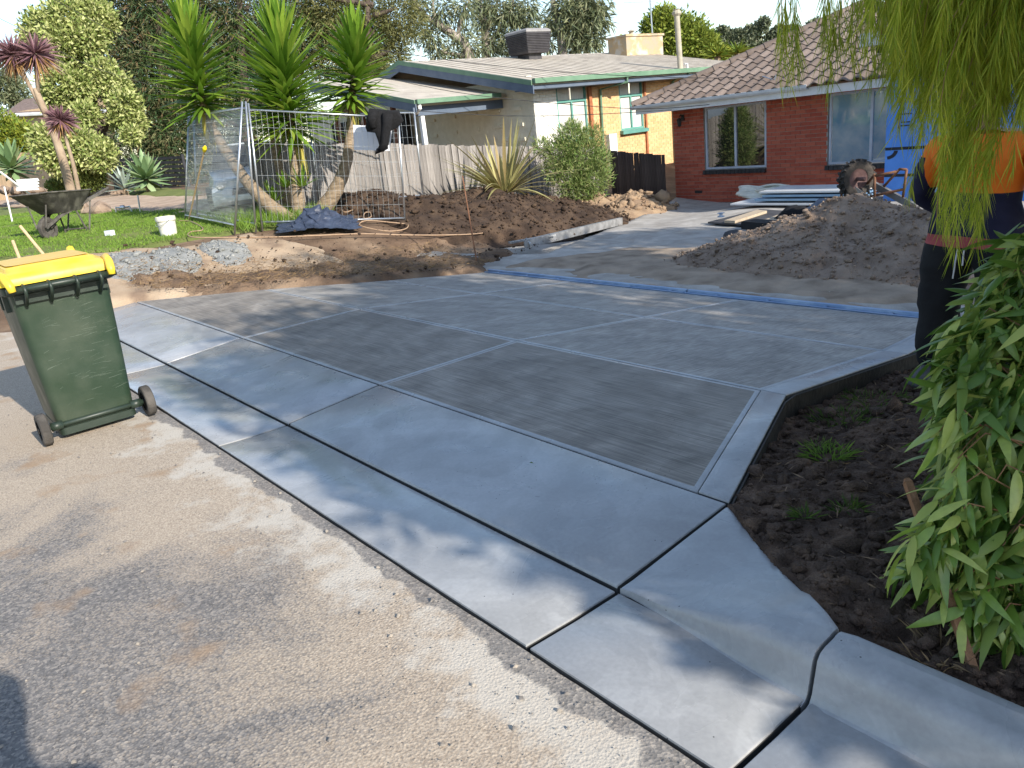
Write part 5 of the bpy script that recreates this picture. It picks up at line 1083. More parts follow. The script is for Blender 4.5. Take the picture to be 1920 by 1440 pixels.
q = Z_at(1352, 410, -.3); mb = MB(); mb.box((q[0], q[1], q[2] + .04), (.1, .1, .02), .3).box((q[0], q[1], q[2] + .075), (.03, .1, .05), .3).box((q[0], q[1], q[2] + .1), (.1, .1, .012), .3); single('steel_bracket', mb, ['form_steel'], 'small grey steel bracket on the corner of the plywood', 'bracket', (q[0], q[1], q[2]))
def lump(name, m, label, cat, c, s, sd=0.0, rz=0):
    bm = bmesh.new(); bmesh.ops.create_icosphere(bm, subdivisions=3, radius=1)
    for v in bm.verts:
        n_ = mnoise.noise(v.co * 1.7 + Vector((sd, 0, 0))) + .4 * abs(mnoise.noise(v.co * 5 + Vector((sd, 3, 0)))); v.co *= 1 + .28 * n_; v.co = Vector((v.co.x * s[0], v.co.y * s[1], max(v.co.z, -.5) * s[2]))
    bm.transform(Matrix.Rotation(rz, 4, 'Z')); me = bpy.data.meshes.new(name); bm.to_mesh(me); bm.free(); me.materials.append(MATS[m]); me.polygons.foreach_set('use_smooth', [True] * len(me.polygons)); o = link(name, me); o.location = tuple(map(float, c)); tag(o, label, cat)
q = Z_at(1375, 452, -.38); lump('sandbag', 'ply_dark', 'small dark bag lying at the left toe of the sand heap', 'bag', (q[0], q[1], q[2] + .05), (.2, .14, .12), 3)
q = at_y(1492, 390, 10.6); lump('rubbish_bag', 'black_knit', 'black plastic bag on the drive behind the sand heap', 'bag', (q[0], q[1], -.28), (.3, .22, .2), 5)
q = at_y(1560, 388, 9.9); lump('plastic_sheet', 'tarp_blue', 'blue grey plastic sheet bunched behind the sand heap', 'plastic sheet', (q[0], q[1], -.1), (.4, .3, .22), 8)
mat('sheet_blue', (.16, .3, .47), (.26, .4, .56), 3, .35, .1, 20, metal=.3, spec=.5); mat('sheet_white', (.66, .68, .7), (.58, .6, .62), 3, .4, .1, 20)
for k, (x0, x1, z, m, lb) in enumerate(((-7.9, -5.35, -.36, 'sheet_white', 'white edged sheet at the bottom of the blue sheet stack'), (-7.35, -5.3, -.28, 'sheet_blue', 'lower blue steel sheet of the stack by the brick wall'), (-7.2, -5.25, -.21, 'sheet_blue', 'middle blue steel sheet of the stack by the brick wall'), (-7.3, -5.24, -.14, 'sheet_white', 'pale sheet on top of the blue steel sheets'))):
    mb = MB(); n = 14
    for i in range(n):
        y = 12.6 + i * .07 + k * .04; mb.bb(x0, x1, y, y + .05, z, z + .035).bb(x0, x1, y + .0501, y + .0699, z, z + .018)
    single('steel_sheet', mb, [m], lb, 'sheet', (x0, 12.6, z))
mat('hose_white', (.72, .7, .62), (.6, .58, .5), 6, .6, .1, 20)
pc = at_y(1432, 362, 13.8); pts = []
for k in range(130):
    a_ = k * .42; r_ = .42 + .12 * math.sin(k * 1.3) + .05 * math.sin(k * .37); pts.append((pc[0] + r_ * math.cos(a_) * 1.15, pc[1] + r_ * .7 * math.sin(a_), -.4 + .05 + .0016 * k + .02 * math.sin(k * 2.1)))
mb = MB(); mb.tube(smooth_path([Vector(p) for p in pts], 3), .026, 6); single('hose_coil', mb, ['hose_white'], 'coil of thick white hose heaped by the brick wall', 'hose', (pc[0], pc[1], -.42), smooth=True)
# upturned barrow frame with a tractor tyre behind the sand heap
mat('tyre_mud', (.03, .028, .027), (.085, .072, .062), 6, .95, .5, 40); mat('rim_red', (.09, .05, .05), (.13, .075, .07), 6, .7, .3, 30); mat('frame_grey', (.14, .14, .145), (.22, .22, .22), 6, .6, .2, 30, metal=.4)
DW = 10.3
def aw(x, y, dv=0.0): return Vector(at_y(x, y, DW + dv))
t = thing('upturned_barrow', 'upturned wheelbarrow frame with muddy lugged tyre lying behind the sand heap', 'wheelbarrow', (aw(1612, 400).x, DW, -.42))
c = aw(1606, 335); Rw = .285; wa = Vector((.85, -.5, 0)).normalized(); rotw = Matrix((Vector((-wa.y, wa.x, 0)), Vector((0, 0, 1)), wa)).transposed()
if rotw.determinant() < 0: rotw = Matrix((Vector((wa.y, -wa.x, 0)), Vector((0, 0, 1)), wa)).transposed()
mb = MB(); mb.lathe([(.15, -.06), (.2, -.075), (.25, -.07), (.265, -.04), (.265, .04), (.25, .07), (.2, .075), (.15, .06)], 28, c, rotw); tw = part(t, 'tyre', mb, ['tyre_mud'], angle=40)
for k in range(18):
    for s in (-1, 1):
        a_ = 2 * math.pi * (k + (.5 if s > 0 else 0)) / 18; m_ = MB(); m_.box((0, 0, 0), (.035, .03, .075)); rr_ = rotw @ Matrix.Rotation(a_, 3, 'Z') @ Matrix.Rotation(s * .5, 3, 'X'); p = c + rotw @ Vector((.272 * math.cos(a_), .272 * math.sin(a_), s * .036))
        m_.v = [tuple(rr_ @ Vector(v) + p) for v in m_.v]; part(t, 'tyre_lug', m_, ['tyre_mud'], sub=tw)
mb = MB(); mb.lathe([(0, -.02), (.07, -.03), (.15, -.055), (.155, 0), (.15, .055), (.07, .03), (0, .02)], 20, c, rotw); part(t, 'rim', mb, ['rim_red'], angle=40)
mb = MB(); mb.tube([c - wa * .22, c + wa * .2], .03, 8); part(t, 'axle', mb, ['rim_red'], smooth=True)
for pts in ([(1572, 333, -.1), (1625, 372, .0)], [(1627, 340, .25), (1715, 388, .1)]):
    mb = MB(); mb.beam(aw(*pts[0]), aw(*pts[1]), .06, .09); part(t, 'handle_bar', mb, ['frame_grey'])
for pts in ([(1640, 374, .0), (1640, 329, .0)], [(1626, 345, .1), (1640, 327, 0)], [(1640, 330, 0), (1684, 321, .1)], [(1657, 350, .1), (1686, 318, .1)], [(1630, 369, .05), (1694, 355, .1)], [(1700, 318, .1), (1693, 370, .1)], [(1686, 317, .1), (1700, 318, .1)], [(1577, 345, -.1), (1578, 375, -.1)]):
    mb = MB(); mb.tube([aw(*pts[0]), aw(*pts[1])], .02, 6); part(t, 'frame_tube', mb, ['rust'], smooth=True)

# ------------------------------------------------------------------ parked silver car behind the wire panels
mat('car_paint', (.5, .56, .6), (.53, .59, .63), 3, .25, 0, spec=.5, metal=.3, coat=.6); mat('car_dark', (.02, .022, .025), (.03, .03, .033), 4, .4, 0); mat('lamp_clear', (.7, .72, .74), (.6, .62, .64), 4, .15, 0, spec=.8)
cc = Vector((-15.9, 5.75, float(hgt(-15.9, 5.75)) - .1)); t = thing('silver_car', 'pale silver car parked behind the leftmost wire fence panels', 'car', cc)
fwd = Vector((.93, -.37, 0)).normalized(); lf = Vector((-fwd.y, fwd.x, 0))
def cp(a, b, z): return cc + fwd * a + lf * b + Vector((0, 0, z))
def csec(a, w, z0_, z1_, k=.82): return [cp(a, -w, z0_), cp(a, w, z0_), cp(a, w, (z0_ + z1_) / 2), cp(a, w * k, z1_), cp(a, -w * k, z1_), cp(a, -w, (z0_ + z1_) / 2)]
mb = MB(); mb.loft([csec(2.0, .62, .3, .6), csec(1.9, .78, .22, .74, .88), csec(1.3, .84, .2, .86, .9), csec(.8, .85, .2, .94, .92), csec(-1.2, .85, .2, .98, .92), csec(-1.9, .8, .25, .95, .9), csec(-2.05, .7, .35, .7, .9)]); part(t, 'body', mb, ['car_paint'], angle=35)
mb = MB(); mb.loft([csec(.85, .74, .93, .96, .95), csec(.25, .66, .96, 1.4, .9), csec(-.9, .66, .97, 1.42, .9), csec(-1.6, .72, .95, 1.0, .95)]); cab = part(t, 'cabin', mb, ['car_dark'], angle=35)
mb = MB(); mb.loft([csec(.24, .6, 1.4, 1.43, .95), csec(-.9, .6, 1.42, 1.46, .95)]); part(t, 'roof', mb, ['car_paint'], sub=cab)
for s in (-1, 1):
    for a_ in (1.25, -1.25):
        rotw = Matrix((fwd, Vector((0, 0, 1)), lf)).transposed(); mb = MB(); mb.lathe([(0, -.08), (.18, -.08), (.2, -.1), (.3, -.1), (.31, 0), (.3, .1), (.2, .1), (.18, .08), (0, .08)], 20, cp(a_, s * .8, .31), rotw if rotw.determinant() > 0 else rotw @ Matrix.Diagonal((-1, 1, 1))); part(t, 'wheel', mb, ['tyre'])
    mb = MB(); q = cp(1.93, s * .55, .62); mb.lathe([(0, .1), (.09, .06), (.13, 0), (.0, -.02)], 10, q, Matrix((lf, Vector((0, 0, 1)), fwd)).transposed()); part(t, 'headlight', mb, ['lamp_clear'])
mb = MB(); mb.loft([[cp(1.95, -.4, .42), cp(1.95, .4, .42), cp(1.97, .36, .55), cp(1.97, -.36, .55)], [cp(2.03, -.4, .42), cp(2.03, .4, .42), cp(2.0, .36, .55), cp(2.0, -.36, .55)]]); part(t, 'grille', mb, ['car_dark'])

# ------------------------------------------------------------------ plants
mat('yucca_leaf', (.1, .2, .02), (.32, .42, .06), 5, .45, 0, rand=-1, transl=.35, c3=(.19, .32, .035)); mat('yucca_trunk', (.2, .15, .1), (.34, .26, .18), 6, .95, .9, 18, stretch=(1, 1, 4))
mat('yucca_old', (.32, .3, .06), (.5, .42, .1), 5, .6, 0, rand=-1, transl=.25)
def blade(name, L_, w, m, curve=.12, segs=6, fold=.25, prof=None):
    """a pointed strap leaf growing along +z from the origin"""
    mb = MB(); rows = []
    for i in range(segs + 1):
        q = i / segs; ww = w * (prof(q) if prof else (min(1, .55 + q * 1.6) * (1 - q ** 3)));
        x = curve * L_ * q * q; rows.append([(x + fold * ww * .5, -ww / 2, q * L_), (x, 0, q * L_), (x + fold * ww * .5, ww / 2, q * L_)])
    mb.v = [p for r_ in rows for p in r_]
    for i in range(segs):
        for j in range(2): mb.f.append((i * 3 + j, i * 3 + j + 1, (i + 1) * 3 + j + 1, (i + 1) * 3 + j)); mb.m.append(0)
    return mb.mesh(name, [m], smooth=True)
yl = [blade('leaf', 1.0, .1, 'yucca_leaf', c_) for c_ in (.02, .1, .2, -.06)]; yold = blade('leaf', 1.0, .075, 'yucca_old', .3)
def orient(d, spin):
    d = Vector(d).normalized(); q = d.to_track_quat('Z', 'Y'); return q.to_matrix().to_4x4() @ Matrix.Rotation(spin, 4, 'Z')
def leaf_ob(t, me, pos, d, scale, spin=None, name='leaf'):
    o = link(name, me, t); d = Vector(d).normalized(); h_ = Vector((d.x, d.y, 0))
    # upper face of the leaf turned to the sky: local -x points up
    z = d; y = Vector((0, 0, 1)).cross(z)
    if y.length < .05: y = Vector((random.random(), random.random(), 0)).cross(z)
    y.normalize(); x = y.cross(z); M_ = Matrix((x, y, z)).transposed().to_4x4()
    if spin: M_ = M_ @ Matrix.Rotation(spin, 4, 'Z')
    o.matrix_local = Matrix.Translation(Vector(pos) - Vector(t.location)) @ M_ @ Matrix.Diagonal((scale[0], scale[0], scale[1], 1)); return o
def yucca(label, path, radii, crown0, crown1, n, ln, old=18, offs=()):
    path = [Vector(p) for p in path]; t = thing('yucca', label, 'yucca', path[0], 'tall yuccas by the paling fence')
    mb = MB(); P_ = smooth_path(path, 5); rs = np.interp(np.linspace(0, 1, len(P_)), np.linspace(0, 1, len(radii)), radii) * (1 + .06 * np.sin(np.arange(len(P_)) * 2.4)); mb.tube(P_, list(rs), 12)
    c0, c1 = Vector(crown0), Vector(crown1); mb.tube([P_[-1], c0, c0.lerp(c1, .5), c1], [rs[-1], rs[-1] * .9, .05, .02], 10); part(t, 'trunk', mb, ['yucca_trunk'], smooth=True)
    ax_ = (c1 - c0).normalized()
    for i in range(n):
        q = (i + .5) / n; p = c0.lerp(c1, q ** 1.15); a = i * 2.39996; elev = ip(q, [0, .1, .5, .8, 1.0], [-24, -2, 14, 45, 82]) + random.uniform(-9, 9)
        d = Vector((math.cos(a) * math.cos(R(elev)), math.sin(a) * math.cos(R(elev)), math.sin(R(elev)))) + ax_ * .1
        l = ln * ip(q, [0, .3, .7, 1], [1.0, 1.12, 1.05, .8]) * random.uniform(.88, 1.1); leaf_ob(t, yl[int(ip(elev, [-60, -10, 40, 80], [2.5, 2, 1, .2]) + .3) if random.random() > .15 else 3], p, d, (1.0, l), random.uniform(-.3, .3))
    for i in range(old):
        a = random.uniform(0, 6.28); d = Vector((math.cos(a) * .5, math.sin(a) * .5, -.85)); leaf_ob(t, yold, c0 + Vector((0, 0, random.uniform(-.1, .25))), d, (1, ln * random.uniform(.6, .85)))
    for (p, sz, k) in offs:
        for i in range(k):
            a = i * 2.4; e = R(random.uniform(10, 75)); leaf_ob(t, yl[0], p, (math.cos(a) * math.cos(e), math.sin(a) * math.cos(e), math.sin(e)), (.6, sz * random.uniform(.7, 1.1)))
    return t
gb = lambda x, y: Vector(ground_at(x, y))
b1 = Vector(at(552, 414, 14.2)); b1.z = float(hgt(b1.x, b1.y)) - .05
yucca('left yucca whose trunk leans far over behind the leftmost wire panels', [b1, at(505, 385, 14.4), at(455, 330, 14.6), at(415, 270, 14.8), at(388, 220, 14.8)], [.14, .13, .1, .09, .075], at(383, 205, 14.8), at(352, 55, 14.8), 240, .84)
b2 = Vector(at(560, 408, 14.5)); b2.z = float(hgt(b2.x, b2.y)) - .05
yucca('central yucca, the biggest, with an upright trunk behind the tarpaulin', [b2, at(556, 350, 14.5), at(552, 290, 14.5), at(549, 245, 14.5)], [.14, .12, .105, .09], at(548, 245, 14.5), at(523, 70, 14.5), 280, .98, 30, [(at(560, 275, 14.35), .3, 14), (at(566, 350, 14.4), .45, 18), (at(536, 352, 14.4), .35, 12)])
b3 = Vector(at(592, 398, 14.9)); b3.z = float(hgt(b3.x, b3.y)) - .05
yucca('right yucca with a smooth trunk bowing out to the right', [b3, at(625, 365, 14.9), at(648, 310, 14.9), at(657, 250, 14.9), at(660, 200, 14.9)], [.17, .14, .11, .085, .07], at(660, 190, 14.9), at(667, 70, 14.9), 210, .74, 24)
b4 = Vector(at(540, 408, 15.1)); b4.z = float(hgt(b4.x, b4.y)) - .05
yucca('slim rear yucca trunk half hidden by the central one', [b4, at(530, 340, 15.1), at(517, 280, 15.1), at(512, 235, 15.1)], [.13, .1, .08, .07], at(512, 235, 15.1), at(508, 130, 15.1), 90, .75, 8, [(at(515, 378, 14.6), .42, 16)])
# flax
mat('flax_leaf', (.4, .3, .14), (.5, .46, .2), 5, .6, 0, rand=-1, transl=.3, c3=(.28, .26, .1)); mat('flax_red', (.16, .05, .04), (.24, .09, .06), 5, .6, 0, rand=-1)
fb = Vector(at_x(945, 358, -11.5)); t = thing('flax_plant', 'spiky tan and green flax plant on top of the dark soil heap', 'flax', fb); fm = [blade('leaf', 1.0, .055, 'flax_leaf', c_) for c_ in (.05, .25, .5)]
for i in range(110):
    a = random.uniform(0, 6.28); e = R(random.triangular(4, 84, 48)); d = (math.cos(a) * math.cos(e), math.sin(a) * math.cos(e), math.sin(e)); leaf_ob(t, fm[0 if e > R(60) else (1 if e > R(35) else 2)], fb + Vector((math.cos(a) * .1, math.sin(a) * .1, -.05)), d, (1.5, random.uniform(1.0, 1.85)))
# agaves
mat('agave_leaf', (.13, .22, .1), (.3, .38, .2), 4, .45, 0, rand=-1, c3=(.2, .3, .14)); mat('agave_grey', (.2, .26, .22), (.32, .38, .33), 4, .5, 0, rand=-1)
ap_ = lambda q: (.5 + 1.6 * q if q < .4 else 1.14) * max(.03, (1 - ((q - .4) / .6) ** 2) if q > .4 else 1)
def agave(label, c, n, ln, w, m, lo=-20):
    c = Vector(c); t = thing('agave', label, 'agave', c, 'agaves along the far bed'); me = blade('leaf', 1.0, w, m, .12, 6, .5, ap_)
    mb = MB(); mb.tube([c - Vector((0, 0, .5)), c + Vector((0, 0, .05))], .09, 8); part(t, 'stem', mb, ['yucca_trunk'])
    for i in range(n):
        q = i / n; a = i * 2.39996; e = R(ip(q, [0, 1], [lo, 85]) + random.uniform(-6, 6)); leaf_ob(t, me, c + Vector((0, 0, q * .15)), (math.cos(a) * math.cos(e), math.sin(a) * math.cos(e), math.sin(e)), (1, ln * random.uniform(.85, 1.1)))
agave('large pale green agave in front of the black slat fence', at(274, 338, 28.5), 46, .95, .2, 'agave_leaf'); agave('large green agave at the far left edge in front of the tan fence', at(22, 318, 30), 46, 1.05, .2, 'agave_leaf'); agave('small grey spiky agave to the left of the large pale one', at(235, 356, 28), 22, .75, .09, 'agave_grey', 5)
# cordylines
mat('cordyline_leaf', (.16, .08, .1), (.26, .15, .16), 5, .5, 0, island=True); mat('cordyline_old', (.3, .17, .07), (.4, .24, .1), 5, .6, 0, island=True); mat('thin_trunk', (.26, .19, .13), (.36, .28, .2), 5, .9, .4, 20)
def cordyline(label, path, heads, r0, rad=.62):
    path = [Vector(p) for p in path]; t = thing('cordyline', label, 'cordyline', path[0], 'purple cordylines on the lawn'); mb = MB(); P_ = smooth_path(path, 4); mb.tube(P_, list(np.linspace(r0, r0 * .45, len(P_))), 8)
    for hd, start in heads:
        if start is not None: mb.tube([path[start], Vector(hd)], r0 * .4, 7)
    part(t, 'trunk', mb, ['thin_trunk'], smooth=True)
    for hd, _ in heads:
        n = 230; D_ = rand_dirs(n); D_[:, 2] = D_[:, 2] * .8 + .25; me = leaf_mesh('leaf_head', np.repeat(np.array([hd]), n, 0), D_, rng.uniform(.7, 1.1, n) * rad, .045, 'cordyline_leaf', droop=.12); me.transform(Matrix.Translation(-Vector(t.location))); link('leaf_head', me, t)
        n = 70; D_ = rand_dirs(n); D_[:, 2] = -np.abs(D_[:, 2]) - .4; me = leaf_mesh('old_leaves', np.repeat(np.array([hd]), n, 0), D_, rng.uniform(.6, 1.0, n) * rad, .04, 'cordyline_old', droop=.2); me.transform(Matrix.Translation(-Vector(t.location))); link('old_leaves', me, t)
D1 = 21.5
g = Vector(at(135, 371, D1)); g.z = float(hgt(g.x, g.y)) - .1
cordyline('tall purple cordyline with two leafy heads on one leaning trunk', [g, at(118, 300, D1), at(95, 235, D1), at(72, 180, D1), at(66, 165, D1)], [(at(25, 103, D1), 2), (at(66, 100, D1), 3)], .13, .68)
g = Vector(at(152, 390, 19.6)); g.z = float(hgt(g.x, g.y)) - .1
cordyline('short thin cordyline with one small purple head', [g, at(140, 320, 19.6), at(125, 265, 19.6), at(113, 228, 19.6)], [(at(113, 225, 19.6), None)], .06, .46)

def tree(name, label, cat, base, limbs, clumps, n, ll, lw, leafm, trunkm, r0, droop=0.0, group=None, shell=.5, updir=.15, hang=0.0):
    base = Vector(base); t = thing(name, label, cat, base, group); mb = MB()
    for pts in limbs:
        P_ = smooth_path([Vector(p) for p in pts], 4); k = pts is limbs[0]; mb.tube(P_, list(np.linspace(r0 if k else r0 * .5, r0 * .35 if k else r0 * .1, len(P_))), 8)
    part(t, 'trunk', mb, [trunkm], smooth=True)
    C, d = clump_pts(clumps, n, shell); D_ = d * .7 + rand_dirs(n) * .7; D_[:, 2] += updir - hang
    me = leaf_mesh('crown', C, D_, rng.uniform(.7, 1.2, n) * ll, rng.uniform(.7, 1.2, n) * lw, leafm, droop=droop); me.transform(Matrix.Translation(-base)); o = link('crown', me, t); o['kind'] = 'stuff'; return t
def cl(px, dep, s=1.0):  # clumps from (x, y, radius_px, depth offset)
    return [(*at(x, y, dep + dz), r_ * dep / 1440 * s) for (x, y, r_, dz) in px]
mat('leaf_variegated', (.13, .2, .04), (.52, .53, .25), 5, .6, 0, island=True, transl=.2, c3=(.36, .4, .13)); mat('leaf_conifer', (.045, .085, .03), (.2, .19, .09), 5, .7, 0, island=True, c3=(.035, .07, .022)); mat('leaf_brown', (.13, .08, .04), (.09, .1, .04), 5, .7, 0, island=True)
mat('leaf_olive', (.1, .115, .035), (.2, .19, .07), 5, .6, 0, island=True, transl=.2); mat('leaf_gum', (.12, .15, .085), (.26, .26, .15), 5, .5, 0, island=True, transl=.2, c3=(.17, .2, .1)); mat('leaf_bright', (.14, .2, .03), (.3, .34, .06), 5, .5, 0, island=True, transl=.25)
mat('leaf_yellow', (.28, .28, .03), (.16, .25, .04), 5, .6, 0, island=True, transl=.25); mat('leaf_grevillea', (.13, .22, .05), (.32, .33, .14), 5, .6, 0, island=True, transl=.2, c3=(.2, .27, .08)); mat('leaf_rosemary', (.06, .1, .02), (.2, .23, .06), 5, .6, 0, island=True); mat('bark_dark', (.06, .045, .035), (.11, .085, .065), 5, .9, .6, 20); mat('bark_gum', (.26, .22, .19), (.4, .35, .3), 3, .8, .4, 20)
# variegated tree, far left
DV = 31; g = Vector(at(195, 330, DV)); g.z = .8
tree('variegated_tree', 'big pale yellow green tree with dense rounded clumps at the far left', 'tree', g, [[g, at(190, 250, DV), at(170, 170, DV), at(150, 100, DV)], [at(190, 250, DV), at(235, 190, DV), at(230, 130, DV)], [at(185, 230, DV), at(130, 200, DV)]],
     cl([(130, 42, 42, 0), (85, 62, 38, .5), (175, 35, 34, 0), (60, 85, 22, 0), (120, 85, 36, -.5), (165, 70, 30, -.5), (140, 115, 26, 0), (100, 125, 22, 0), (118, 160, 36, -1), (150, 165, 24, -1), (135, 205, 24, -1), (160, 215, 22, -1.5), (190, 135, 24, -.5), (215, 160, 26, -.5), (235, 195, 26, -1), (250, 230, 22, -1), (200, 170, 16, -.5), (225, 225, 20, -1), (110, 285, 38, -2.5), (150, 275, 30, -2.5), (85, 262, 24, -2.5), (185, 290, 28, -2.5), (245, 255, 16, -1.5), (195, 40, 22, 0), (100, 190, 20, -1)], DV), 42000, .17, .085, 'leaf_variegated', 'bark_dark', .22)
# dark conifers
DC = 36
for k, (cxs, lb, mm, nn) in enumerate(((((250, 60, 90, 1), (215, 120, 60, 0), (300, 140, 80, 0), (265, 215, 70, 0), (325, 235, 75, 0), (320, 30, 90, 1), (225, 10, 70, 1), (255, 285, 55, 0), (340, 290, 60, 0)), 'tall dark green conifer behind the variegated tree', 'leaf_conifer', 30000),
                                (((400, 60, 90, 1), (460, 150, 90, 1), (420, 240, 80, 1), (470, 20, 90, 1), (440, 300, 60, 1), (540, 200, 60, 2), (500, 100, 90, 2), (380, 150, 70, 1), (560, 60, 70, 2)), 'second dark conifer rising behind the yuccas', 'leaf_conifer', 30000),
                                (((640, 40, 70, 1), (700, 70, 60, 1), (745, 30, 55, 1), (730, 110, 45, 1), (690, 130, 40, 0), (600, 10, 60, 1), (620, 110, 60, 1)), 'olive brown tree behind the right yucca', 'leaf_olive', 22000))):
    x0 = cxs[0][0] + 60; g = Vector(at(x0, 330, DC + k)); g.z = .5
    tree('conifer' if k < 2 else 'olive_tree', lb, 'tree', g, [[g, at(x0, 200, DC + k), at(x0 - 10, 60, DC + k), at(x0 - 10, -40, DC + k)]] + [[at(x0, y, DC + k), at(x, y - 15, DC + k)] for (x, y, r_, dz) in cxs[1:6]], cl(cxs, DC + k), int(nn * 1.5), .3 if k < 2 else .24, .04 if k < 2 else .045, mm, 'bark_dark', .3, .25, shell=.35)
    if k < 2:
        C, d = clump_pts(cl(cxs, DC + k), 5000, .7); me = leaf_mesh('brown_fronds', C, d + rand_dirs(5000) * .6, .36, .06, 'leaf_brown', droop=.3); tt = bpy.data.objects[-1] if False else None
        oo = [o for o in COL.objects if o.name.startswith('conifer')][-1]; me.transform(Matrix.Translation(-Vector(oo.location))); b_ = link('brown_fronds', me, oo); b_['kind'] = 'stuff'
# gums behind the cream roof
def gum(label, x, dep, limbs, clumps, n, group='gum trees behind the cream house'):
    g = Vector(at(x, 215, dep)); g.z = .4; L_ = [[at(a, b, dep) for a, b in l] for l in limbs]; L_[0] = [g] + L_[0]
    tree('gum_tree', label, 'tree', g, L_, cl(clumps, dep), n, .5, .07, 'leaf_gum', 'bark_gum', .3, .2, group, shell=.15, hang=.55)
gum('gum tree with a bare pale trunk leaning left above the carport roof', 885, 44, [[(880, 110), (855, 70), (820, 45), (785, 20), (770, -20)], [(860, 80), (862, 40), (880, 0)], [(840, 58), (815, 30), (812, -10)], [(875, 105), (840, 100), (805, 85)]], [(862, 62, 20, 0), (815, 70, 26, 0), (790, 55, 26, 0), (830, 20, 30, 0), (785, 10, 26, 0), (868, 15, 26, 0), (880, 85, 24, 0), (820, 100, 22, 0), (850, 100, 20, 0)], 2300)
gum('gum tree with dense drooping leaves left of the roof cooler', 915, 46, [[(912, 100), (908, 50), (900, 10), (890, -30)], [(912, 90), (940, 50), (960, 10), (965, -30)], [(910, 60), (930, 20), (932, -20)]], [(915, 85, 32, 0), (945, 70, 28, 0), (935, 20, 36, 0), (905, 40, 22, 0), (965, 30, 30, 0), (985, 10, 30, 0), (960, 95, 20, 0), (900, 5, 28, 0), (1000, 40, 22, 0)], 3600)
gum('gum tree with one dark curved trunk right of the roof cooler', 1058, 42, [[(1055, 98), (1050, 60), (1040, 20), (1032, -30)], [(1050, 65), (1080, 30), (1090, -10)]], [(1070, 50, 34, 0), (1100, 40, 32, 0), (1085, 85, 30, 0), (1110, 75, 26, 0), (1060, 10, 34, 0), (1110, 5, 34, 0), (1125, 35, 22, 0), (1035, 40, 22, 0), (1030, 80, 16, 0), (1090, 15, 30, 0)], 4600)
# rounded bright trees and palms to the right
g = Vector(at(1290, 150, 42)); g.z = .3; tree('round_tree', 'rounded bright green tree behind the flue pipe', 'tree', g, [[g, at(1285, 90, 42), at(1275, 50, 42)]], cl([(1265, 60, 34, 0), (1230, 55, 26, 0), (1300, 75, 34, 0), (1245, 35, 22, 0), (1325, 95, 28, 0), (1270, 90, 36, 0), (1220, 85, 24, 0), (1175, 85, 14, 0), (1345, 105, 20, 0)], 42), 15000, .26, .1, 'leaf_bright', 'bark_dark', .25)
for (x, y, dep, lb) in ((1345, 106, 38, 'yellow green palm clump above the green gutter end'), (1383, 100, 38, 'larger yellow green palm clump beside the tiled roof hip')):
    c = Vector(at(x, y, dep)); t = thing('palm_clump', lb, 'palm', (c.x, c.y, c.z - 3.5), 'palm clumps behind the houses'); mb = MB(); mb.tube([c - Vector((0, 0, 3.5)), c], .14, 8); part(t, 'trunk', mb, ['thin_trunk']); n = 90; D_ = rand_dirs(n); D_[:, 2] = np.abs(D_[:, 2]) * .8 + .15
    me = leaf_mesh('fronds', np.repeat(np.array([c]), n, 0), D_, rng.uniform(.7, 1.1, n), .09, 'leaf_yellow', droop=.3); me.transform(Matrix.Translation(-Vector(t.location))); link('fronds', me, t)
# wooded hill far right
mat('leaf_far', (.1, .125, .075), (.2, .215, .14), 5, .8, 0, island=True); mat('hill_green', (.09, .11, .05), (.14, .15, .07), .2, .95, 0)
us = np.linspace(-260, -20, 40); vs_ = np.linspace(110, 420, 40)
def hillz(U, V): return 15 * np.exp(-(((U + 170) / 60) ** 2 + ((V - 260) / 95) ** 2)) - 3 + 1.5 * vfbm(U, V, .02, 3, 3)
o = link('hill', grid_mesh('hill', us, vs_, hillz, 'hill_green')); tag(o, kind='structure')
FT = [(1352, 62, 11, 'smallest far gum tree at the left end of the wooded skyline'), (1378, 68, 12, 'far gum tree with a flat crown left of the tallest one on the skyline'), (1418, 55, 17, 'tallest far gum tree with a spreading crown on the skyline'), (1450, 68, 13, 'far dark tree just right of the tallest one on the skyline'), (1478, 62, 14, 'far tree near the tiled roof ridge on the skyline'), (1525, 55, 14, 'far tree peeping above the tiled roof behind the hanging needles'), (1398, 88, 15, 'low far tree below the tallest one on the skyline'), (1440, 90, 14, 'pale green low far tree above the tiled roof hip')]
for (x, y, r_, lb) in FT:
    dep = 150; c = at(x, y, dep); R_ = r_ * dep / 1440; g = Vector((c[0], c[1], c[2] - R_ * 3)); cs = [(c[0] + random.uniform(-1, 1) * R_ * .9, c[1] + random.uniform(-1, 1) * R_ * .9, c[2] + random.uniform(-.6, .5) * R_, R_ * random.uniform(.4, .7)) for _ in range(9)]
    tree('far_tree', lb, 'tree', g, [[g, Vector(c)], [Vector(c) - Vector((0, 0, R_ * .8)), Vector(cs[0][:3])]], cs, 1600, .7, .4, 'leaf_far', 'bark_gum', .25, group='trees on the wooded skyline')
# far wood band below the individual far trees
c0 = [(*at(x, 97 + random.uniform(-8, 8), 165), 2.2) for x in np.linspace(1330, 1640, 34)]; C, d = clump_pts(c0, 9000, .3); tag(link('far_wood', leaf_mesh('far_wood', C, d + rand_dirs(9000), .9, .5, 'leaf_far')), 'mass of grey green trees along the distant hill', 'wood', kind='stuff')
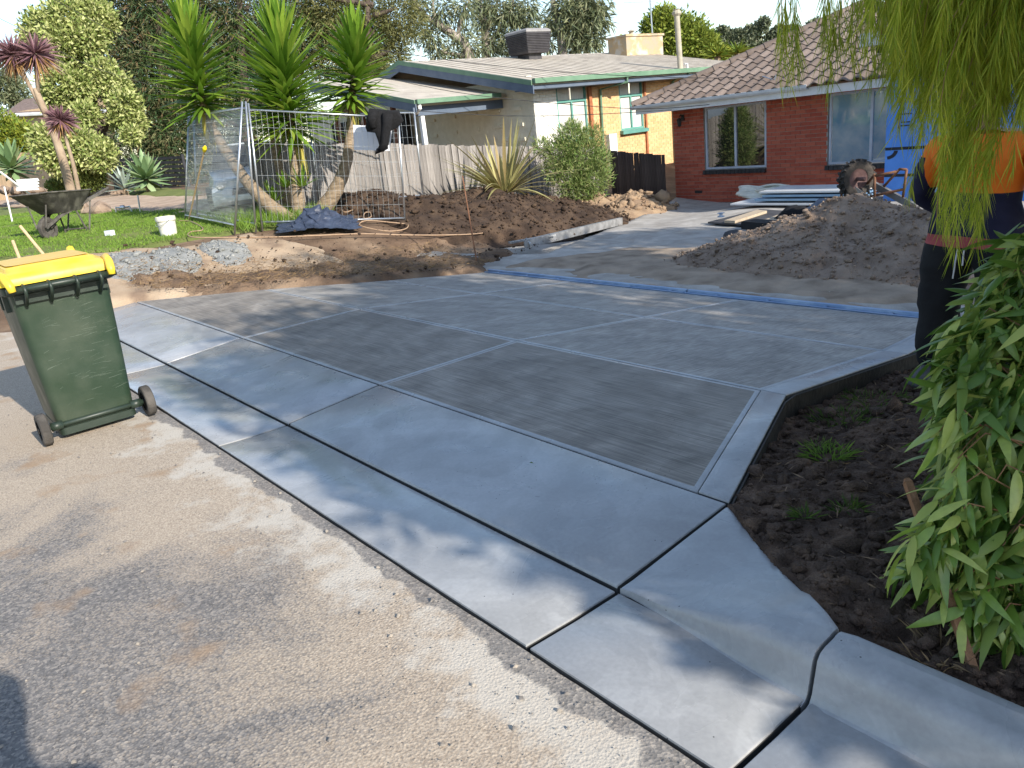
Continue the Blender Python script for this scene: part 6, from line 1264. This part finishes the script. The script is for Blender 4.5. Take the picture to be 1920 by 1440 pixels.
# left background shrubs and house
for (px, dep, n, ll, lw, m, lb, nm) in (([(35, 262, 34, 0), (10, 250, 34, 0), (60, 275, 22, 0), (20, 285, 26, 0), (60, 255, 14, 0)], 40, 7000, .2, .09, 'leaf_yellow', 'yellow green shrub above the tan fence at the far left', 'garden_shrub'), ([(15, 165, 30, 0), (35, 180, 20, 0), (0, 140, 30, 0), (10, 195, 22, 0)], 55, 3500, .4, .09, 'leaf_gum', 'sparse gum tree at the far left skyline', 'gum_tree')):
    g = Vector(at(px[0][0], 330, dep)); g.z = .8; tree(nm, lb, 'tree' if nm == 'gum_tree' else 'shrub', g, [[g, Vector(at(px[0][0], px[0][1], dep))]], cl(px, dep), n, ll, lw, m, 'bark_dark', .12)
# round rosemary bush, low bush, grevillea
def bush(label, c, clumps, n, ll, lw, m, cat='shrub', hang=0.0, up=.4, name='shrub'): return tree(name, label, cat, c, [[Vector(c), Vector(clumps[0][:3])], [Vector(c), Vector(clumps[-1][:3])]], clumps, n, ll, lw, m, 'bark_dark', .05, group=None, updir=up, hang=hang, shell=.45)
DB = 29; g = Vector(at(165, 355, DB)); bush('dense rounded olive green bush in front of the black slat fence', g, cl([(165, 325, 22, 0), (165, 305, 20, 0), (160, 340, 22, 0), (180, 335, 18, 0), (150, 315, 16, 0), (165, 292, 13, 0)], DB), 9000, .16, .05, 'leaf_rosemary', up=.9)
g = Vector(at(108, 356, 30)); bush('low pale green bush at the foot of the tan fence', g, cl([(108, 346, 12, 0), (98, 350, 9, 0), (118, 348, 9, 0)], 30), 1800, .14, .07, 'leaf_grevillea')
DG = 18.6; g = Vector(at(1085, 385, DG)); bush('airy green and silvery shrub beside the flax and end of the paling fence', g, cl([(1075, 330, 42, 0), (1050, 290, 34, 0), (1095, 290, 40, 0), (1070, 262, 30, 0), (1110, 335, 38, 0), (1085, 360, 34, 0), (1040, 320, 24, 0), (1125, 300, 22, 0), (1015, 275, 16, 0), (1110, 258, 22, 0), (1075, 240, 14, 0)], DG), 14000, .13, .02, 'leaf_grevillea', up=.5)
# neighbour house far left
t = thing('far_bungalow', 'small tan brick house with tiled roof behind trees at far left', 'house', at(60, 300, 48)); q = lambda x, y, d_=48: at(x, y, d_)
a, b = at(18, 212, 48), at(200, 205, 46); zb = .8
mb = MB(); mb.add([(a[0], a[1], zb), (b[0], b[1], zb), (b[0], b[1], b[2]), (a[0], a[1], a[2])], [(0, 1, 2, 3)]); mb.beam((a[0], a[1], (zb + a[2]) / 2), (b[0], b[1], (zb + a[2]) / 2), .3, a[2] - zb); part(t, 'wall', mb, ['tan_fence'])
e0, e1 = at(5, 214, 47.5), at(206, 205, 45.5); r0_, r1_ = at(45, 186, 52), at(200, 168, 50); mb = MB(); mb.add([e0, e1, r1_, r0_, e0 - np.array([0, 0, .15]), e1 - np.array([0, 0, .15])], [(0, 1, 2, 3), (4, 5, 1, 0)]); part(t, 'roof', mb, ['roof_tile_mass']); mb = MB(); mb.tube([e0 - np.array([0, 0, .08]), e1 - np.array([0, 0, .08])], .1, 6); part(t, 'roof_gutter', mb, ['fascia_white'])
# lawn grass blades
n = 60000; gu = -rng.uniform(11.3, 24, n); gv = rng.uniform(.3, 5.2, n); d = poly_dist(gu, gv, [(-11.3, .6), (-11.6, 3.1), (-11.3, 4.5), (-12.4, 5.2), (-13.4, 4.6), (-16.5, 4.2), (-19.5, 3.7), (-24, 3.4), (-24, .4), (-14, .3)]) + .35 * vfbm(gu, gv, 1.1, 3, 6.0)
keep = d < .02; gu, gv = gu[keep], gv[keep]; n = len(gu); C = np.stack([gu, gv, hgt(gu, gv) + .02], -1); D_ = rand_dirs(n); D_[:, 2] = np.abs(D_[:, 2]) + .5
tag(link('lawn_grass', leaf_mesh('lawn_grass', C, D_, rng.uniform(.03, .075, n), .012, 'grass')), 'short bright green grass of the lawn', 'grass', kind='stuff')
n = 2600; gu = -rng.uniform(11.2, 13.0, n); gv = rng.uniform(3.6, 5.3, n); C = np.stack([gu, gv, hgt(gu, gv) + .02], -1); D_ = rand_dirs(n); D_[:, 2] = np.abs(D_[:, 2]) + .9
tag(link('long_grass', leaf_mesh('long_grass', C, D_, rng.uniform(.1, .3, n), .012, 'grass')), 'longer green grass around the yucca trunks', 'grass', kind='stuff')
# dead straw over the soil strip left of the slab and clods over the yard
n = 5000; q = rng.random(n); gv = 1.2 + q * 4.6; gu = np.interp(gv, [1.2, 2.42, 3.96, 5.5], [-9.1, -7.85, -7.5, -7.3]) - rng.random(n) ** 1.2 * 1.7; C = np.stack([gu, gv, hgt(gu, gv) + .09 + .04 * rng.random(n)], -1); D_ = rand_dirs(n); D_[:, 2] = np.abs(D_[:, 2]) * .3
tag(link('straw_litter', leaf_mesh('straw_litter', C, D_, rng.uniform(.04, .13, n), .006, 'straw')), 'dead straw and roots matted over the soil left of the slab', 'straw', kind='stuff')
n = 1500; gv = rng.uniform(1.3, 9, n); gu = np.interp(gv, [1.2, 2.42, 3.96, 5.5, 9], [-9.1, -7.85, -7.5, -7.3, -8.6]) - rng.random(n) ** 1.4 * 3.2; S = .008 * np.exp(rng.normal(size=n) * .6)
tag(link('yard_clods', clod_cloud('yard_clods', np.stack([gu, gv, hgt(gu, gv) + .07 + S * .2], -1), S, 'soil_mound')), 'small brown clods scattered over the dug yard', 'soil', kind='stuff')

# ------------------------------------------------------------------ leafy bush in the right foreground
mat('bush_leaf', (.15, .26, .035), (.56, .6, .15), 7, .3, 0, rand=-1, transl=.3, spec=.7, c3=(.24, .36, .06)); mat('bush_leaf_mass', (.11, .2, .03), (.48, .54, .13), 7, .38, 0, island=True, transl=.35, spec=.5, c3=(.13, .23, .04)); mat('bush_stem', (.24, .12, .06), (.32, .18, .08), 8, .6, .1, 30)
lp_ = lambda q: max(.02, math.sin(math.pi * min(1, q ** .85)) ** .8)
bl = [blade('leaf', 1.0, .25, 'bush_leaf', c_, 7, .3, lp_) for c_ in (.12, .35, .6, .9)]
def mesh_arrays(me):
    v = np.zeros(len(me.vertices) * 3); me.vertices.foreach_get('co', v); f = np.array([p.vertices[:] for p in me.polygons]); return v.reshape(-1, 3), f
bla = [mesh_arrays(m_) for m_ in bl]
bc = Vector((1.2, .95, .09)); t = thing('leafy_bush', 'glossy green bush with long drooping leaves in the right foreground', 'bush', bc)
ys_ = [420, 480, 540, 590, 640, 700, 760, 850, 960, 1000, 1050, 1100, 1160, 1250, 1310]; xs_ = [1885, 1860, 1815, 1775, 1740, 1745, 1755, 1750, 1755, 1680, 1700, 1750, 1810, 1885, 1935]
leaves = []; stems = MB()
rs = random.Random(11)
for k in range(760):
    y = rs.uniform(425, 1300); xl = float(np.interp(y, ys_, xs_)); x = xl + (rs.random() ** 1.5) * (2080 - xl); dep = float(np.interp(y, [430, 700, 1000, 1300], [2.4, 2.15, 1.88, 1.7])) + rs.random() ** 2 * .55
    tip = Vector(at(x, y, dep)); inner = Vector((1.25 + .1 * rs.random(), 1.2 + .2 * rs.random(), max(.15, tip.z + rs.uniform(-.25, .05))))
    d0 = (tip - inner).normalized(); L_ = rs.uniform(.16, .32); base = tip - d0 * L_ * .8; P_ = [base, base + d0 * L_ * .5 + Vector((0, 0, .05)), tip + Vector((0, 0, -.05))]
    if k % 4 == 0: stems.tube(P_, [.003, .0025, .0015], 5, cap=False)
    nl = rs.randint(5, 8)
    for i in range(nl):
        q = (i + .6) / nl; p = P_[0].lerp(P_[1], q * 2) if q < .5 else P_[1].lerp(P_[2], q * 2 - 1); a = i * 2.3 + k
        side = Vector((math.cos(a), math.sin(a), 0)); d = (d0 * .4 + side * .55 + Vector((0, 0, rs.uniform(-1.1, .3)))).normalized(); leaves.append((p, d, rs.uniform(.065, .14), rs.randint(0, 3), dep, rs.uniform(-.9, .9)))
part(t, 'twigs', stems, ['bush_stem'], smooth=True, kind='stuff')
mb = MB()
for (tx, ty, tz) in ((1.15, 1.3, .9), (1.4, 1.5, 1.2), (1.0, 1.15, .55), (1.35, 1.05, .6), (1.6, 1.3, .9)): mb.tube(smooth_path([Vector((1.25, 1.0, .06)), Vector((1.25 + (tx - 1.25) * .4, 1.0 + (ty - 1.0) * .4, tz * .55)), Vector((tx, ty, tz))], 5), list(np.linspace(.014, .004, 11)), 6)
part(t, 'stem', mb, ['bush_stem'], smooth=True)
def leaf_matrix(p, d, spin):
    z = d; y = Vector((0, 0, 1)).cross(z)
    if y.length < .05: y = Vector((1, .3, 0)).cross(z)
    y.normalize(); x = y.cross(z); return Matrix.Translation(p) @ Matrix((x, y, z)).transposed().to_4x4() @ Matrix.Rotation(spin, 4, 'Z')
leaves.sort(key=lambda l: l[4] + (5 if (at(0, 0, 1)[0] * 0) else 0))
MV, MF = [], []; off = 0; cnt = 0
for (p, d, ln, kk, dep, spin) in leaves:
    q = np.array(p) - CAM; w_ = q @ FWD; px = 960 + 1440 * (q @ IX) / w_; inview = px < 1915
    if inview and cnt < 300 and rs.random() < .5:
        o = link('leaf', bl[kk], t); o.matrix_local = Matrix.Translation(-bc) @ leaf_matrix(p, d, spin) @ Matrix.Diagonal((ln, ln, ln, 1)); cnt += 1
    else:
        v, f = bla[kk]; M_ = np.array(leaf_matrix(p, d, spin) @ Matrix.Diagonal((ln, ln, ln, 1))); MV.append(v @ M_[:3, :3].T + M_[:3, 3] - np.array(bc)); MF.append(f + off); off += len(v)
o = link('foliage', np_mesh('foliage', np.concatenate(MV), np.concatenate(MF), 'bush_leaf_mass', True), t); o['kind'] = 'stuff'
# stake holding the bush
mat('stake_wood', (.22, .11, .055), (.32, .17, .09), 5, .8, .4, 30, stretch=(6, 6, 1))
a = Vector(Z_at(1842, 1305, .06)); b = Vector(at(1702, 905, 2.12)); d = (b - a).normalized(); t = thing('garden_stake', 'square brown timber stake leaning beside the leafy bush', 'stake', a)
mb = MB(); mb.beam(a - d * .1, b, .022, .022); part(t, 'shaft', mb, ['stake_wood'])
mb = MB(); x_ = d.orthogonal().normalized() * .012; y_ = d.cross(x_).normalized() * .012; e = d * .014
mb.loft([[b + x_ + y_, b - x_ + y_, b - x_ - y_, b + x_ - y_], [b + e + (x_ + y_) * .5, b + e + (-x_ + y_) * .5, b + e - (x_ + y_) * .5, b + e + (x_ - y_) * .5]]); part(t, 'stake_head', mb, ['stake_wood'])

# ------------------------------------------------------------------ weeping acacia overhead at the right
mat('needle_leaf', (.22, .3, .018), (.62, .6, .075), 6, .5, 0, island=True, transl=.45, c3=(.38, .44, .035))
tb = Vector((.78, 2.25, -.08)); t = thing('weeping_tree', 'weeping tree with long thin yellow green needles hanging at top right', 'tree', tb)
mb = MB(); mb.tube(smooth_path([tb, Vector((.76, 2.22, 1.0)), Vector((.85, 2.2, 1.9)), Vector((1.0, 2.2, 2.8)), Vector((1.3, 2.3, 4.0))], 5), list(np.linspace(.045, .02, 21)), 8)
br = []
for k in range(46):
    z = rs.uniform(1.5, 3.8); a = rs.uniform(0, 6.28); l = rs.uniform(.4, 1.1); p0 = Vector((.9, 2.2, z)); p1 = p0 + Vector((math.cos(a) * l * .6, math.sin(a) * l * .6, .22)); p2 = p0 + Vector((math.cos(a) * l, math.sin(a) * l, .1)); br.append((p0, p1, p2)); mb.tube([p0, p1, p2], [.012, .007, .004], 5)
part(t, 'trunk', mb, ['bark_dark'], smooth=True)
LC, LD = [], []; twig = MB()
def strand(p, out, ln, n):
    P_ = [p]; d = Vector(out); q = Vector(p); k = 9
    for i in range(k): d = (d + Vector((rs.uniform(-.12, .12), rs.uniform(-.12, .12), -.34))).normalized(); q = q + d * ln / k; P_.append(q.copy())
    if rs.random() < .35: twig.tube(P_, .0012, 3, cap=False)
    for i in range(n):
        s_ = rs.random() * (k - .01); j = int(s_); b_ = P_[j].lerp(P_[j + 1], s_ - j); dd = (P_[j + 1] - P_[j]).normalized(); LC.append(b_); LD.append(dd + Vector((rs.uniform(-.55, .55), rs.uniform(-.55, .55), rs.uniform(-.6, .1))))
# (centre, radii, number of strands): the mass in view and the crown above and beyond it
k = 0
while k < 600:
    y = rs.uniform(-260, 60) if k < 575 else rs.uniform(150, 270); x = rs.uniform(1600, 2150); lim = float(np.interp(y, [-260, -60, 60, 150, 220, 300], [1660, 1730, 1770, 1790, 1810, 1830])) + rs.random() ** 2 * 70
    if x < lim or (y > 140 and x > 1900): continue
    k += 1; dep = rs.uniform(2.35, 3.15); p = Vector(at(x, y, dep)); o_ = p - Vector((1.0, 2.2, p.z)); o_.normalize()
    strand(p, (o_.x * .4, o_.y * .4, .0), rs.uniform(.24, .42), 76)
for c, rad, m_ in (((1.15, 2.35, 3.0), (.8, .9, .5), 220), ((1.9, 2.3, 2.5), (.8, .9, .8), 170), ((1.2, 2.3, 3.8), (1.0, 1.1, .5), 130)):
    for k in range(m_):
        a = rs.uniform(0, 6.28); cz = rs.uniform(-.6, 1); rr_ = math.sqrt(rs.random()); p = Vector((c[0] + rad[0] * rr_ * math.cos(a), c[1] + rad[1] * rr_ * math.sin(a), c[2] + rad[2] * cz * math.sqrt(max(.05, 1 - rr_ * rr_ * .8))))
        strand(p, (math.cos(a) * .8, math.sin(a) * .8, .25), rs.uniform(.4, .75), 44)
for (x, y, dep) in ((1465, -20, 2.7), (1478, -30, 2.7), (1490, -25, 2.7), (1560, -20, 2.6), (1575, -30, 2.6), (1600, -40, 2.7), (1625, -30, 2.6), (1545, -45, 2.7), (1655, -10, 2.6), (1680, 20, 2.6)):
    for _ in range(3): strand(Vector(at(x + rs.uniform(-8, 8), y, dep)), (rs.uniform(-.2, .2), rs.uniform(-.2, .2), -.8), rs.uniform(.16, .3), 26)
part(t, 'twigs', twig, ['bush_stem'], kind='stuff')
n = len(LC); me = leaf_mesh('needles', np.array([tuple(p) for p in LC]), np.array([tuple(p) for p in LD]), rng.uniform(.06, .11, n), .0032, 'needle_leaf', droop=.12, fold=.1); me.transform(Matrix.Translation(-tb)); o = link('needles', me, t); o['kind'] = 'stuff'

# ------------------------------------------------------------------ trees further right and across the road (they cast the shade on the slab)
def leafy(label, g, clumps, n, ll, lw, m='leaf_olive', name='street_tree'):
    g = Vector(g); c = Vector(clumps[0][:3]); tree(name, label, 'tree', g, [[g, g.lerp(c, .5), c]] + [[g.lerp(c, .6), Vector(q[:3])] for q in clumps[1:6]], clumps, n, ll, lw, m, 'bark_dark', .16, shell=.2)
def blob(c, r_, n, s=.45): return [(c[0] + rs.uniform(-1, 1) * r_[0], c[1] + rs.uniform(-1, 1) * r_[1], c[2] + rs.uniform(-1, 1) * r_[2], s * (r_[0] + r_[1] + r_[2]) / 3) for _ in range(n)]
leafy('tall garden shrub beyond the right edge of the view behind the leafy bush', (4.4, 1.9, .1), blob((4.4, 1.95, 2.9), (1.3, 1.1, 1.2), 18), 8500, .2, .09)
leafy('upright shrub beyond the right edge of the view close to the kerb', (5.2, .9, .05), blob((5.2, 1.16, 2.6), (1.1, .45, 2.2), 22), 10000, .2, .09)
leafy('broad tree beyond the right edge of the view that shades the new slab', (8.5, 4.0, 0), blob((8.5, 4.35, 5.6), (2.0, 2.8, 2.9), 24), 15000, .3, .13)
leafy('tree beyond the right edge of the view beside the sand heap', (7.0, 8.2, -.3), blob((7.0, 8.2, 5.0), (1.8, 1.9, 1.8), 16), 9000, .3, .13)
for k, (x, y) in enumerate(((-20, -11), (-27, -12), (-34, -10))):
    leafy(('nearest', 'middle', 'farthest')[k] + ' of three trees across the road that show in the house windows', (x, y, 0), blob((x, y, 4.5), (2.4, 2.4, 2.6), 10), 5000, .4, .18, 'leaf_conifer')

# ------------------------------------------------------------------ people
mat('hivis_orange', (.85, .2, .02), (.75, .16, .015), 7, .75, .5, 10); mat('navy_cloth', (.012, .012, .035), (.02, .02, .05), 8, .85, .5, 12); mat('black_cloth', (.007, .007, .009), (.013, .013, .015), 8, .8, .6, 9, spec=.3); mat('pink_band', (.4, .09, .09), (.3, .06, .07), 12, .8, .3, 20)
mat('skin', (.5, .28, .2), (.44, .24, .17), 8, .6, .1, 30); mat('hair_brown', (.05, .03, .02), (.09, .06, .04), 30, .7, .6, 60); mat('boot_leather', (.06, .06, .062), (.12, .115, .11), 7, .65, .4, 30); mat('cord_white', (.6, .6, .62), (.5, .5, .52), 9, .8, 0)
def skin_mesh(name, verts, edges, radii, sub=2, root=0):
    me = bpy.data.meshes.new(name); me.from_pydata([tuple(v) for v in verts], edges, []); o = bpy.data.objects.new(name, me); COL.objects.link(o)
    sk = o.modifiers.new('skin', 'SKIN'); sk.use_smooth_shade = True
    for i, r_ in enumerate(radii): me.skin_vertices[0].data[i].radius = (r_, r_) if not isinstance(r_, tuple) else r_
    for i in range(len(radii)): me.skin_vertices[0].data[i].use_root = (i == root)
    ss = o.modifiers.new('sub', 'SUBSURF'); ss.levels = sub; ss.render_levels = sub
    bpy.context.view_layer.update(); dg = bpy.context.evaluated_depsgraph_get(); ev = bpy.data.meshes.new_from_object(o.evaluated_get(dg)); bpy.data.objects.remove(o); return ev
def person(label, base, face, clothes, arms, cat='person', lean=0.0):
    base = Vector(base); F_ = Vector(face).normalized(); Rt = F_.cross(Vector((0, 0, 1))); t = thing('person', label, cat, base)
    def p(f, r_, z): return base + F_ * f + Rt * r_ + Vector((0, 0, z))
    V = [p(0, 0, .95), p(.0, 0, 1.12), p(.01, 0, 1.28), p(.0, 0, 1.42), p(.01, 0, 1.5), p(.03, 0, 1.58)]; E_ = [(0, 1), (1, 2), (2, 3), (3, 4), (4, 5)]; Rr = [(.19, .15), (.185, .15), (.205, .15), (.19, .12), .06, .06]
    V += [p(.04, 0, 1.66), p(.045, 0, 1.74)]; E_ += [(5, 6), (6, 7)]; Rr += [.092, .085]
    for s in (1, -1):
        k = len(V); V += [p(0, s * .12, .86), p(.03, s * .15, .5), p(0, s * .16, .12), p(.02, s * .16, .06)]; E_ += [(0, k), (k, k + 1), (k + 1, k + 2), (k + 2, k + 3)]; Rr += [.135, .105, .1, .085]
        sh, el, wr, hd = arms(s); k = len(V); V += [p(0, s * .19, 1.42), p(*el), p(*wr)]; E_ += [(3, k), (k, k + 1), (k + 1, k + 2)]; Rr += [.085, .062, .045]
    body = skin_mesh('body', V, E_, Rr, 2, 0); body.transform(Matrix.Translation(-base)); bm = bmesh.new(); bm.from_mesh(body)
    for zc in clothes['cuts']: bmesh.ops.bisect_plane(bm, geom=bm.verts[:] + bm.edges[:] + bm.faces[:], plane_co=(0, 0, zc), plane_no=(.06, .03, 1))
    for sg in (1, -1): bmesh.ops.bisect_plane(bm, geom=bm.verts[:] + bm.edges[:] + bm.faces[:], plane_co=Rt * sg * .235, plane_no=Rt)
    bm.to_mesh(body); bm.free(); mats_ = ['skin'] + clothes['mats']
    for m_ in mats_: body.materials.append(MATS[m_])
    idx = []
    for f in body.polygons:
        c = f.center; r_ = Vector(c).dot(Rt); z = c.z + .06 * c.x + .03 * c.y; idx.append(clothes['pick'](abs(r_), z))
    body.polygons.foreach_set('material_index', idx)
    for v in body.vertices:
        if v.co.z < 1.45: v.co += Vector((1, 1, .3)) * (.016 * mnoise.noise(Vector(v.co) * 6) + .008 * mnoise.noise(Vector((v.co.x * 8, v.co.y * 8, v.co.z * 26))))
    bo = link('body', body, t)
    # face: nose, ears, eyes, mouth, hair
    hc = p(.045, 0, 1.69)
    def lp2(name, c, s_, m_, n=10):
        mb = MB(); mb.lathe([(0, -1), (.5, -.85), (.86, -.5), (1, 0), (.86, .5), (.5, .85), (0, 1)], n); M_ = Matrix((F_, Rt, Vector((0, 0, 1)))).transposed(); mb.v = [tuple(M_ @ Vector((v[0] * s_[0], v[1] * s_[1], v[2] * s_[2])) + c) for v in mb.v]; part(t, name, mb, [m_], smooth=True)
    lp2('nose', hc + F_ * .095 - Vector((0, 0, .02)), (.02, .014, .024), 'skin')
    for s in (1, -1): lp2('ear', hc + Rt * s * .082, (.018, .01, .03), 'skin'); lp2('eye', hc + F_ * .078 + Rt * s * .03 + Vector((0, 0, .012)), (.012, .013, .009), 'cord_white')
    lp2('mouth', hc + F_ * .082 - Vector((0, 0, .06)), (.012, .024, .006), 'pink_band'); lp2('hair', hc - F_ * .015 + Vector((0, 0, .045)), (.102, .094, .085), 'hair_brown', 16)
    for s in (1, -1):
        sh, el, wr, hd = arms(s); w_ = p(*wr); h_ = (p(*hd) - w_); h_.normalize(); sd = h_.cross(Vector((0, 0, 1)))
        if sd.length < .1: sd = F_.copy()
        sd.normalize(); vv = [w_, w_ + h_ * .05, w_ + h_ * .09]; ee = [(0, 1), (1, 2)]; rr_ = [.03, (.042, .022), (.042, .02)]
        for q, ln in ((-.033, .065), (-.011, .078), (.011, .073), (.033, .055)):
            k = len(vv); vv += [w_ + h_ * .1 + sd * q, w_ + h_ * (.1 + ln * .5) + sd * q, w_ + h_ * (.1 + ln) + sd * q * 1.05 + F_ * .02]; ee += [(2, k), (k, k + 1), (k + 1, k + 2)]; rr_ += [.0095, .009, .008]
        k = len(vv); vv += [w_ + h_ * .05 + sd * .05, w_ + h_ * .09 + sd * .068]; ee += [(1, k), (k, k + 1)]; rr_ += [.012, .009]
        hm = skin_mesh('hand', vv, ee, rr_, 1, 0); hm.transform(Matrix.Translation(-base)); hm.materials.append(MATS['skin']); link('hand', hm, t)
    for s in (1, -1):
        mb = MB(); secs = []
        for (f, w_, z0_, z1_) in ((-.1, .035, .0, .1), (-.06, .045, .0, .16), (.0, .047, .0, .17), (.06, .047, .0, .13), (.13, .052, .0, .095), (.19, .048, .0, .08), (.225, .03, .005, .055)):
            secs.append([p(f, s * .16 + w_ * math.cos(a), z0_ + (z1_ - z0_) * (.5 + .5 * math.sin(a)) ** .7) for a in np.linspace(-math.pi / 2, 1.5 * math.pi, 13)[:-1]])
        mb.loft(secs); part(t, 'boot', mb, ['boot_leather'], smooth=True)
    return t, p
fdir = Vector((-IX[0], -IX[1], 0)).normalized() * .8 - Vector((_H[0], _H[1], 0)) * .6
def pick_w(r_, z):
    if z > 1.5: return 0
    if r_ > .235 and z > .8: return 1 if z > 1.36 else 2
    if z > 1.18: return 1
    if z > .93: return 2
    if z > .865: return 4
    return 3
def arms_w(s): return ((0, 0, 0), (-.04, s * .32, 1.13), (-.2, s * .16, .98), (-.25, s * .02, .93))
pw = np.array([0.0, 3.61, -.15]); tw_, pp = person('worker in an orange and navy shirt and black trousers standing behind the bush', pw, fdir, dict(mats=['hivis_orange', 'navy_cloth', 'black_cloth', 'pink_band'], pick=pick_w, cuts=(1.5, 1.36, 1.18, .93, .865)), arms_w)
mb = MB(); mb.tube([pp(.155, .02, .87), pp(.165, .022, .8), pp(.16, .03, .7)], .004, 6); part(tw_, 'draw_cord', mb, ['cord_white']); mb = MB(); mb.tube([pp(.155, -.01, .87), pp(.165, -.012, .82), pp(.165, -.012, .78)], .004, 6); part(tw_, 'draw_cord', mb, ['cord_white'])
tw_.scale = (1.18, 1.18, 1.0)
def pick_p(r_, z): return 0 if z > 1.5 or (r_ > .26 and z < .95 and z > .7) else (1 if z > .95 else 2)
person('person taking the picture, only the shadow shows on the road', (2.1, -1.36, 0), (-.78, .62, 0), dict(mats=['navy_cloth', 'black_cloth'], pick=pick_p, cuts=(1.5, .95)), lambda s: ((0, 0, 0), (.0, s * .29, 1.15), (.06, s * .3, .9), (.1, s * .3, .75)))

# ------------------------------------------------------------------ overhead wires
mat('wire', (.03, .03, .032), (.05, .05, .05), 5, .6, 0)
for lb, pts in (('upper overhead wire crossing in front of the variegated tree', [(90, -8, 26), (250, 80, 26), (390, 150, 26), (520, 200, 26)]), ('overhead wire falling from the left edge to the cordyline heads', [(-10, 30, 26), (60, 65, 26), (160, 120, 26), (300, 165, 26)]), ('thin wire crossing above the grey roof to the brick house', [(700, 92, 22), (900, 120, 22), (1100, 138, 22), (1300, 146, 20), (1450, 143, 18)]), ('thin wire sagging in front of the cream wall to the tiled roof', [(705, 142, 20), (850, 172, 20), (1000, 190, 20), (1200, 204, 19), (1330, 196, 17.5)]), ('lowest thin wire in front of the cream wall', [(780, 208, 19), (950, 217, 19), (1100, 215, 18.5), (1260, 206, 18)])):
    P_ = smooth_path([Vector(at(*q)) for q in pts], 5); mb = MB(); mb.tube(P_, .008, 5); single('overhead_wire', mb, ['wire'], lb, 'wire', tuple(P_[0]))
